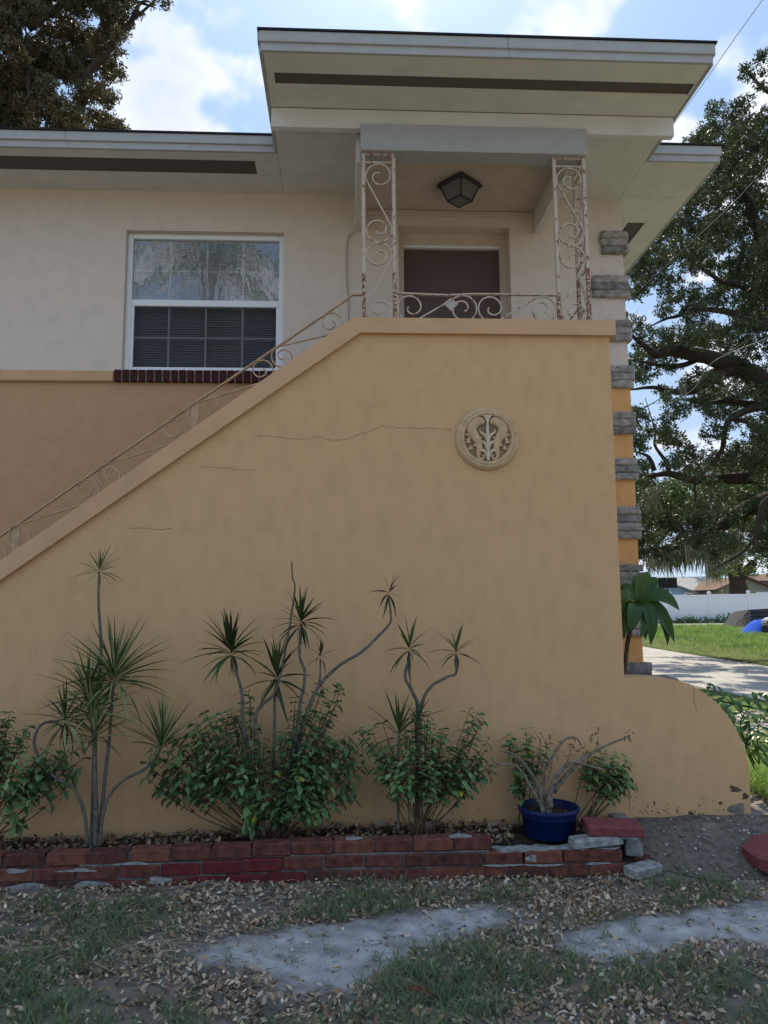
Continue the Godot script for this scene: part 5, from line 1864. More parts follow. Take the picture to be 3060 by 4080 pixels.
func build_wires() -> void:
	var lines := [
		["thin power line rising past the roof's upper corner into the sky", [Vector3(6.023, 9.904, -2.6), Vector3(6.601, 10.936, -6), Vector3(7.983, 12.984, -11), Vector3(9.34, 15.049, -16), Vector3(11.688, 18.855, -26)], 0.008, "wire"],
		["twisted service cable running from the right edge down to the house corner", [Vector3(6.969, 9.315, -4), Vector3(6.513, 8.17, -6), Vector3(6.503, 8.172, -8.5), Vector3(6.168, 8.026, -11)], 0.016, "wire"],
		["upper black cable crossing the oak limbs towards the lane", [Vector3(7.403, 6.178, -5), Vector3(7.502, 6.313, -8), Vector3(7.469, 6.307, -10), Vector3(7.573, 6.352, -12), Vector3(7.745, 6.517, -15)], 0.012, "wire"],
		["lower pale cable sagging across the oak limbs", [Vector3(7.355, 5.642, -5), Vector3(7.488, 6.125, -8), Vector3(7.471, 6.336, -10), Vector3(7.77, 6.231, -11.5), Vector3(7.891, 6.32, -13), Vector3(8.267, 6.813, -15), Vector3(8.776, 7.358, -18)], 0.010, "wire_pale"],
		["far utility line crossing the sky gap between the trees", [Vector3(14.049, 8.293, -34), Vector3(15.742, 7.807, -34), Vector3(17.698, 7.564, -34), Vector3(19.658, 7.296, -34), Vector3(23.604, 6.831, -34)], 0.02, "wire"],
		["lowest far utility line just above the distant trees", [Vector3(14.634, 5.541, -36), Vector3(18.996, 5.582, -36), Vector3(24.714, 5.672, -36)], 0.02, "wire"]]
	for l in lines:
		var st := tool(true)
		tube(st, curve(l[1], 6), l[2], l[2], 5)
		tag(part("overhead_wire", st, mats[l[3]], self), l[0], "wire", "overhead wires")

# ---------------------------------------------------------------- trees

# a twig's worth of small stiff leaves
func leaf_cluster(n := 13) -> ArrayMesh:
	var key := "cluster%d" % n
	if not meshes.has(key):
		var keep := rng.seed
		rng.seed = 404
		var st := tool(true)
		for k in n:
			var d := any_dir()
			var p := any_dir() * rng.randf_range(0.0, 0.11)
			blade(st, rng.randf_range(0.07, 0.11), rng.randf_range(0.028, 0.04), rng.randf_range(0.2, 0.8), 0.3, 2, 0.5, aim(p, d, rng.randf() * TAU))
		meshes[key] = done(st)
		rng.seed = keep
	return meshes[key]


# foliage: balls [centre, radius] filled with twigs, thicker towards the outside
func crown(o: Node3D, balls: Array, per_m3: float, size: float, green: Color, light: Color) -> void:
	var places := []
	var tints := []
	for b in balls:
		var r: float = b[1]
		var n := int(per_m3 * pow(r, 2.3))
		var tone := rng.randf()
		for k in n:
			var d := any_dir()
			d.y *= 0.75
			var p: Vector3 = b[0] + d * r * pow(rng.randf(), 0.42)
			places.append(aim(p, any_dir(), rng.randf() * TAU, size * rng.randf_range(0.75, 1.3)))
			tints.append(green.lerp(light, clampf(tone * 0.5 + rng.randf() * 0.5, 0, 1)))
	scatter("crown", leaf_cluster(), mats.tree_leaf, o, places, tints)


func limb(o: Node3D, pts: Array, r0: float, r1: float) -> void:
	var st := tool(true)
	var path := curve(pts, 5)
	path.append(path[-1] + (path[-1] - path[-3]) * 1.2)
	tube(st, path, r0, r1 * 0.25, 7, 0.12)
	part("limb", st, mats.bark_oak, o)


# beards of grey moss: bundles of thin hanging threads
func beard(o: Node3D, at: Vector3, wide: float, long: float, n: int) -> void:
	var st := tool()
	for k in n:
		var p := at + Vector3(rng.randf_range(-wide, wide), rng.randf_range(-0.15, 0.1), rng.randf_range(-wide, wide) * 0.6)
		var l := long * rng.randf_range(0.35, 1.0)
		var w := rng.randf_range(0.008, 0.022) * (1.0 if at.z > -30.0 else 1.8)
		var q := p + Vector3(rng.randf_range(-0.05, 0.05), -l * 0.5, rng.randf_range(-0.05, 0.05))
		var e := p + Vector3(rng.randf_range(-0.1, 0.1), -l, rng.randf_range(-0.1, 0.1))
		var a := rng.randf() * PI
		var s := Vector3(cos(a), 0, sin(a)) * w
		st.set_color(Color(0.14, 0.15, 0.10).lerp(Color(0.24, 0.24, 0.17), rng.randf()))
		quad(st, p - s, p + s, q + s * 1.3, q - s * 1.3)
		tri(st, q - s * 1.3, q + s * 1.3, e)
	kind(part("moss", st, mats.moss, o), "stuff")


func plain_tree(called: String, label: String, foot: Vector3, high: float, radius: float, balls: int, dens: float, green: Color, light: Color, group: String, size := 1.6) -> Node3D:
	var o := thing(called, label, "tree", group)
	var st := tool(true)
	var top := foot + Vector3(rng.randf_range(-0.5, 0.5), high * 0.62, 0)
	tube(st, curve([foot - Vector3(0, 0.3, 0), foot.lerp(top, 0.5) + Vector3(rng.randf_range(-0.3, 0.3), 0, 0), top], 5), 0.035 * high, 0.012 * high, 9, 0.08)
	part("trunk", st, mats.bark_oak, o)
	var list := []
	for k in balls:
		var d := any_dir()
		d.y = absf(d.y) * 1.1 - 0.35
		var c := foot + Vector3(0, high * 0.66, 0) + Vector3(d.x * radius, d.y * high * 0.32, d.z * radius) * pow(rng.randf(), 0.35)
		list.append([c, radius * rng.randf_range(0.26, 0.42)])
		if k % 3 == 0:
			limb(o, [foot.lerp(top, rng.randf_range(0.55, 0.95)), foot.lerp(top, 0.8).lerp(c, 0.5) + Vector3(0, 0.2, 0), c], 0.012 * high, 0.003 * high)
	crown(o, list, dens, size, green, light)
	return o


func build_trees() -> void:
	rng.seed = 1234
	var green := Color(0.035, 0.055, 0.022)
	var light := Color(0.12, 0.15, 0.065)
	# the live oak over the lane: its trunk stands outside the picture, its limbs reach in
	var o := thing("live_oak", "huge live oak with long dark limbs and hanging moss over the lane", "tree")
	var st := tool(true)
	var fork := Vector3(14.6, 4.6, -15.5)
	tube(st, curve([Vector3(14.9, -0.3, -15.2), Vector3(14.8, 1.2, -15.3), Vector3(14.7, 3.0, -15.4), fork], 5), 0.75, 0.55, 14, 0.06)
	part("trunk", st, mats.bark_oak, o)
	var limbs := [
		[[Vector3(13.702, 4.896, -14), Vector3(12.665, 6.354, -14.5), Vector3(11.201, 7.213, -14.5), Vector3(10.18, 7.514, -14), Vector3(9.291, 7.576, -13.5), Vector3(8.419, 7.543, -13), Vector3(7.637, 7.446, -12.5), Vector3(7.361, 7.319, -12.5), Vector3(6.867, 7.389, -12), Vector3(6.338, 7.467, -11.5)], 0.34, 0.08],
		[[Vector3(10.07, 7.425, -13.8), Vector3(9.518, 7.323, -13.8), Vector3(9.077, 7.016, -13.8), Vector3(8.741, 6.82, -13.8), Vector3(8.249, 6.816, -13.8), Vector3(7.775, 6.91, -13.8), Vector3(7.223, 6.845, -13.8)], 0.20, 0.06],
		[[Vector3(8.911, 7.59, -13.3), Vector3(8.415, 7.348, -13.3), Vector3(7.909, 7.308, -13.3), Vector3(7.435, 7.398, -13.3), Vector3(7.006, 7.465, -13.3)], 0.09, 0.04],
		[[Vector3(14.51, 5.974, -15), Vector3(12.624, 6.737, -15), Vector3(11.46, 6.91, -15), Vector3(11.001, 6.804, -15), Vector3(10.314, 6.903, -15), Vector3(9.758, 6.822, -15), Vector3(9.29, 6.896, -15)], 0.20, 0.05],
		[[Vector3(11.376, 6.551, -13), Vector3(10.293, 6.231, -13), Vector3(9.883, 6.159, -13), Vector3(9.348, 5.915, -13), Vector3(9.166, 5.57, -13), Vector3(9.083, 5.171, -13), Vector3(8.81, 4.807, -13), Vector3(8.483, 4.468, -13), Vector3(8.344, 4.232, -13), Vector3(8.364, 3.986, -13), Vector3(8.29, 3.685, -13)], 0.11, 0.03],
		[[Vector3(9.348, 5.915, -13), Vector3(9.745, 5.825, -13), Vector3(10.04, 5.574, -13), Vector3(10.245, 5.54, -13)], 0.07, 0.04],
		[[Vector3(15.876, 5.306, -17), Vector3(13.564, 4.749, -17), Vector3(12.406, 4.446, -17), Vector3(11.905, 4.254, -17), Vector3(11.374, 4.009, -17), Vector3(10.751, 3.562, -17), Vector3(10.132, 3.347, -17), Vector3(9.612, 3.133, -17), Vector3(9.302, 2.959, -17)], 0.40, 0.14],
		[[Vector3(10.578, 4.206, -12), Vector3(9.563, 3.791, -12), Vector3(9.363, 3.39, -12), Vector3(9.217, 2.97, -12), Vector3(8.938, 2.627, -12), Vector3(8.584, 2.411, -12), Vector3(8.256, 2.247, -12)], 0.09, 0.03],
		[[Vector3(10.053, 3.21, -18), Vector3(9.732, 3.099, -18), Vector3(9.073, 3.059, -18), Vector3(8.722, 2.878, -18), Vector3(8.274, 2.713, -18)], 0.18, 0.08],
		[[Vector3(9.956, 3.267, -18), Vector3(10.233, 3.619, -18), Vector3(10.134, 3.902, -18), Vector3(9.991, 4.186, -18)], 0.12, 0.06],
		[[Vector3(11.885, 4.993, -16), Vector3(10.694, 4.938, -16), Vector3(9.763, 4.911, -16), Vector3(9.031, 5.081, -16), Vector3(8.566, 5.015, -16), Vector3(8.065, 5.014, -16)], 0.20, 0.07],
		[[Vector3(8.639, 5.159, -16), Vector3(8.512, 5.514, -16), Vector3(8.307, 5.646, -16), Vector3(7.954, 5.724, -16)], 0.08, 0.04],
		[[Vector3(9.031, 5.081, -16), Vector3(9.021, 5.384, -16), Vector3(8.872, 5.581, -16), Vector3(8.677, 5.911, -16), Vector3(8.711, 6.309, -16), Vector3(8.545, 6.976, -16)], 0.08, 0.04],
		[[Vector3(14.718, 8.318, -15), Vector3(12.735, 9.89, -15), Vector3(11.766, 11.29, -15), Vector3(11.521, 11.761, -15), Vector3(11.36, 12.141, -15), Vector3(11.222, 12.852, -15), Vector3(11.134, 13.543, -15)], 0.26, 0.10],
		[[Vector3(12.092, 9.464, -14), Vector3(11.023, 8.668, -14), Vector3(10.592, 8.7, -14), Vector3(10.114, 8.971, -14), Vector3(9.527, 9.064, -14), Vector3(9.083, 9.071, -14)], 0.20, 0.09],
		[[Vector3(12.061, 10.284, -14.7), Vector3(11.131, 9.98, -14.7), Vector3(10.545, 10.103, -14.7), Vector3(10.263, 10.125, -14.7), Vector3(9.868, 10.396, -14.7), Vector3(9.496, 10.641, -14.7), Vector3(9.257, 10.969, -14.7)], 0.13, 0.05],
		[[Vector3(9.207, 9.085, -14), Vector3(8.617, 8.877, -14), Vector3(8.344, 8.812, -14), Vector3(8.043, 8.671, -14), Vector3(7.703, 8.468, -14)], 0.06, 0.03],
		[[Vector3(13.701, 12.91, -13), Vector3(11.818, 13.882, -13), Vector3(10.874, 14.536, -13), Vector3(10.632, 14.748, -13), Vector3(10.315, 15.126, -13), Vector3(10.201, 15.252, -13)], 0.09, 0.03],
		[[Vector3(11.469, 11.041, -14.5), Vector3(10.938, 12.564, -14.5), Vector3(10.453, 13.093, -14.5), Vector3(10.169, 13.764, -14.5), Vector3(10.137, 14.309, -14.5)], 0.10, 0.03],
		[[Vector3(10.571, 12.932, -14), Vector3(10.998, 13.604, -14), Vector3(11.172, 14.277, -14), Vector3(11.393, 14.687, -14)], 0.07, 0.03]]
	for l in limbs:
		limb(o, l[0], l[1], l[2])
	for a in [[Vector3(14.6, 4.4, -15.5), Vector3(13.702, 4.896, -14), 0.45, 0.36], [Vector3(14.7, 4.0, -15.5), Vector3(15.876, 5.306, -17), 0.5, 0.4], [fork, Vector3(14.718, 8.318, -15), 0.42, 0.26], [fork, Vector3(13.701, 12.91, -13), 0.3, 0.1]]:
		limb(o, [a[0], a[0].lerp(a[1], 0.5) + Vector3(0, 0.2, 0), a[1]], a[2], a[3])
	var balls := [[Vector3(11.376, 16.513, -16.591), 0.374], [Vector3(9.851, 13.802, -12.819), 0.276], [Vector3(9.849, 13.69, -12.336), 0.288], [Vector3(11.191, 14.297, -13.594), 0.309], [Vector3(10.909, 15.541, -15.947), 0.415], [Vector3(12.73, 16.907, -17.883), 0.554], [Vector3(13.239, 16.873, -17.696), 0.366], [Vector3(10.404, 13.081, -11.957), 0.455], [Vector3(8.562, 12.481, -11.993), 0.345], [Vector3(11.709, 16.368, -17.492), 0.344], [Vector3(12.41, 16.208, -17.684), 0.602], [Vector3(10.798, 14.113, -14.139), 0.471], [Vector3(9.923, 12.715, -12.046), 0.238], [Vector3(11.002, 13.377, -13.244), 0.484], [Vector3(8.955, 13.115, -13.258), 0.353], [Vector3(10.241, 14.619, -15.549), 0.536], [Vector3(11.04, 14.706, -15.8), 0.3], [Vector3(10.332, 13.172, -13.485), 0.41], [Vector3(12.45, 15.086, -16.174), 0.425], [Vector3(10.222, 12.177, -11.854), 0.376], [Vector3(10.02, 14.186, -15.725), 0.493], [Vector3(11.615, 15.045, -16.92), 0.529], [Vector3(10.053, 12.816, -13.322), 0.419], [Vector3(10.348, 12.928, -13.674), 0.35], [Vector3(10.673, 12.721, -13.317), 0.251], [Vector3(12.849, 14.895, -16.576), 0.489], [Vector3(9.181, 12.977, -14.164), 0.304], [Vector3(10.767, 14.378, -16.19), 0.388], [Vector3(11.674, 14.983, -17.766), 0.475], [Vector3(10.225, 12.975, -14.224), 0.491], [Vector3(10.646, 12.793, -13.825), 0.34], [Vector3(9.596, 11.492, -11.778), 0.436], [Vector3(7.931, 10.995, -11.753), 0.405], [Vector3(8.592, 11.102, -11.602), 0.319], [Vector3(10.129, 12.473, -13.959), 0.355], [Vector3(12.718, 14.671, -17.914), 0.458], [Vector3(12.289, 13.737, -16.403), 0.356], [Vector3(11.262, 12.36, -14.048), 0.37], [Vector3(8.49, 13.843, -17.232), 0.48], [Vector3(8.325, 13.224, -16.071), 0.397], [Vector3(8.001, 12.218, -14.16), 0.246], [Vector3(8.331, 11.48, -12.941), 0.322], [Vector3(9.512, 12.513, -14.868), 0.479], [Vector3(10.771, 13.696, -16.723), 0.358], [Vector3(9.678, 11.98, -13.485), 0.34], [Vector3(10.882, 12.571, -14.765), 0.34], [Vector3(12.886, 14.12, -17.555), 0.362], [Vector3(13.784, 14.202, -17.834), 0.518], [Vector3(8.775, 13.496, -17.682), 0.509], [Vector3(7.168, 10.76, -12.033), 0.242], [Vector3(8.319, 11.728, -13.954), 0.245], [Vector3(10.186, 13.76, -17.626), 0.444], [Vector3(9.706, 12.245, -15.194), 0.332], [Vector3(11.336, 13.591, -17.018), 0.458], [Vector3(10.153, 11.589, -13.964), 0.305], [Vector3(10.942, 12.209, -14.64), 0.287], [Vector3(12.482, 13.381, -16.834), 0.485], [Vector3(13.446, 13.833, -17.407), 0.331], [Vector3(9.057, 13.427, -17.809), 0.479], [Vector3(7.317, 10.224, -11.677), 0.342], [Vector3(9.565, 12.406, -15.697), 0.318], [Vector3(9.68, 12.116, -15.493), 0.289], [Vector3(10.116, 11.951, -15.183), 0.469], [Vector3(9.362, 10.927, -13.189), 0.32], [Vector3(12.022, 13.575, -17.744), 0.547], [Vector3(11.049, 11.802, -14.944), 0.481], [Vector3(12.91, 13.215, -17.352), 0.333], [Vector3(10.15, 10.542, -12.278), 0.258], [Vector3(7.868, 12.149, -16.134), 0.313], [Vector3(7.678, 10.646, -13.62), 0.331], [Vector3(9.368, 12.226, -16.108), 0.434], [Vector3(10.502, 13.105, -17.838), 0.347], [Vector3(10.412, 12.193, -16.16), 0.457], [Vector3(9.648, 10.958, -13.631), 0.454], [Vector3(11.081, 11.886, -15.334), 0.27], [Vector3(11.892, 11.733, -15.725), 0.289], [Vector3(9.874, 9.858, -11.918), 0.228], [Vector3(8.403, 12.573, -17.609), 0.339], [Vector3(8.965, 12.545, -17.756), 0.539], [Vector3(7.986, 10.897, -14.546), 0.255], [Vector3(7.32, 9.793, -12.012), 0.33], [Vector3(8.974, 10.995, -14.492), 0.355], [Vector3(8.672, 10.346, -13.283), 0.43], [Vector3(10.553, 11.925, -16.544), 0.297], [Vector3(8.996, 10.152, -12.674), 0.289], [Vector3(11.825, 12.541, -17.452), 0.403], [Vector3(10.21, 10.496, -13.446), 0.244], [Vector3(12.686, 12.424, -17.36), 0.404], [Vector3(10.084, 9.711, -12.175), 0.362], [Vector3(6.701, 9.629, -12.691), 0.346], [Vector3(8.555, 11.245, -16.26), 0.459], [Vector3(9.026, 11.791, -16.899), 0.332], [Vector3(7.864, 9.904, -13.035), 0.339], [Vector3(9.194, 11.251, -15.679), 0.466], [Vector3(9.71, 10.826, -15.212), 0.337], [Vector3(8.612, 9.815, -12.625), 0.374], [Vector3(9.261, 10.007, -13.389), 0.328], [Vector3(11.29, 11.114, -15.939), 0.5], [Vector3(9.901, 9.875, -13.011), 0.437], [Vector3(12.757, 11.698, -17.327), 0.511], [Vector3(6.298, 9.106, -12.268), 0.281], [Vector3(7.508, 10.152, -14.344), 0.31], [Vector3(8.934, 11.103, -16.386), 0.506], [Vector3(8.934, 10.426, -15.394), 0.279], [Vector3(10.031, 11.248, -16.898), 0.291], [Vector3(12.216, 11.608, -17.934), 0.429], [Vector3(11.557, 10.964, -15.938), 0.269], [Vector3(10.424, 9.748, -13.428), 0.323], [Vector3(6.693, 8.99, -12.809), 0.283], [Vector3(8.336, 10.424, -16.153), 0.268], [Vector3(7.296, 9.211, -13.063), 0.365], [Vector3(8.071, 9.118, -13.103), 0.36], [Vector3(8.378, 8.831, -12.551), 0.367], [Vector3(8.467, 8.461, -11.665), 0.313], [Vector3(11.531, 11.035, -16.842), 0.445], [Vector3(11.38, 10.096, -15.487), 0.282], [Vector3(11.76, 10.272, -15.569), 0.485], [Vector3(11.043, 9.665, -13.956), 0.452], [Vector3(7.89, 10.202, -16.54), 0.265], [Vector3(7.445, 8.35, -11.717), 0.236], [Vector3(10.664, 10.34, -16.763), 0.419], [Vector3(8.702, 8.328, -11.778), 0.269], [Vector3(12.908, 10.664, -16.982), 0.301], [Vector3(6.589, 8.453, -13.073), 0.361], [Vector3(9.902, 10.453, -17.581), 0.322], [Vector3(9.203, 9.216, -14.467), 0.32], [Vector3(8.908, 8.675, -13.556), 0.331], [Vector3(10.944, 9.326, -14.886), 0.331], [Vector3(12.028, 9.577, -16.111), 0.39], [Vector3(12.41, 9.619, -16.076), 0.351], [Vector3(7.635, 8.98, -15.265), 0.288], [Vector3(8.805, 9.959, -17.376), 0.383], [Vector3(7.058, 7.729, -11.93), 0.215], [Vector3(10.05, 9.878, -17.893), 0.336], [Vector3(10.577, 9.956, -17.655), 0.327], [Vector3(11.124, 9.859, -17.445), 0.344], [Vector3(11.656, 9.841, -17.656), 0.38], [Vector3(9.074, 7.861, -12.135), 0.341], [Vector3(9.85, 8.324, -12.998), 0.311], [Vector3(8.039, 8.537, -14.946), 0.296], [Vector3(9.046, 8.738, -15.522), 0.455], [Vector3(8.325, 7.786, -12.616), 0.408], [Vector3(8.282, 7.59, -12.019), 0.391], [Vector3(10.566, 9.124, -16.266), 0.445], [Vector3(10.236, 8.32, -14.631), 0.465], [Vector3(10.301, 8.274, -13.817), 0.314], [Vector3(9.359, 7.39, -11.722), 0.253], [Vector3(10.65, 8.014, -13.246), 0.255], [Vector3(6.618, 7.408, -12.988), 0.289], [Vector3(8.184, 8.33, -15.494), 0.316], [Vector3(7.829, 7.809, -13.743), 0.416], [Vector3(10.729, 8.014, -14.322), 0.283], [Vector3(12.078, 8.629, -15.776), 0.292], [Vector3(6.735, 7.202, -12.906), 0.353], [Vector3(8.609, 8.165, -16.288), 0.456], [Vector3(7.982, 7.346, -13.192), 0.328], [Vector3(9.25, 7.419, -14.172), 0.251], [Vector3(11.673, 8.467, -17.584), 0.452], [Vector3(10.03, 7.58, -13.782), 0.426], [Vector3(6.555, 6.917, -13.072), 0.307], [Vector3(6.717, 6.571, -11.846), 0.23], [Vector3(10.283, 8.025, -17.098), 0.383], [Vector3(8.274, 6.581, -12.071), 0.228], [Vector3(8.512, 6.592, -12.149), 0.313], [Vector3(11.653, 7.941, -16.315), 0.347], [Vector3(10.44, 6.709, -12.996), 0.291], [Vector3(8.927, 7.418, -15.859), 0.261], [Vector3(7.529, 6.263, -12.347), 0.21], [Vector3(10.856, 7.594, -17.323), 0.368], [Vector3(10.476, 7.591, -16.115), 0.274], [Vector3(9.835, 6.541, -13.003), 0.239], [Vector3(11.228, 6.96, -14.419), 0.463], [Vector3(6.198, 6.017, -12.031), 0.262], [Vector3(6.845, 5.984, -12.729), 0.303], [Vector3(9.505, 7.008, -16.153), 0.423], [Vector3(8.906, 6.448, -13.483), 0.371], [Vector3(10.778, 7.047, -16.91), 0.277], [Vector3(11.992, 7.257, -16.363), 0.347], [Vector3(10.23, 6.145, -13.033), 0.288], [Vector3(6.335, 5.655, -12.321), 0.368], [Vector3(6.586, 5.559, -11.654), 0.21], [Vector3(7.52, 5.599, -12.455), 0.328], [Vector3(10.267, 6.22, -14.785), 0.232], [Vector3(12.179, 6.92, -17.223), 0.317], [Vector3(10.255, 5.678, -12.611), 0.349], [Vector3(7.683, 6.235, -16.221), 0.237], [Vector3(7.316, 5.622, -13.22), 0.279], [Vector3(7.822, 5.592, -13.54), 0.221], [Vector3(9.86, 6.484, -17.631), 0.26], [Vector3(8.843, 5.512, -12.831), 0.364], [Vector3(9.656, 5.353, -12.251), 0.407], [Vector3(12.728, 6.741, -17.349), 0.366], [Vector3(7.201, 5.8, -15.214), 0.289], [Vector3(6.476, 5.011, -11.803), 0.352], [Vector3(7.873, 5.388, -13.01), 0.344], [Vector3(11.359, 5.958, -16.76), 0.337], [Vector3(9.781, 5.24, -12.538), 0.283], [Vector3(12.48, 6.067, -17.065), 0.337], [Vector3(7.91, 5.893, -17.318), 0.246], [Vector3(8.743, 5.536, -17.022), 0.246], [Vector3(7.431, 4.638, -12.028), 0.307], [Vector3(9.219, 5.453, -15.138), 0.417], [Vector3(9.092, 5.04, -13.676), 0.341], [Vector3(10.596, 5.405, -15.916), 0.448], [Vector3(10.265, 5.079, -13.835), 0.423], [Vector3(11.455, 5.467, -14.948), 0.342], [Vector3(8.026, 5.491, -17.538), 0.413], [Vector3(7.914, 5.215, -16.033), 0.447], [Vector3(6.661, 4.518, -11.857), 0.203], [Vector3(7.833, 4.429, -12.334), 0.207], [Vector3(8.29, 4.609, -12.657), 0.301], [Vector3(11.835, 5.377, -17.144), 0.372], [Vector3(10.638, 4.862, -14.079), 0.357], [Vector3(7.321, 4.578, -13.927), 0.268], [Vector3(8.82, 5.096, -16.949), 0.324], [Vector3(8.425, 4.131, -12.246), 0.269], [Vector3(11.552, 4.74, -15.324), 0.463], [Vector3(7.228, 4.367, -15.157), 0.354], [Vector3(6.677, 3.996, -12.681), 0.321], [Vector3(9.21, 4.075, -14.753), 0.284], [Vector3(12.205, 4.765, -17.789), 0.297], [Vector3(11.61, 4.275, -16.39), 0.265], [Vector3(8.451, 4.363, -17.575), 0.29], [Vector3(9.365, 3.829, -15.508), 0.362], [Vector3(9.378, 4.076, -15.026), 0.253], [Vector3(8.095, 3.584, -11.779), 0.283], [Vector3(10.773, 3.934, -15.906), 0.335], [Vector3(12.696, 4.357, -17.942), 0.425], [Vector3(12.102, 4.283, -16.515), 0.304], [Vector3(6.587, 3.356, -13.251), 0.238], [Vector3(7.08, 3.52, -13.418), 0.349], [Vector3(8.351, 3.71, -14.973), 0.341], [Vector3(8.479, 3.475, -14.912), 0.336], [Vector3(8.727, 3.531, -14.065), 0.354], [Vector3(8.923, 3.542, -14.093), 0.353], [Vector3(10.508, 3.771, -16.734), 0.272], [Vector3(10.894, 3.855, -16.085), 0.25], [Vector3(11.27, 3.492, -15.714), 0.408], [Vector3(12.03, 3.863, -16.173), 0.471], [Vector3(7.083, 3.296, -14.847), 0.247], [Vector3(7.391, 3.108, -14.507), 0.376], [Vector3(7.939, 3.162, -14.717), 0.36], [Vector3(7.791, 3.075, -13.993), 0.337], [Vector3(8.632, 3.067, -14.008), 0.344], [Vector3(9.141, 3.118, -14.801), 0.338], [Vector3(8.296, 2.865, -11.893), 0.276], [Vector3(9.315, 2.918, -13.359), 0.41], [Vector3(10.284, 3.083, -13.458), 0.421], [Vector3(7.322, 2.79, -15.229), 0.418], [Vector3(6.885, 2.661, -12.996), 0.3], [Vector3(8.232, 2.708, -14.792), 0.361], [Vector3(9.731, 3.008, -16.763), 0.468], [Vector3(8.275, 2.625, -12.173), 0.286], [Vector3(11.593, 3.187, -17.999), 0.294], [Vector3(11.644, 3.004, -16.094), 0.4], [Vector3(11.966, 3.102, -16.252), 0.284], [Vector3(10.187, 15.015, -12.772), 0.191], [Vector3(10.672, 15.177, -13.316), 0.197], [Vector3(10.73, 15.436, -13.049), 0.196], [Vector3(10.733, 14.915, -12.787), 0.193], [Vector3(10.822, 15.635, -12.966), 0.197], [Vector3(10.473, 14.462, -12.701), 0.189], [Vector3(11.044, 14.737, -13.146), 0.195], [Vector3(10.04, 14.723, -12.643), 0.189], [Vector3(12.849, 12.214, -16.333), 0.701], [Vector3(14.576, 12.916, -13.121), 0.995], [Vector3(18.989, 5.548, -17.624), 0.886], [Vector3(19.774, 12.31, -19.356), 1.095], [Vector3(16.934, 7.785, -20.09), 0.871], [Vector3(16.665, 8.901, -17.585), 1.079], [Vector3(16.303, 7.807, -12.447), 0.798], [Vector3(15.882, 6.281, -18.382), 1.099], [Vector3(17.47, 9.427, -13.594), 0.969], [Vector3(16.67, 8.25, -19.379), 0.712], [Vector3(13.467, 8.54, -20.888), 0.97], [Vector3(15.198, 7.252, -17.55), 0.897], [Vector3(14.177, 11.893, -15.688), 0.727], [Vector3(13.182, 12.177, -14.64), 0.817], [Vector3(18.204, 5.845, -11.222), 1.075], [Vector3(17.815, 5.879, -16.317), 1.035], [Vector3(17.248, 7.067, -18.421), 0.725], [Vector3(16.675, 6.86, -16.099), 1.058], [Vector3(19.707, 9.189, -12.376), 0.754], [Vector3(20.082, 11.991, -15.69), 1.054], [Vector3(14.878, 12.853, -17.449), 1.07], [Vector3(19.197, 12.509, -13.003), 0.729], [Vector3(14.737, 10.418, -11.005), 0.972], [Vector3(12.812, 8.107, -17.204), 0.768], [Vector3(14.3, 9.371, -16.899), 0.807], [Vector3(15.796, 12.604, -14.436), 1.001], [Vector3(19.961, 5.732, -11.315), 0.738], [Vector3(14.07, 11.045, -12.718), 0.946], [Vector3(16.309, 10.916, -16.292), 0.778], [Vector3(14.256, 6.345, -20.596), 1.081], [Vector3(20.101, 8.114, -16.463), 0.812], [Vector3(18.75, 9.193, -19.125), 1.054], [Vector3(19.929, 5.849, -15.949), 0.788], [Vector3(17.613, 8.19, -17.723), 0.821], [Vector3(17.359, 9.274, -15.634), 0.972], [Vector3(16.286, 12.601, -16.175), 1.017], [Vector3(19.944, 10.163, -14.517), 1.016], [Vector3(18.195, 6.951, -16.415), 0.763], [Vector3(12.669, 10.655, -17.383), 0.802], [Vector3(12.708, 5.669, -13.611), 0.843], [Vector3(15.988, 10.569, -11.017), 0.98], [Vector3(14.254, 12.918, -18.98), 0.932], [Vector3(17.652, 7.656, -11.221), 0.944], [Vector3(18.18, 6.539, -11.845), 0.815], [Vector3(17.445, 11.027, -17.456), 0.806], [Vector3(15.143, 12.837, -13.767), 0.889]]
	crown(o, balls, 580.0, 0.95, green, light)
	for m in [[Vector3(8.9, 4.748, -17), 0.25, 1.0, 40], [Vector3(9.286, 2.919, -17), 0.5, 0.75, 90], [Vector3(9.768, 2.984, -17), 0.4, 0.75, 80], [Vector3(9.422, 2.918, -18), 0.4, 0.55, 50], [Vector3(8.995, 2.919, -18), 0.4, 0.5, 40], [Vector3(10.756, 3.425, -16), 0.25, 1.0, 50], [Vector3(9.979, 2.976, -16), 0.3, 0.7, 40], [Vector3(9.662, 3.17, -16), 0.3, 0.9, 40], [Vector3(7.972, 6.76, -13), 0.3, 0.6, 20]]:
		beard(o, m[0], m[1], m[2], m[3])
	# the tree behind the roof at the upper left
	rng.seed = 77
	var p := thing("backlit_tree", "dense backlit tree rising behind the roof at upper left", "tree")
	st = tool(true)
	tube(st, curve([Vector3(-7.83, -1.165, -14), Vector3(-8.033, 4.972, -14), Vector3(-8.216, 10.894, -14), Vector3(-8.255, 14.029, -14), Vector3(-8.493, 16.489, -14)], 6), 0.34, 0.08, 10, 0.06)
	part("trunk", st, mats.bark_oak, p)
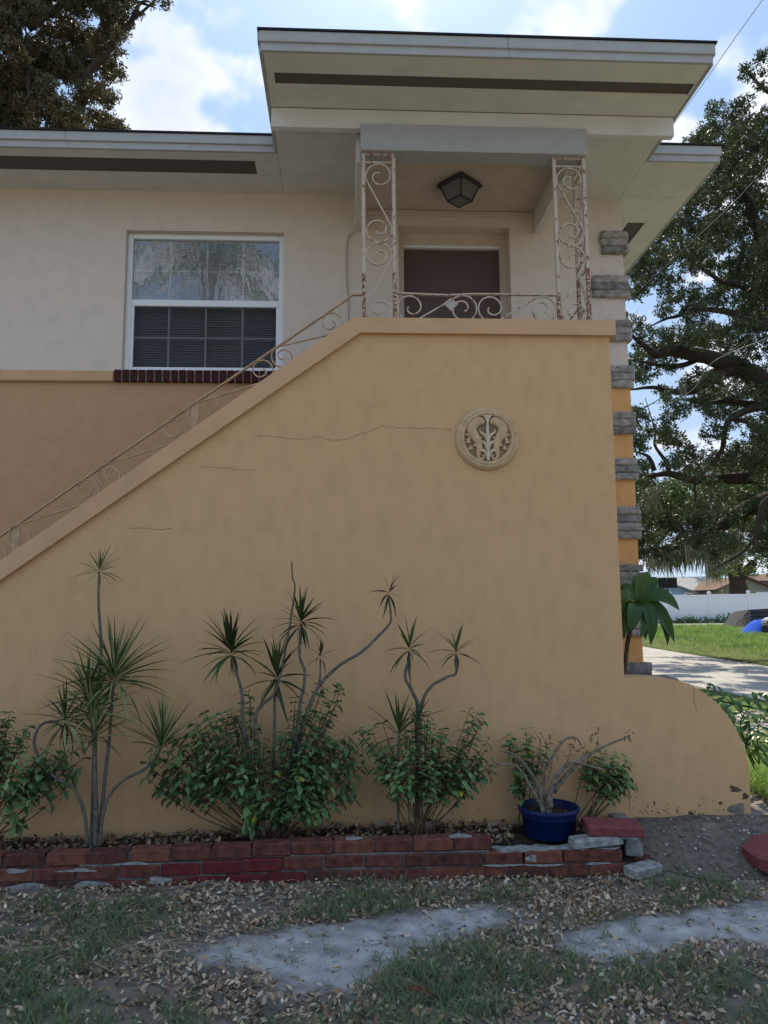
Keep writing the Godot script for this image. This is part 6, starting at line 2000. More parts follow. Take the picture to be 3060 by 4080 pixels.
	for l in [[[Vector3(-7.561, 10.14, -12.5), Vector3(-6.912, 12.106, -12.5), Vector3(-6.264, 13.298, -12.5), Vector3(-6.085, 14.258, -12.5), Vector3(-5.768, 14.532, -12.5), Vector3(-5.566, 14.999, -12.5), Vector3(-5.145, 15.561, -12.5), Vector3(-4.662, 16.07, -12.5), Vector3(-4.449, 16.387, -12.5)], 0.13, 0.03], [[Vector3(-5.145, 15.561, -12.5), Vector3(-4.993, 15.997, -12.5), Vector3(-4.796, 16.102, -12.5), Vector3(-4.637, 15.96, -12.5)], 0.06, 0.012], [[Vector3(-7.818, 15.696, -13), Vector3(-7.169, 16.22, -13), Vector3(-6.286, 16.757, -13), Vector3(-5.139, 16.48, -13), Vector3(-4.793, 16.366, -13)], 0.12, 0.04], [[Vector3(-7.148, 12.241, -12), Vector3(-7.312, 13.498, -12), Vector3(-7.383, 14.543, -12), Vector3(-7.534, 15.482, -12)], 0.06, 0.03], [[Vector3(-6.821, 12.459, -12.5), Vector3(-6.524, 13.054, -12.5), Vector3(-6.271, 13.476, -12.5), Vector3(-5.994, 13.305, -12.5)], 0.05, 0.02], [[Vector3(-7.376, 13.372, -13), Vector3(-8.128, 15.189, -13), Vector3(-8.5, 15.923, -13), Vector3(-9.21, 16.651, -13)], 0.10, 0.04]]:
		limb(p, l[0], l[1], l[2])
	crown(p, [[Vector3(-11.67, 17.427, -12.034), 0.267], [Vector3(-12.187, 18.464, -13.283), 0.437], [Vector3(-12.268, 19.022, -13.692), 0.475], [Vector3(-11.764, 18.875, -13.475), 0.518], [Vector3(-10.708, 17.818, -12.516), 0.291], [Vector3(-11.258, 19.087, -13.813), 0.309], [Vector3(-10.024, 17.767, -12.262), 0.309], [Vector3(-10.503, 19.218, -13.985), 0.41], [Vector3(-9.614, 18.568, -13.185), 0.488], [Vector3(-9.349, 18.916, -13.341), 0.279], [Vector3(-9.462, 20.534, -15.126), 0.451], [Vector3(-8.735, 20.291, -14.903), 0.362], [Vector3(-7.167, 18.053, -12.678), 0.473], [Vector3(-7.599, 19.475, -14.036), 0.443], [Vector3(-7.172, 19.512, -14.111), 0.489], [Vector3(-5.903, 17.176, -11.556), 0.362], [Vector3(-6.512, 19.196, -13.766), 0.322], [Vector3(-5.792, 18.613, -12.982), 0.283], [Vector3(-11.735, 17.427, -12.27), 0.385], [Vector3(-12.467, 18.801, -13.8), 0.349], [Vector3(-10.929, 17.149, -12.06), 0.346], [Vector3(-12.229, 19.474, -14.464), 0.311], [Vector3(-11.897, 20.098, -15.256), 0.362], [Vector3(-11.194, 19.994, -14.951), 0.323], [Vector3(-10.078, 18.653, -13.694), 0.451], [Vector3(-8.627, 17.073, -11.979), 0.36], [Vector3(-9.754, 19.945, -14.807), 0.456], [Vector3(-9.691, 20.309, -15.448), 0.347], [Vector3(-8.916, 19.806, -14.808), 0.413], [Vector3(-6.63, 17.097, -11.862), 0.258], [Vector3(-6.574, 17.799, -12.6), 0.415], [Vector3(-6.738, 18.638, -13.539), 0.416], [Vector3(-5.868, 17.222, -11.985), 0.293], [Vector3(-5.357, 17.216, -11.997), 0.25], [Vector3(-12.849, 18.38, -13.873), 0.307], [Vector3(-13.551, 19.631, -15.24), 0.407], [Vector3(-11.248, 17.088, -12.398), 0.342], [Vector3(-11.524, 19.255, -14.575), 0.496], [Vector3(-11.617, 19.632, -15.02), 0.548], [Vector3(-10.247, 18.331, -13.63), 0.404], [Vector3(-10.536, 19.025, -14.475), 0.419], [Vector3(-10.353, 19.957, -15.269), 0.365], [Vector3(-9.721, 19.805, -15.266), 0.367], [Vector3(-7.558, 17.941, -13.083), 0.374], [Vector3(-7.783, 19.241, -14.664), 0.35], [Vector3(-7.04, 18.484, -13.74), 0.312], [Vector3(-6.566, 18.204, -13.324), 0.305], [Vector3(-6.028, 17.816, -12.999), 0.331], [Vector3(-5.435, 16.891, -11.966), 0.395], [Vector3(-14.004, 19.419, -15.424), 0.464], [Vector3(-11.371, 16.445, -12.166), 0.377], [Vector3(-11.953, 17.561, -13.366), 0.294], [Vector3(-12.631, 18.869, -14.904), 0.342], [Vector3(-10.947, 18.423, -14.064), 0.35], [Vector3(-10.079, 17.445, -13.05), 0.47], [Vector3(-10.981, 19.716, -15.42), 0.428], [Vector3(-9.313, 18.102, -13.694), 0.435], [Vector3(-9.324, 18.464, -14.109), 0.424], [Vector3(-9.181, 18.861, -14.754), 0.479], [Vector3(-8.755, 19.068, -14.657), 0.419], [Vector3(-7.513, 17.326, -12.757), 0.349], [Vector3(-6.718, 16.823, -12.267), 0.331], [Vector3(-5.786, 17.725, -13.375), 0.468], [Vector3(-12.459, 18.255, -14.366), 0.324], [Vector3(-10.936, 16.572, -12.382), 0.364], [Vector3(-12.003, 18.829, -14.925), 0.446], [Vector3(-10.807, 17.103, -13.177), 0.468], [Vector3(-10.781, 17.742, -13.983), 0.512], [Vector3(-11.011, 18.651, -14.776), 0.506], [Vector3(-8.651, 15.982, -11.702), 0.316], [Vector3(-9.343, 17.49, -13.386), 0.339], [Vector3(-8.904, 17.734, -13.641), 0.297], [Vector3(-8.393, 17.129, -12.955), 0.47], [Vector3(-7.54, 16.038, -11.84), 0.356], [Vector3(-8.847, 19.057, -15.312), 0.293], [Vector3(-7.394, 17.299, -13.27), 0.418], [Vector3(-6.652, 15.955, -11.731), 0.247], [Vector3(-7.095, 18.067, -14.044), 0.423], [Vector3(-5.907, 16.259, -11.926), 0.244], [Vector3(-6.386, 18.431, -14.349), 0.46], [Vector3(-5.393, 16.211, -11.978), 0.406], [Vector3(-12.631, 17.283, -13.692), 0.297], [Vector3(-11.592, 16.515, -12.922), 0.365], [Vector3(-10.554, 15.562, -11.72), 0.46], [Vector3(-12.236, 18.527, -15.381), 0.375], [Vector3(-11.764, 18.234, -14.696), 0.446], [Vector3(-9.95, 16.44, -12.848), 0.291], [Vector3(-9.892, 17.101, -13.609), 0.421], [Vector3(-9.967, 17.695, -14.244), 0.441], [Vector3(-8.898, 16.703, -12.961), 0.364], [Vector3(-8.583, 16.417, -12.604), 0.267], [Vector3(-9.237, 18.35, -14.901), 0.443], [Vector3(-7.543, 16.65, -12.692), 0.267], [Vector3(-7.974, 18.288, -14.82), 0.279], [Vector3(-7.101, 17.161, -13.427), 0.431], [Vector3(-6.201, 15.502, -11.579), 0.371], [Vector3(-5.618, 16.977, -13.065), 0.427], [Vector3(-11.766, 15.66, -12.242), 0.36], [Vector3(-11.289, 15.499, -11.969), 0.38], [Vector3(-12.724, 18.215, -15.286), 0.491], [Vector3(-11.58, 17.489, -14.497), 0.376], [Vector3(-10.355, 17.08, -13.868), 0.441], [Vector3(-10.488, 17.681, -14.48), 0.523], [Vector3(-9.295, 16.56, -13.108), 0.288], [Vector3(-9.447, 17.146, -13.948), 0.398], [Vector3(-8.216, 15.886, -12.265), 0.321], [Vector3(-8.698, 17.423, -14.047), 0.378], [Vector3(-7.553, 15.59, -11.924), 0.433], [Vector3(-8.446, 18.085, -14.87), 0.293], [Vector3(-6.953, 15.854, -12.221), 0.265], [Vector3(-6.228, 15.605, -11.872), 0.259], [Vector3(-6.513, 16.911, -13.584), 0.348], [Vector3(-6.299, 16.939, -13.592), 0.313], [Vector3(-5.715, 16.31, -12.919), 0.383], [Vector3(-10.923, 14.903, -11.723), 0.305], [Vector3(-12.623, 17.277, -14.559), 0.308], [Vector3(-11.695, 16.465, -13.577), 0.474], [Vector3(-11.889, 17.548, -14.739), 0.49], [Vector3(-9.679, 14.818, -11.578), 0.282], [Vector3(-11.071, 17.439, -14.637), 0.291], [Vector3(-10.611, 17.264, -14.403), 0.364], [Vector3(-9.263, 15.618, -12.52), 0.279], [Vector3(-8.602, 16.19, -13.183), 0.349], [Vector3(-9.053, 17.537, -14.726), 0.31], [Vector3(-8.464, 17.03, -14.229), 0.437], [Vector3(-7.031, 14.867, -11.512), 0.317], [Vector3(-7.599, 16.699, -13.617), 0.353], [Vector3(-6.872, 16.015, -12.819), 0.273], [Vector3(-6.292, 15.57, -12.175), 0.26], [Vector3(-5.63, 15.556, -12.182), 0.339], [Vector3(-6.501, 18.192, -15.321), 0.288], [Vector3(-11.219, 14.588, -11.754), 0.458], [Vector3(-11.176, 15.224, -12.585), 0.353], [Vector3(-12.291, 17.021, -14.563), 0.351], [Vector3(-12.005, 17.342, -15.081), 0.302], [Vector3(-10.82, 16.025, -13.434), 0.343], [Vector3(-11.379, 17.09, -14.779), 0.469], [Vector3(-9.676, 15.37, -12.565), 0.386], [Vector3(-8.756, 14.581, -11.687), 0.237], [Vector3(-9.915, 16.684, -14.085), 0.36], [Vector3(-8.797, 15.588, -12.791), 0.451], [Vector3(-7.793, 14.585, -11.535), 0.398], [Vector3(-8.563, 16.498, -13.802), 0.331], [Vector3(-8.097, 17.158, -14.773), 0.284], [Vector3(-7.582, 17.037, -14.702), 0.291], [Vector3(-6.197, 17.537, -14.987), 0.272], [Vector3(-11.633, 14.722, -12.459), 0.4], [Vector3(-11.104, 14.896, -12.348), 0.423], [Vector3(-11.701, 16.026, -14.047), 0.339], [Vector3(-10.678, 15.373, -12.887), 0.398], [Vector3(-11.624, 16.707, -14.623), 0.406], [Vector3(-10.251, 15.148, -12.891), 0.332], [Vector3(-9.522, 15.199, -12.811), 0.368], [Vector3(-9.443, 15.892, -13.497), 0.398], [Vector3(-10.189, 17.111, -15.314), 0.294], [Vector3(-9.555, 17.284, -15.276), 0.429], [Vector3(-8.249, 15.201, -12.793), 0.36], [Vector3(-8, 16.657, -14.677), 0.389], [Vector3(-7.976, 17.459, -15.396), 0.28], [Vector3(-7.122, 16.703, -14.516), 0.433], [Vector3(-6.644, 16.92, -15.015), 0.438], [Vector3(-11.503, 14.316, -12.219), 0.436], [Vector3(-13.516, 16.828, -15.468), 0.429], [Vector3(-10.537, 14.061, -11.75), 0.423], [Vector3(-10.415, 14.467, -12.274), 0.371], [Vector3(-10.604, 15.12, -13.169), 0.289], [Vector3(-9.366, 14.055, -11.67), 0.253], [Vector3(-9.807, 14.982, -13.063), 0.304], [Vector3(-9.297, 14.472, -12.427), 0.338], [Vector3(-8.267, 13.977, -11.653), 0.371], [Vector3(-9.059, 15.563, -13.756), 0.388], [Vector3(-7.51, 13.965, -11.627), 0.352], [Vector3(-7.596, 14.602, -12.405), 0.338], [Vector3(-7.449, 14.856, -12.592), 0.323], [Vector3(-7.363, 14.958, -12.91), 0.272], [Vector3(-7.592, 16.494, -14.909), 0.329], [Vector3(-6.966, 16.428, -14.557), 0.393], [Vector3(-5.846, 14.98, -12.687), 0.415], [Vector3(-11.39, 13.857, -11.964), 0.421], [Vector3(-12.458, 15.464, -14.31), 0.432], [Vector3(-10.411, 13.694, -11.552), 0.254], [Vector3(-11.615, 15.419, -13.995), 0.476], [Vector3(-11.43, 15.595, -14.114), 0.464], [Vector3(-11.103, 15.355, -14.087), 0.498], [Vector3(-10.076, 14.725, -13.088), 0.399], [Vector3(-9.062, 13.457, -11.513), 0.342], [Vector3(-10.648, 16.309, -15.362), 0.421], [Vector3(-9.906, 15.797, -14.405), 0.287], [Vector3(-8.45, 14.046, -12.119), 0.322], [Vector3(-8.793, 15.12, -13.64), 0.304], [Vector3(-8.134, 15.113, -13.692), 0.466], [Vector3(-7.231, 14.633, -12.972), 0.364], [Vector3(-6.838, 14.512, -12.806), 0.43], [Vector3(-7.011, 15.217, -13.739), 0.255], [Vector3(-6.476, 15.249, -13.48), 0.378], [Vector3(-5.962, 14.998, -13.316), 0.245], [Vector3(-12.779, 15.177, -14.152), 0.284], [Vector3(-11.672, 14.057, -12.847), 0.372], [Vector3(-11.906, 15.23, -14.394), 0.273], [Vector3(-11.16, 14.925, -13.651), 0.346], [Vector3(-9.367, 13.691, -12.264), 0.362], [Vector3(-9.303, 14.262, -12.881), 0.263], [Vector3(-9.639, 14.86, -13.865), 0.323], [Vector3(-8.936, 14.437, -13.225), 0.252], [Vector3(-8.121, 13.67, -11.985), 0.407], [Vector3(-7.814, 13.82, -12.115), 0.389], [Vector3(-7.949, 14.525, -13.215), 0.32], [Vector3(-7.333, 13.987, -12.558), 0.252], [Vector3(-7.688, 15.075, -13.764), 0.334], [Vector3(-6.954, 15.029, -13.72), 0.369], [Vector3(-7.078, 15.771, -14.85), 0.324], [Vector3(-6.282, 15.779, -14.582), 0.416], [Vector3(-12.86, 15.447, -14.98), 0.416], [Vector3(-10.314, 13.663, -12.402), 0.253], [Vector3(-11.515, 15.306, -15.025), 0.408], [Vector3(-11.511, 15.502, -15.296), 0.388], [Vector3(-10.978, 15.33, -15.022), 0.362], [Vector3(-9.478, 14.332, -13.574), 0.445], [Vector3(-8.017, 12.955, -11.504), 0.29], [Vector3(-8.888, 14.779, -13.843), 0.427], [Vector3(-8.229, 14.242, -13.197), 0.336], [Vector3(-8.916, 15.72, -15.147), 0.45], [Vector3(-7.736, 14.503, -13.713), 0.305], [Vector3(-6.701, 13.165, -11.654), 0.295], [Vector3(-6.17, 13.4, -12.182), 0.314], [Vector3(-5.677, 13.334, -11.987), 0.29], [Vector3(-12.636, 14.391, -14.138), 0.359], [Vector3(-11.942, 13.98, -13.409), 0.428], [Vector3(-10.56, 12.807, -11.748), 0.388], [Vector3(-11.469, 14.32, -13.766), 0.418], [Vector3(-10.492, 13.506, -12.592), 0.278], [Vector3(-11.729, 15.339, -15.309), 0.373], [Vector3(-9.8, 13.336, -12.362), 0.343], [Vector3(-9.161, 12.846, -11.926), 0.363], [Vector3(-9.866, 14.192, -13.893), 0.373], [Vector3(-9.853, 14.536, -14.417), 0.436], [Vector3(-9.001, 14.127, -13.509), 0.368], [Vector3(-8.116, 13.281, -12.377), 0.363], [Vector3(-8.501, 14.398, -13.742), 0.366], [Vector3(-7.413, 12.98, -12.001), 0.25], [Vector3(-7.583, 13.861, -13.297), 0.41], [Vector3(-6.474, 12.754, -11.724), 0.321], [Vector3(-6.598, 14.656, -14.027), 0.268], [Vector3(-6.161, 14.522, -14.042), 0.267], [Vector3(-11.497, 13.21, -12.724), 0.386], [Vector3(-10.847, 12.991, -12.543), 0.298], [Vector3(-10.85, 13.585, -13.181), 0.444], [Vector3(-9.326, 12.613, -11.766), 0.229], [Vector3(-9.9, 13.579, -13.255), 0.312], [Vector3(-8.934, 12.585, -11.952), 0.226], [Vector3(-8.445, 12.605, -11.821), 0.325], [Vector3(-8.222, 12.664, -12.027), 0.284], [Vector3(-9.545, 14.903, -15.237), 0.388], [Vector3(-8.333, 13.775, -13.444), 0.337], [Vector3(-8.199, 13.91, -13.582), 0.442], [Vector3(-6.993, 12.731, -11.826), 0.224], [Vector3(-7.264, 13.842, -13.748), 0.297], [Vector3(-6.103, 12.479, -11.63), 0.358], [Vector3(-6.66, 14.418, -14.493), 0.277], [Vector3(-11.059, 12.622, -12.605), 0.382], [Vector3(-10.885, 12.902, -12.782), 0.428], [Vector3(-11.541, 13.869, -14.304), 0.308], [Vector3(-11.322, 14.23, -14.821), 0.442], [Vector3(-10.743, 13.73, -14.273), 0.273], [Vector3(-9.902, 13.262, -13.454), 0.394], [Vector3(-9.542, 13.257, -13.143), 0.343], [Vector3(-9.549, 13.813, -13.921), 0.448], [Vector3(-8.49, 12.681, -12.57), 0.363], [Vector3(-8.629, 13.473, -13.547), 0.33], [Vector3(-8.334, 13.367, -13.246), 0.436], [Vector3(-7.706, 12.674, -12.528), 0.321], [Vector3(-7.075, 12.387, -11.944), 0.219], [Vector3(-6.569, 12.559, -12.069), 0.297], [Vector3(-7.258, 14.4, -14.832), 0.321], [Vector3(-6.365, 14.176, -14.583), 0.346], [Vector3(-5.574, 12.95, -12.66), 0.368], [Vector3(-13.138, 13.82, -14.666), 0.489], [Vector3(-11.528, 12.73, -12.873), 0.442], [Vector3(-12.276, 13.508, -14.514), 0.431], [Vector3(-11.186, 12.969, -13.389), 0.299], [Vector3(-10.562, 12.582, -13.026), 0.263], [Vector3(-10.284, 12.545, -12.715), 0.432], [Vector3(-9.475, 12.476, -12.415), 0.345], [Vector3(-9.403, 12.671, -13.121), 0.341], [Vector3(-8.784, 12.35, -12.389), 0.33], [Vector3(-8.296, 12.518, -12.715), 0.32], [Vector3(-8.368, 13.068, -13.633), 0.307], [Vector3(-8.989, 14.408, -15.356), 0.414], [Vector3(-7.457, 12.621, -12.612), 0.365], [Vector3(-8.136, 14.249, -15.305), 0.352], [Vector3(-7.06, 13.243, -13.479), 0.38], [Vector3(-7.061, 13.42, -14.129), 0.247], [Vector3(-5.955, 13.239, -13.54), 0.391], [Vector3(-5.414, 15.66, -12.857), 0.196], [Vector3(-5.355, 14.915, -12.16), 0.215], [Vector3(-5.754, 15.773, -12.857), 0.226], [Vector3(-5.801, 15.251, -12.521), 0.193], [Vector3(-5.082, 15.72, -12.25), 0.165], [Vector3(-4.498, 16.269, -12.726), 0.127], [Vector3(-4.348, 16.141, -12.673), 0.098], [Vector3(-4.63, 16.003, -12.377), 0.125], [Vector3(-5.357, 15.89, -12.831), 0.197], [Vector3(-5.519, 13.675, -12.499), 0.132], [Vector3(-5.359, 13.87, -12.111), 0.104], [Vector3(-5.038, 15.903, -12.684), 0.14], [Vector3(-5.282, 14.623, -12.318), 0.107]], 900.0, 1.0, Color(0.060, 0.058, 0.028), Color(0.16, 0.135, 0.065))
	# the second oak far behind the fence, and the belt of trees round the neighbours
	rng.seed = 51
	var far := thing("street_oak", "broad oak with a stout trunk behind the fence and moss below", "tree")
	st = tool(true)
	tube(st, curve([Vector3(26.369, 1.832, -46), Vector3(26.398, 2.762, -46), Vector3(26.282, 3.448, -46), Vector3(26.056, 3.917, -46)], 4), 0.62, 0.42, 10, 0.08)
	tube(st, curve([Vector3(26.398, 2.762, -46), Vector3(26.997, 3.6, -46), Vector3(27.681, 4.223, -46)], 4), 0.4, 0.25, 8, 0.08)
	part("trunk", st, mats.bark_oak, far)
	crown(far, [[Vector3(24.934, 4.178, -45), 1.141], [Vector3(26.748, 4.697, -46), 1.246], [Vector3(23.926, 3.376, -44), 0.655], [Vector3(28.057, 5.006, -46), 1.19], [Vector3(27.009, 5.724, -47), 1.199], [Vector3(24.842, 5.018, -46), 0.887], [Vector3(26.78, 3.556, -45), 0.613], [Vector3(24.338, 3.332, -43), 0.452], [Vector3(29.2, 4.113, -47), 1.075], [Vector3(30.279, 5.392, -47), 1.448]], 42.0, 2.4, Color(0.06, 0.10, 0.02), Color(0.17, 0.22, 0.05))
	beard(far, Vector3(23.784, 4.577, -44), 0.5, 2.2, 90)
	beard(far, Vector3(24.279, 4.124, -44), 0.4, 1.7, 60)
	var belt := [[16.5, -58.0, 13.0, 5.5], [22.0, -66.0, 15.0, 6.0], [28.5, -70.0, 14.0, 6.0], [35.0, -68.0, 15.5, 6.5], [42.0, -66.0, 15.0, 6.0], [49.0, -68.0, 16.0, 6.5], [11.0, -64.0, 15.0, 6.0], [19.5, -74.0, 19.0, 6.5], [31.0, -80.0, 19.0, 7.0], [44.0, -80.0, 21.0, 7.0], [57.0, -74.0, 18.0, 7.0]]
	var says := ["rounded green tree left of the pale blue house", "tree rising behind the blue house's roof", "tree right behind the white metal-roofed house", "tree above the grey-green house", "tree above the red-roofed house", "tree beyond the red-roofed house at the frame's edge", "tree at the lane's far end hidden partly by the house corner", "taller tree at the back behind the blue house", "taller tree at the back behind the white house", "tallest tree at the back on the right", "farthest tree outside the right edge"]
	for k in belt.size():
		var b: Array = belt[k]
		plain_tree("distant_tree", says[k], Vector3(b[0], 0.2, b[1]), b[2], b[3], 16, 13.0, Color(0.045, 0.075, 0.02), Color(0.13, 0.18, 0.05), "trees behind the neighbours' houses", 3.4)
	# bushes at the lane's left side, behind the house corner
	for b in [["small bright bush at the foot of the blue house", Vector3(20.4, 0.3, -45.0), 2.4, 1.0], ["leafy bush in front of the grey-green house", Vector3(27.4, 0.3, -47.5), 3.0, 1.1]]:
		plain_tree("garden_bush", b[0], b[1], b[2], b[3], 9, 60.0, Color(0.07, 0.11, 0.03), Color(0.20, 0.26, 0.07), "bushes behind the fence", 1.9)
	for b in [["slender sapling growing behind the house corner", Vector3(7.0, 0.1, -18.0), 2.2, 0.55], ["dark bush at the lane edge beside the house corner", Vector3(9.2, 0.1, -25.0), 3.2, 1.0]]:
		plain_tree("garden_bush", b[0], b[1], b[2], b[3], 10, 150.0, Color(0.05, 0.09, 0.025), Color(0.13, 0.18, 0.05), "bushes along the lane", 1.2)
	build_yard_trees()


# trees of the yard behind the viewer; the upper window pane mirrors them
func build_yard_trees() -> void:
	rng.seed = 66
	var o := thing("palm_tree", "tall fan of feathery palm fronds in the yard behind the viewer", "tree")
	var top := Vector3(-3.3, 9.9, 11.0)
	var st := tool(true)
	tube(st, curve([Vector3(-3.7, -0.3, 11.2), Vector3(-3.6, 3.0, 11.2), top], 6), 0.2, 0.14, 10, 0.06)
	part("trunk", st, mats.bark_pale, o)
	for k in 22:
		var a := k * 2.39996
		var e := deg_to_rad(lerpf(70.0, -15.0, k / 21.0))
		var d := Vector3(cos(a) * cos(e), sin(e), sin(a) * cos(e))
		var path := []
		for q in 13:
			var f := q / 12.0
			path.append(top + d * 2.6 * f + Vector3(0, -1.3 * f * f, 0))
		var fr := tool(true)
		tube(fr, path, 0.025, 0.006, 5)
		for q in range(2, 13):
			var t: Vector3 = (path[mini(q + 1, 12)] - path[q - 1]).normalized()
			var s := t.cross(Vector3.UP).normalized()
			for g in [-1.0, 1.0]:
				for h in 2:
					blade(fr, 0.75 * sin(PI * (0.15 + 0.8 * q / 12.0)), 0.035, 0.9, 0.3, 4, 0.3, aim(path[q] - t * 0.1 * h, s * g + t * 0.7 + Vector3(0, 0.1, 0)))
		part("frond", fr, mats.philodendron, o)
	var says := ["round yard tree standing behind the viewer at left", "tall yard tree standing behind the viewer near the palm"]
	for k in 2:
		var b: Array = [[-9.5, 17.0, 7.5, 2.8], [-0.5, 20.0, 9.5, 2.6]][k]
		plain_tree("yard_tree", says[k], Vector3(b[0], 0.0, b[1]), b[2], b[3], 14, 26.0, Color(0.05, 0.08, 0.03), Color(0.12, 0.16, 0.05), "trees of the yard behind the viewer", 2.0)


# ---------------------------------------------------------------- fallen leaves and grass

func build_litter() -> void:
	rng.seed = 808
	var patches := sand_patches()
	var clump := FastNoiseLite.new()
	clump.seed = 12
	clump.frequency = 1.7
	clump.fractal_octaves = 3
	var tufts := FastNoiseLite.new()
	tufts.seed = 44
	tufts.frequency = 1.3
	tufts.fractal_octaves = 2
	var tones := [Color(0.16, 0.115, 0.075), Color(0.22, 0.17, 0.115), Color(0.27, 0.215, 0.15), Color(0.14, 0.085, 0.05), Color(0.22, 0.14, 0.08), Color(0.34, 0.29, 0.215), Color(0.10, 0.085, 0.06), Color(0.26, 0.21, 0.15)]
	var shapes := []
	for k in 3:
		var st := tool(true)
		blade(st, 0.040, 0.021, [0.3, 1.1, -0.9][k], [0.3, 0.55, 0.4][k], 4, 0.5)
		shapes.append(done(st))
	var places := [[], [], []]
	var tints := [[], [], []]
	for n in 70000:
		var x := rng.randf_range(-3.0, 3.2)
		var z := rng.randf_range(0.5, 2.75)
		if z < 0.64 and x > 1.6:
			continue
		var v := Vector2(x, z)
		var keep := 0.54 + 0.75 * clump.get_noise_2d(x, z)
		for p in patches:
			if inside(p, v):
				keep = 0.045
		if x > 1.66 and z < 0.66:
			keep = 0.14
		if rng.randf() > keep:
			continue
		var a := rng.randf() * TAU
		var tilt := rng.randf_range(-0.15, 0.3)
		var g := ground_height(x, z)
		var t := aim(Vector3(x, g + 0.006 + rng.randf() * 0.012, z), Vector3(cos(a), tilt, sin(a)), rng.randf_range(-0.7, 0.7), rng.randf_range(0.30, 0.95))
		var s := n % 3
		places[s].append(t)
		tints[s].append(tones[rng.randi() % tones.size()] * rng.randf_range(1.15, 2.2))
	# on the bed behind the bricks, and blown against the wall
	for n in 2600:
		var x := rng.randf_range(-2.4, 1.55)
		var z := rng.randf_range(0.01, 0.40)
		if x > 0.95 and x < 1.36 and z > 0.12:
			continue
		var a := rng.randf() * TAU
		places[n % 3].append(aim(Vector3(x, 0.142 + sag(x) + rng.randf() * 0.02, z), Vector3(cos(a), rng.randf_range(-0.3, 0.5), sin(a)), rng.randf_range(-0.8, 0.8), rng.randf_range(0.6, 1.2)))
		tints[n % 3].append(tones[rng.randi() % tones.size()] * rng.randf_range(0.7, 1.3))
	var litter := thing("leaf_litter", "dry brown leaves strewn thickly over the yard and planting bed", "fallen leaves")
	kind(litter, "stuff")
	for k in 3:
		scatter("leaves", shapes[k], mats.litter, litter, places[k], tints[k])
	# thin grass between the leaves
	var st := tool(true)
	for k in 9:
		var a := rng.randf() * TAU
		var d := Vector3(cos(a) * rng.randf_range(0.2, 0.9), 1.0, sin(a) * rng.randf_range(0.2, 0.9))
		blade(st, rng.randf_range(0.05, 0.115), 0.0036, rng.randf_range(0.4, 1.5), 0.3, 4, 0.25, aim(Vector3(rng.randf_range(-0.02, 0.02), 0, rng.randf_range(-0.02, 0.02)), d))
	var tuft := done(st)
	var spots := []
	var shades := []
	for n in 11500:
		var x := rng.randf_range(-3.0, 3.3)
		var z := rng.randf_range(0.55, 2.75)
		var v := Vector2(x, z)
		var want := smoothstep(-0.15, 0.4, tufts.get_noise_2d(x, z)) * 0.7
		# thicker along the sand's near edge and in the lower middle
		want += 0.8 * exp(-pow((x - 0.55) / 0.5, 2.0) - pow((z - 1.55) / 0.28, 2.0)) + 0.5 * exp(-pow((x - 1.25) / 0.22, 2.0) - pow((z - 1.62) / 0.2, 2.0)) + 0.35 * exp(-pow((x + 1.4) / 0.5, 2.0) - pow((z - 1.35) / 0.4, 2.0))
		if z < 0.7:
			want *= 0.35
		for p in patches:
			if inside(p, v):
				want *= 0.10
		if rng.randf() > want:
			continue
		spots.append(Transform3D(Basis(Vector3.UP, rng.randf() * TAU).scaled(Vector3.ONE * rng.randf_range(0.5, 1.15)), Vector3(x, ground_height(x, z) + 0.004, z)))
		shades.append(Color(0.08, 0.135, 0.055).lerp(Color(0.17, 0.22, 0.10), rng.randf()))
	tag(scatter("yard_grass", tuft, mats.grass_blade, self, spots, shades), "sparse green grass growing through the fallen leaves", "grass")
	# dry straw lying about
	st = tool(true)
	blade(st, 0.16, 0.004, 0.25, 0.3, 5, 0.3)
	var straw := done(st)
	spots = []
	shades = []
	for n in 230:
		var near := n % 3 != 0
		var x := rng.randfn(-0.65, 0.42) if near else rng.randf_range(-2.2, 2.2)
		var z := rng.randfn(1.22, 0.13) if near else rng.randf_range(0.6, 2.3)
		var a := rng.randfn(0.2, 0.6)
		spots.append(aim(Vector3(x, ground_height(x, z) + rng.randf_range(0.025, 0.04), z), Vector3(cos(a), rng.randf_range(-0.06, 0.12), sin(a)), rng.randf_range(-0.5, 0.5), rng.randf_range(0.5, 1.3)))
		shades.append(Color(0.36, 0.31, 0.21) * rng.randf_range(0.6, 1.2))
	tag(scatter("dry_straw", straw, mats.litter, self, spots, shades), "dry straw stalks scattered over the fallen leaves", "straw")
	# white shell chips and pebbles
	st = tool(true)
	lathe(st, [Vector2(0.0, 0.004), Vector2(0.006, 0.003), Vector2(0.008, 0.0), Vector2(0.005, -0.002)], 7)
	var chip := done(st)
	spots = []
	shades = []
	for n in 260:
		var dark := n % 3 != 0
		var x := rng.randf_range(1.66, 2.6) if dark else rng.randf_range(-2.0, 2.6)
		var z := rng.randf_range(0.08, 0.75) if dark else rng.randf_range(0.6, 2.3)
		spots.append(Transform3D(Basis(any_dir(), rng.randf() * TAU).scaled(Vector3(1, 0.8, 0.7) * rng.randf_range(0.3, 1.3)), Vector3(x, ground_height(x, z) + 0.013, z)))
		shades.append(Color(0.55, 0.54, 0.50) * rng.randf_range(0.4, 1.1))
	tag(scatter("shell_chips", chip, mats.litter, self, spots, shades), "small white shell chips and pebbles on the bare soil", "pebbles")
	# grass beyond: the lawn, the verge beside the house
	st = tool(true)
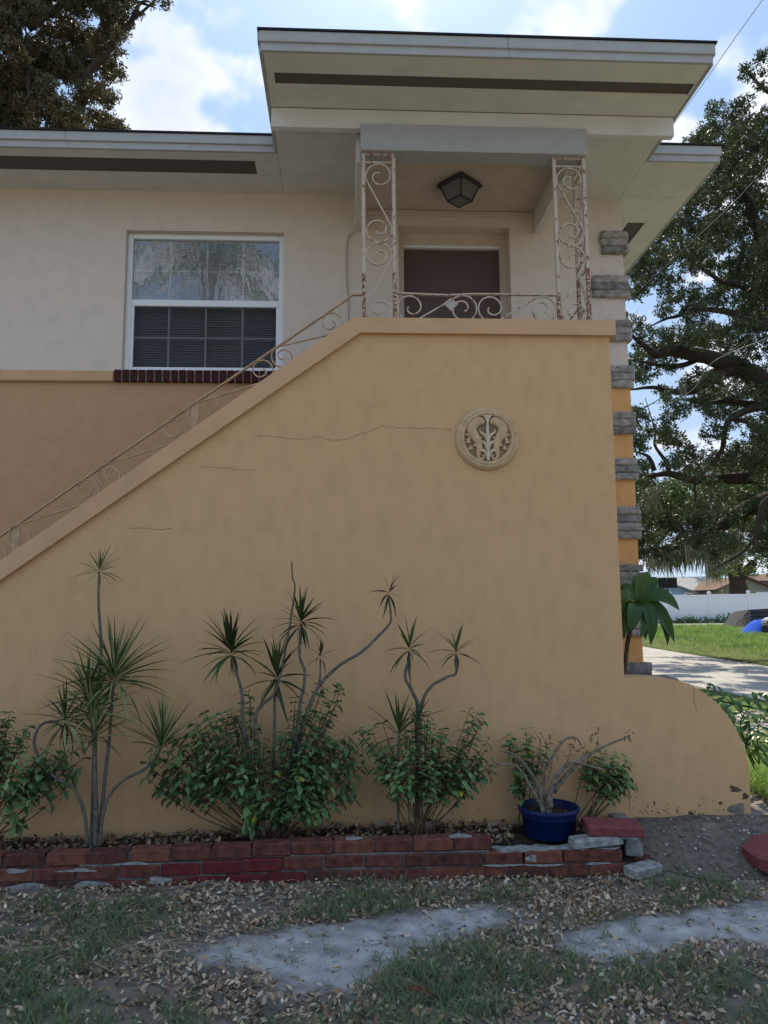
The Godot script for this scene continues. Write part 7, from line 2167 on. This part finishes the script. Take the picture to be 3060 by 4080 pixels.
	for k in 14:
		var a := rng.randf() * TAU
		var d := Vector3(cos(a) * rng.randf_range(0.1, 0.7), 1.0, sin(a) * rng.randf_range(0.1, 0.7))
		blade(st, rng.randf_range(0.12, 0.26), 0.010, rng.randf_range(0.3, 1.2), 0.3, 3, 0.25, aim(Vector3(rng.randf_range(-0.1, 0.1), 0, rng.randf_range(-0.1, 0.1)), d))
	var lawn := done(st)
	spots = []
	shades = []
	for n in 30000:
		var x := 0.0
		var z := 0.0
		if n < 26000:
			z = -36.0 + 27.5 * pow(rng.randf(), 0.8)
			x = 9.9 + rng.randf() * (1.0 - (z + 8.5) / 27.5 * 0.75) * 10.5
		else:
			x = rng.randf_range(2.75, 4.6)
			z = rng.randf_range(-2.4, 0.35)
		var dry := smoothstep(13.2, 10.4, x - 0.25 * sin(z)) if n < 26000 else 0.1
		if rng.randf() < dry * 0.55:
			continue
		if n >= 26000 and z < -1.35 + 0.25 * (x - 2.7) and z > -2.4:
			continue
		var sz := rng.randf_range(0.6, 1.2) * (lerpf(1.0, 0.5, dry) if n < 26000 else 0.6)
		spots.append(Transform3D(Basis(Vector3.UP, rng.randf() * TAU).scaled(Vector3(1, 1, 1) * sz), Vector3(x, ground_height(x, z) + 0.01, z)))
		var c := Color(0.11, 0.21, 0.035).lerp(Color(0.28, 0.42, 0.07), clampf(0.5 + 0.9 * clump.get_noise_2d(x * 0.25, z * 0.25) + rng.randf_range(-0.3, 0.3), 0.0, 1.0))
		shades.append(c.lerp(Color(0.34, 0.33, 0.16), dry * rng.randf()))
	tag(scatter("lawn_grass", lawn, mats.grass_blade, self, spots, shades), "bright sunlit grass of the lawn beyond the lane", "grass")
	# pale stones between the lane and the house
	st = tool(true)
	lathe(st, [Vector2(0.0, 0.03), Vector2(0.035, 0.022), Vector2(0.05, 0.0), Vector2(0.03, -0.015)], 8)
	var cobble := done(st)
	spots = []
	shades = []
	for n in 900:
		var x := rng.randf_range(3.4, 6.2)
		var z := rng.randf_range(-5.4, -3.2)
		spots.append(Transform3D(Basis(Vector3.UP, rng.randf() * TAU).scaled(Vector3(1, 0.8, 0.7) * rng.randf_range(0.5, 1.5)), Vector3(x, ground_height(x, z) + 0.015, z)))
		shades.append(Color(0.42, 0.39, 0.36) * rng.randf_range(0.5, 1.2))
	tag(scatter("lane_gravel", cobble, mats.litter, self, spots, shades), "pale gravel stones between the lane and the house corner", "gravel")
	# crumbs of bark and twig on the sand
	st = tool(true)
	tube(st, [Vector3(0, 0, 0), Vector3(0.004, 0.001, 0.02), Vector3(0, 0, 0.04)], 0.0022, 0.001, 4)
	var crumb := done(st)
	spots = []
	shades = []
	for n in 3200:
		var x := rng.randf_range(-2.2, 2.8)
		var z := rng.randf_range(0.6, 2.4)
		var a := rng.randf() * TAU
		spots.append(aim(Vector3(x, ground_height(x, z) + 0.004, z), Vector3(cos(a), 0.0, sin(a)), rng.randf(), rng.randf_range(0.15, 0.8) * (2.2 if n % 40 == 0 else 1.0)))
		shades.append(Color(0.11, 0.09, 0.075) * rng.randf_range(0.6, 1.6))
	tag(scatter("twig_crumbs", crumb, mats.litter, self, spots, shades), "small dark twigs and crumbs of bark on the bare sand", "twigs")
	# a large curled reddish piece of bark
	st = tool(true)
	blade(st, 0.17, 0.035, 0.5, 0.8, 6, 0.4, aim(Vector3(0.209, 0.035, 1.739), Vector3(0.75, 0.05, 0.35), 0.4))
	tag(part("bark_strip", st, mats.rust, self), "curled reddish brown strip of bark lying in the grass", "bark")
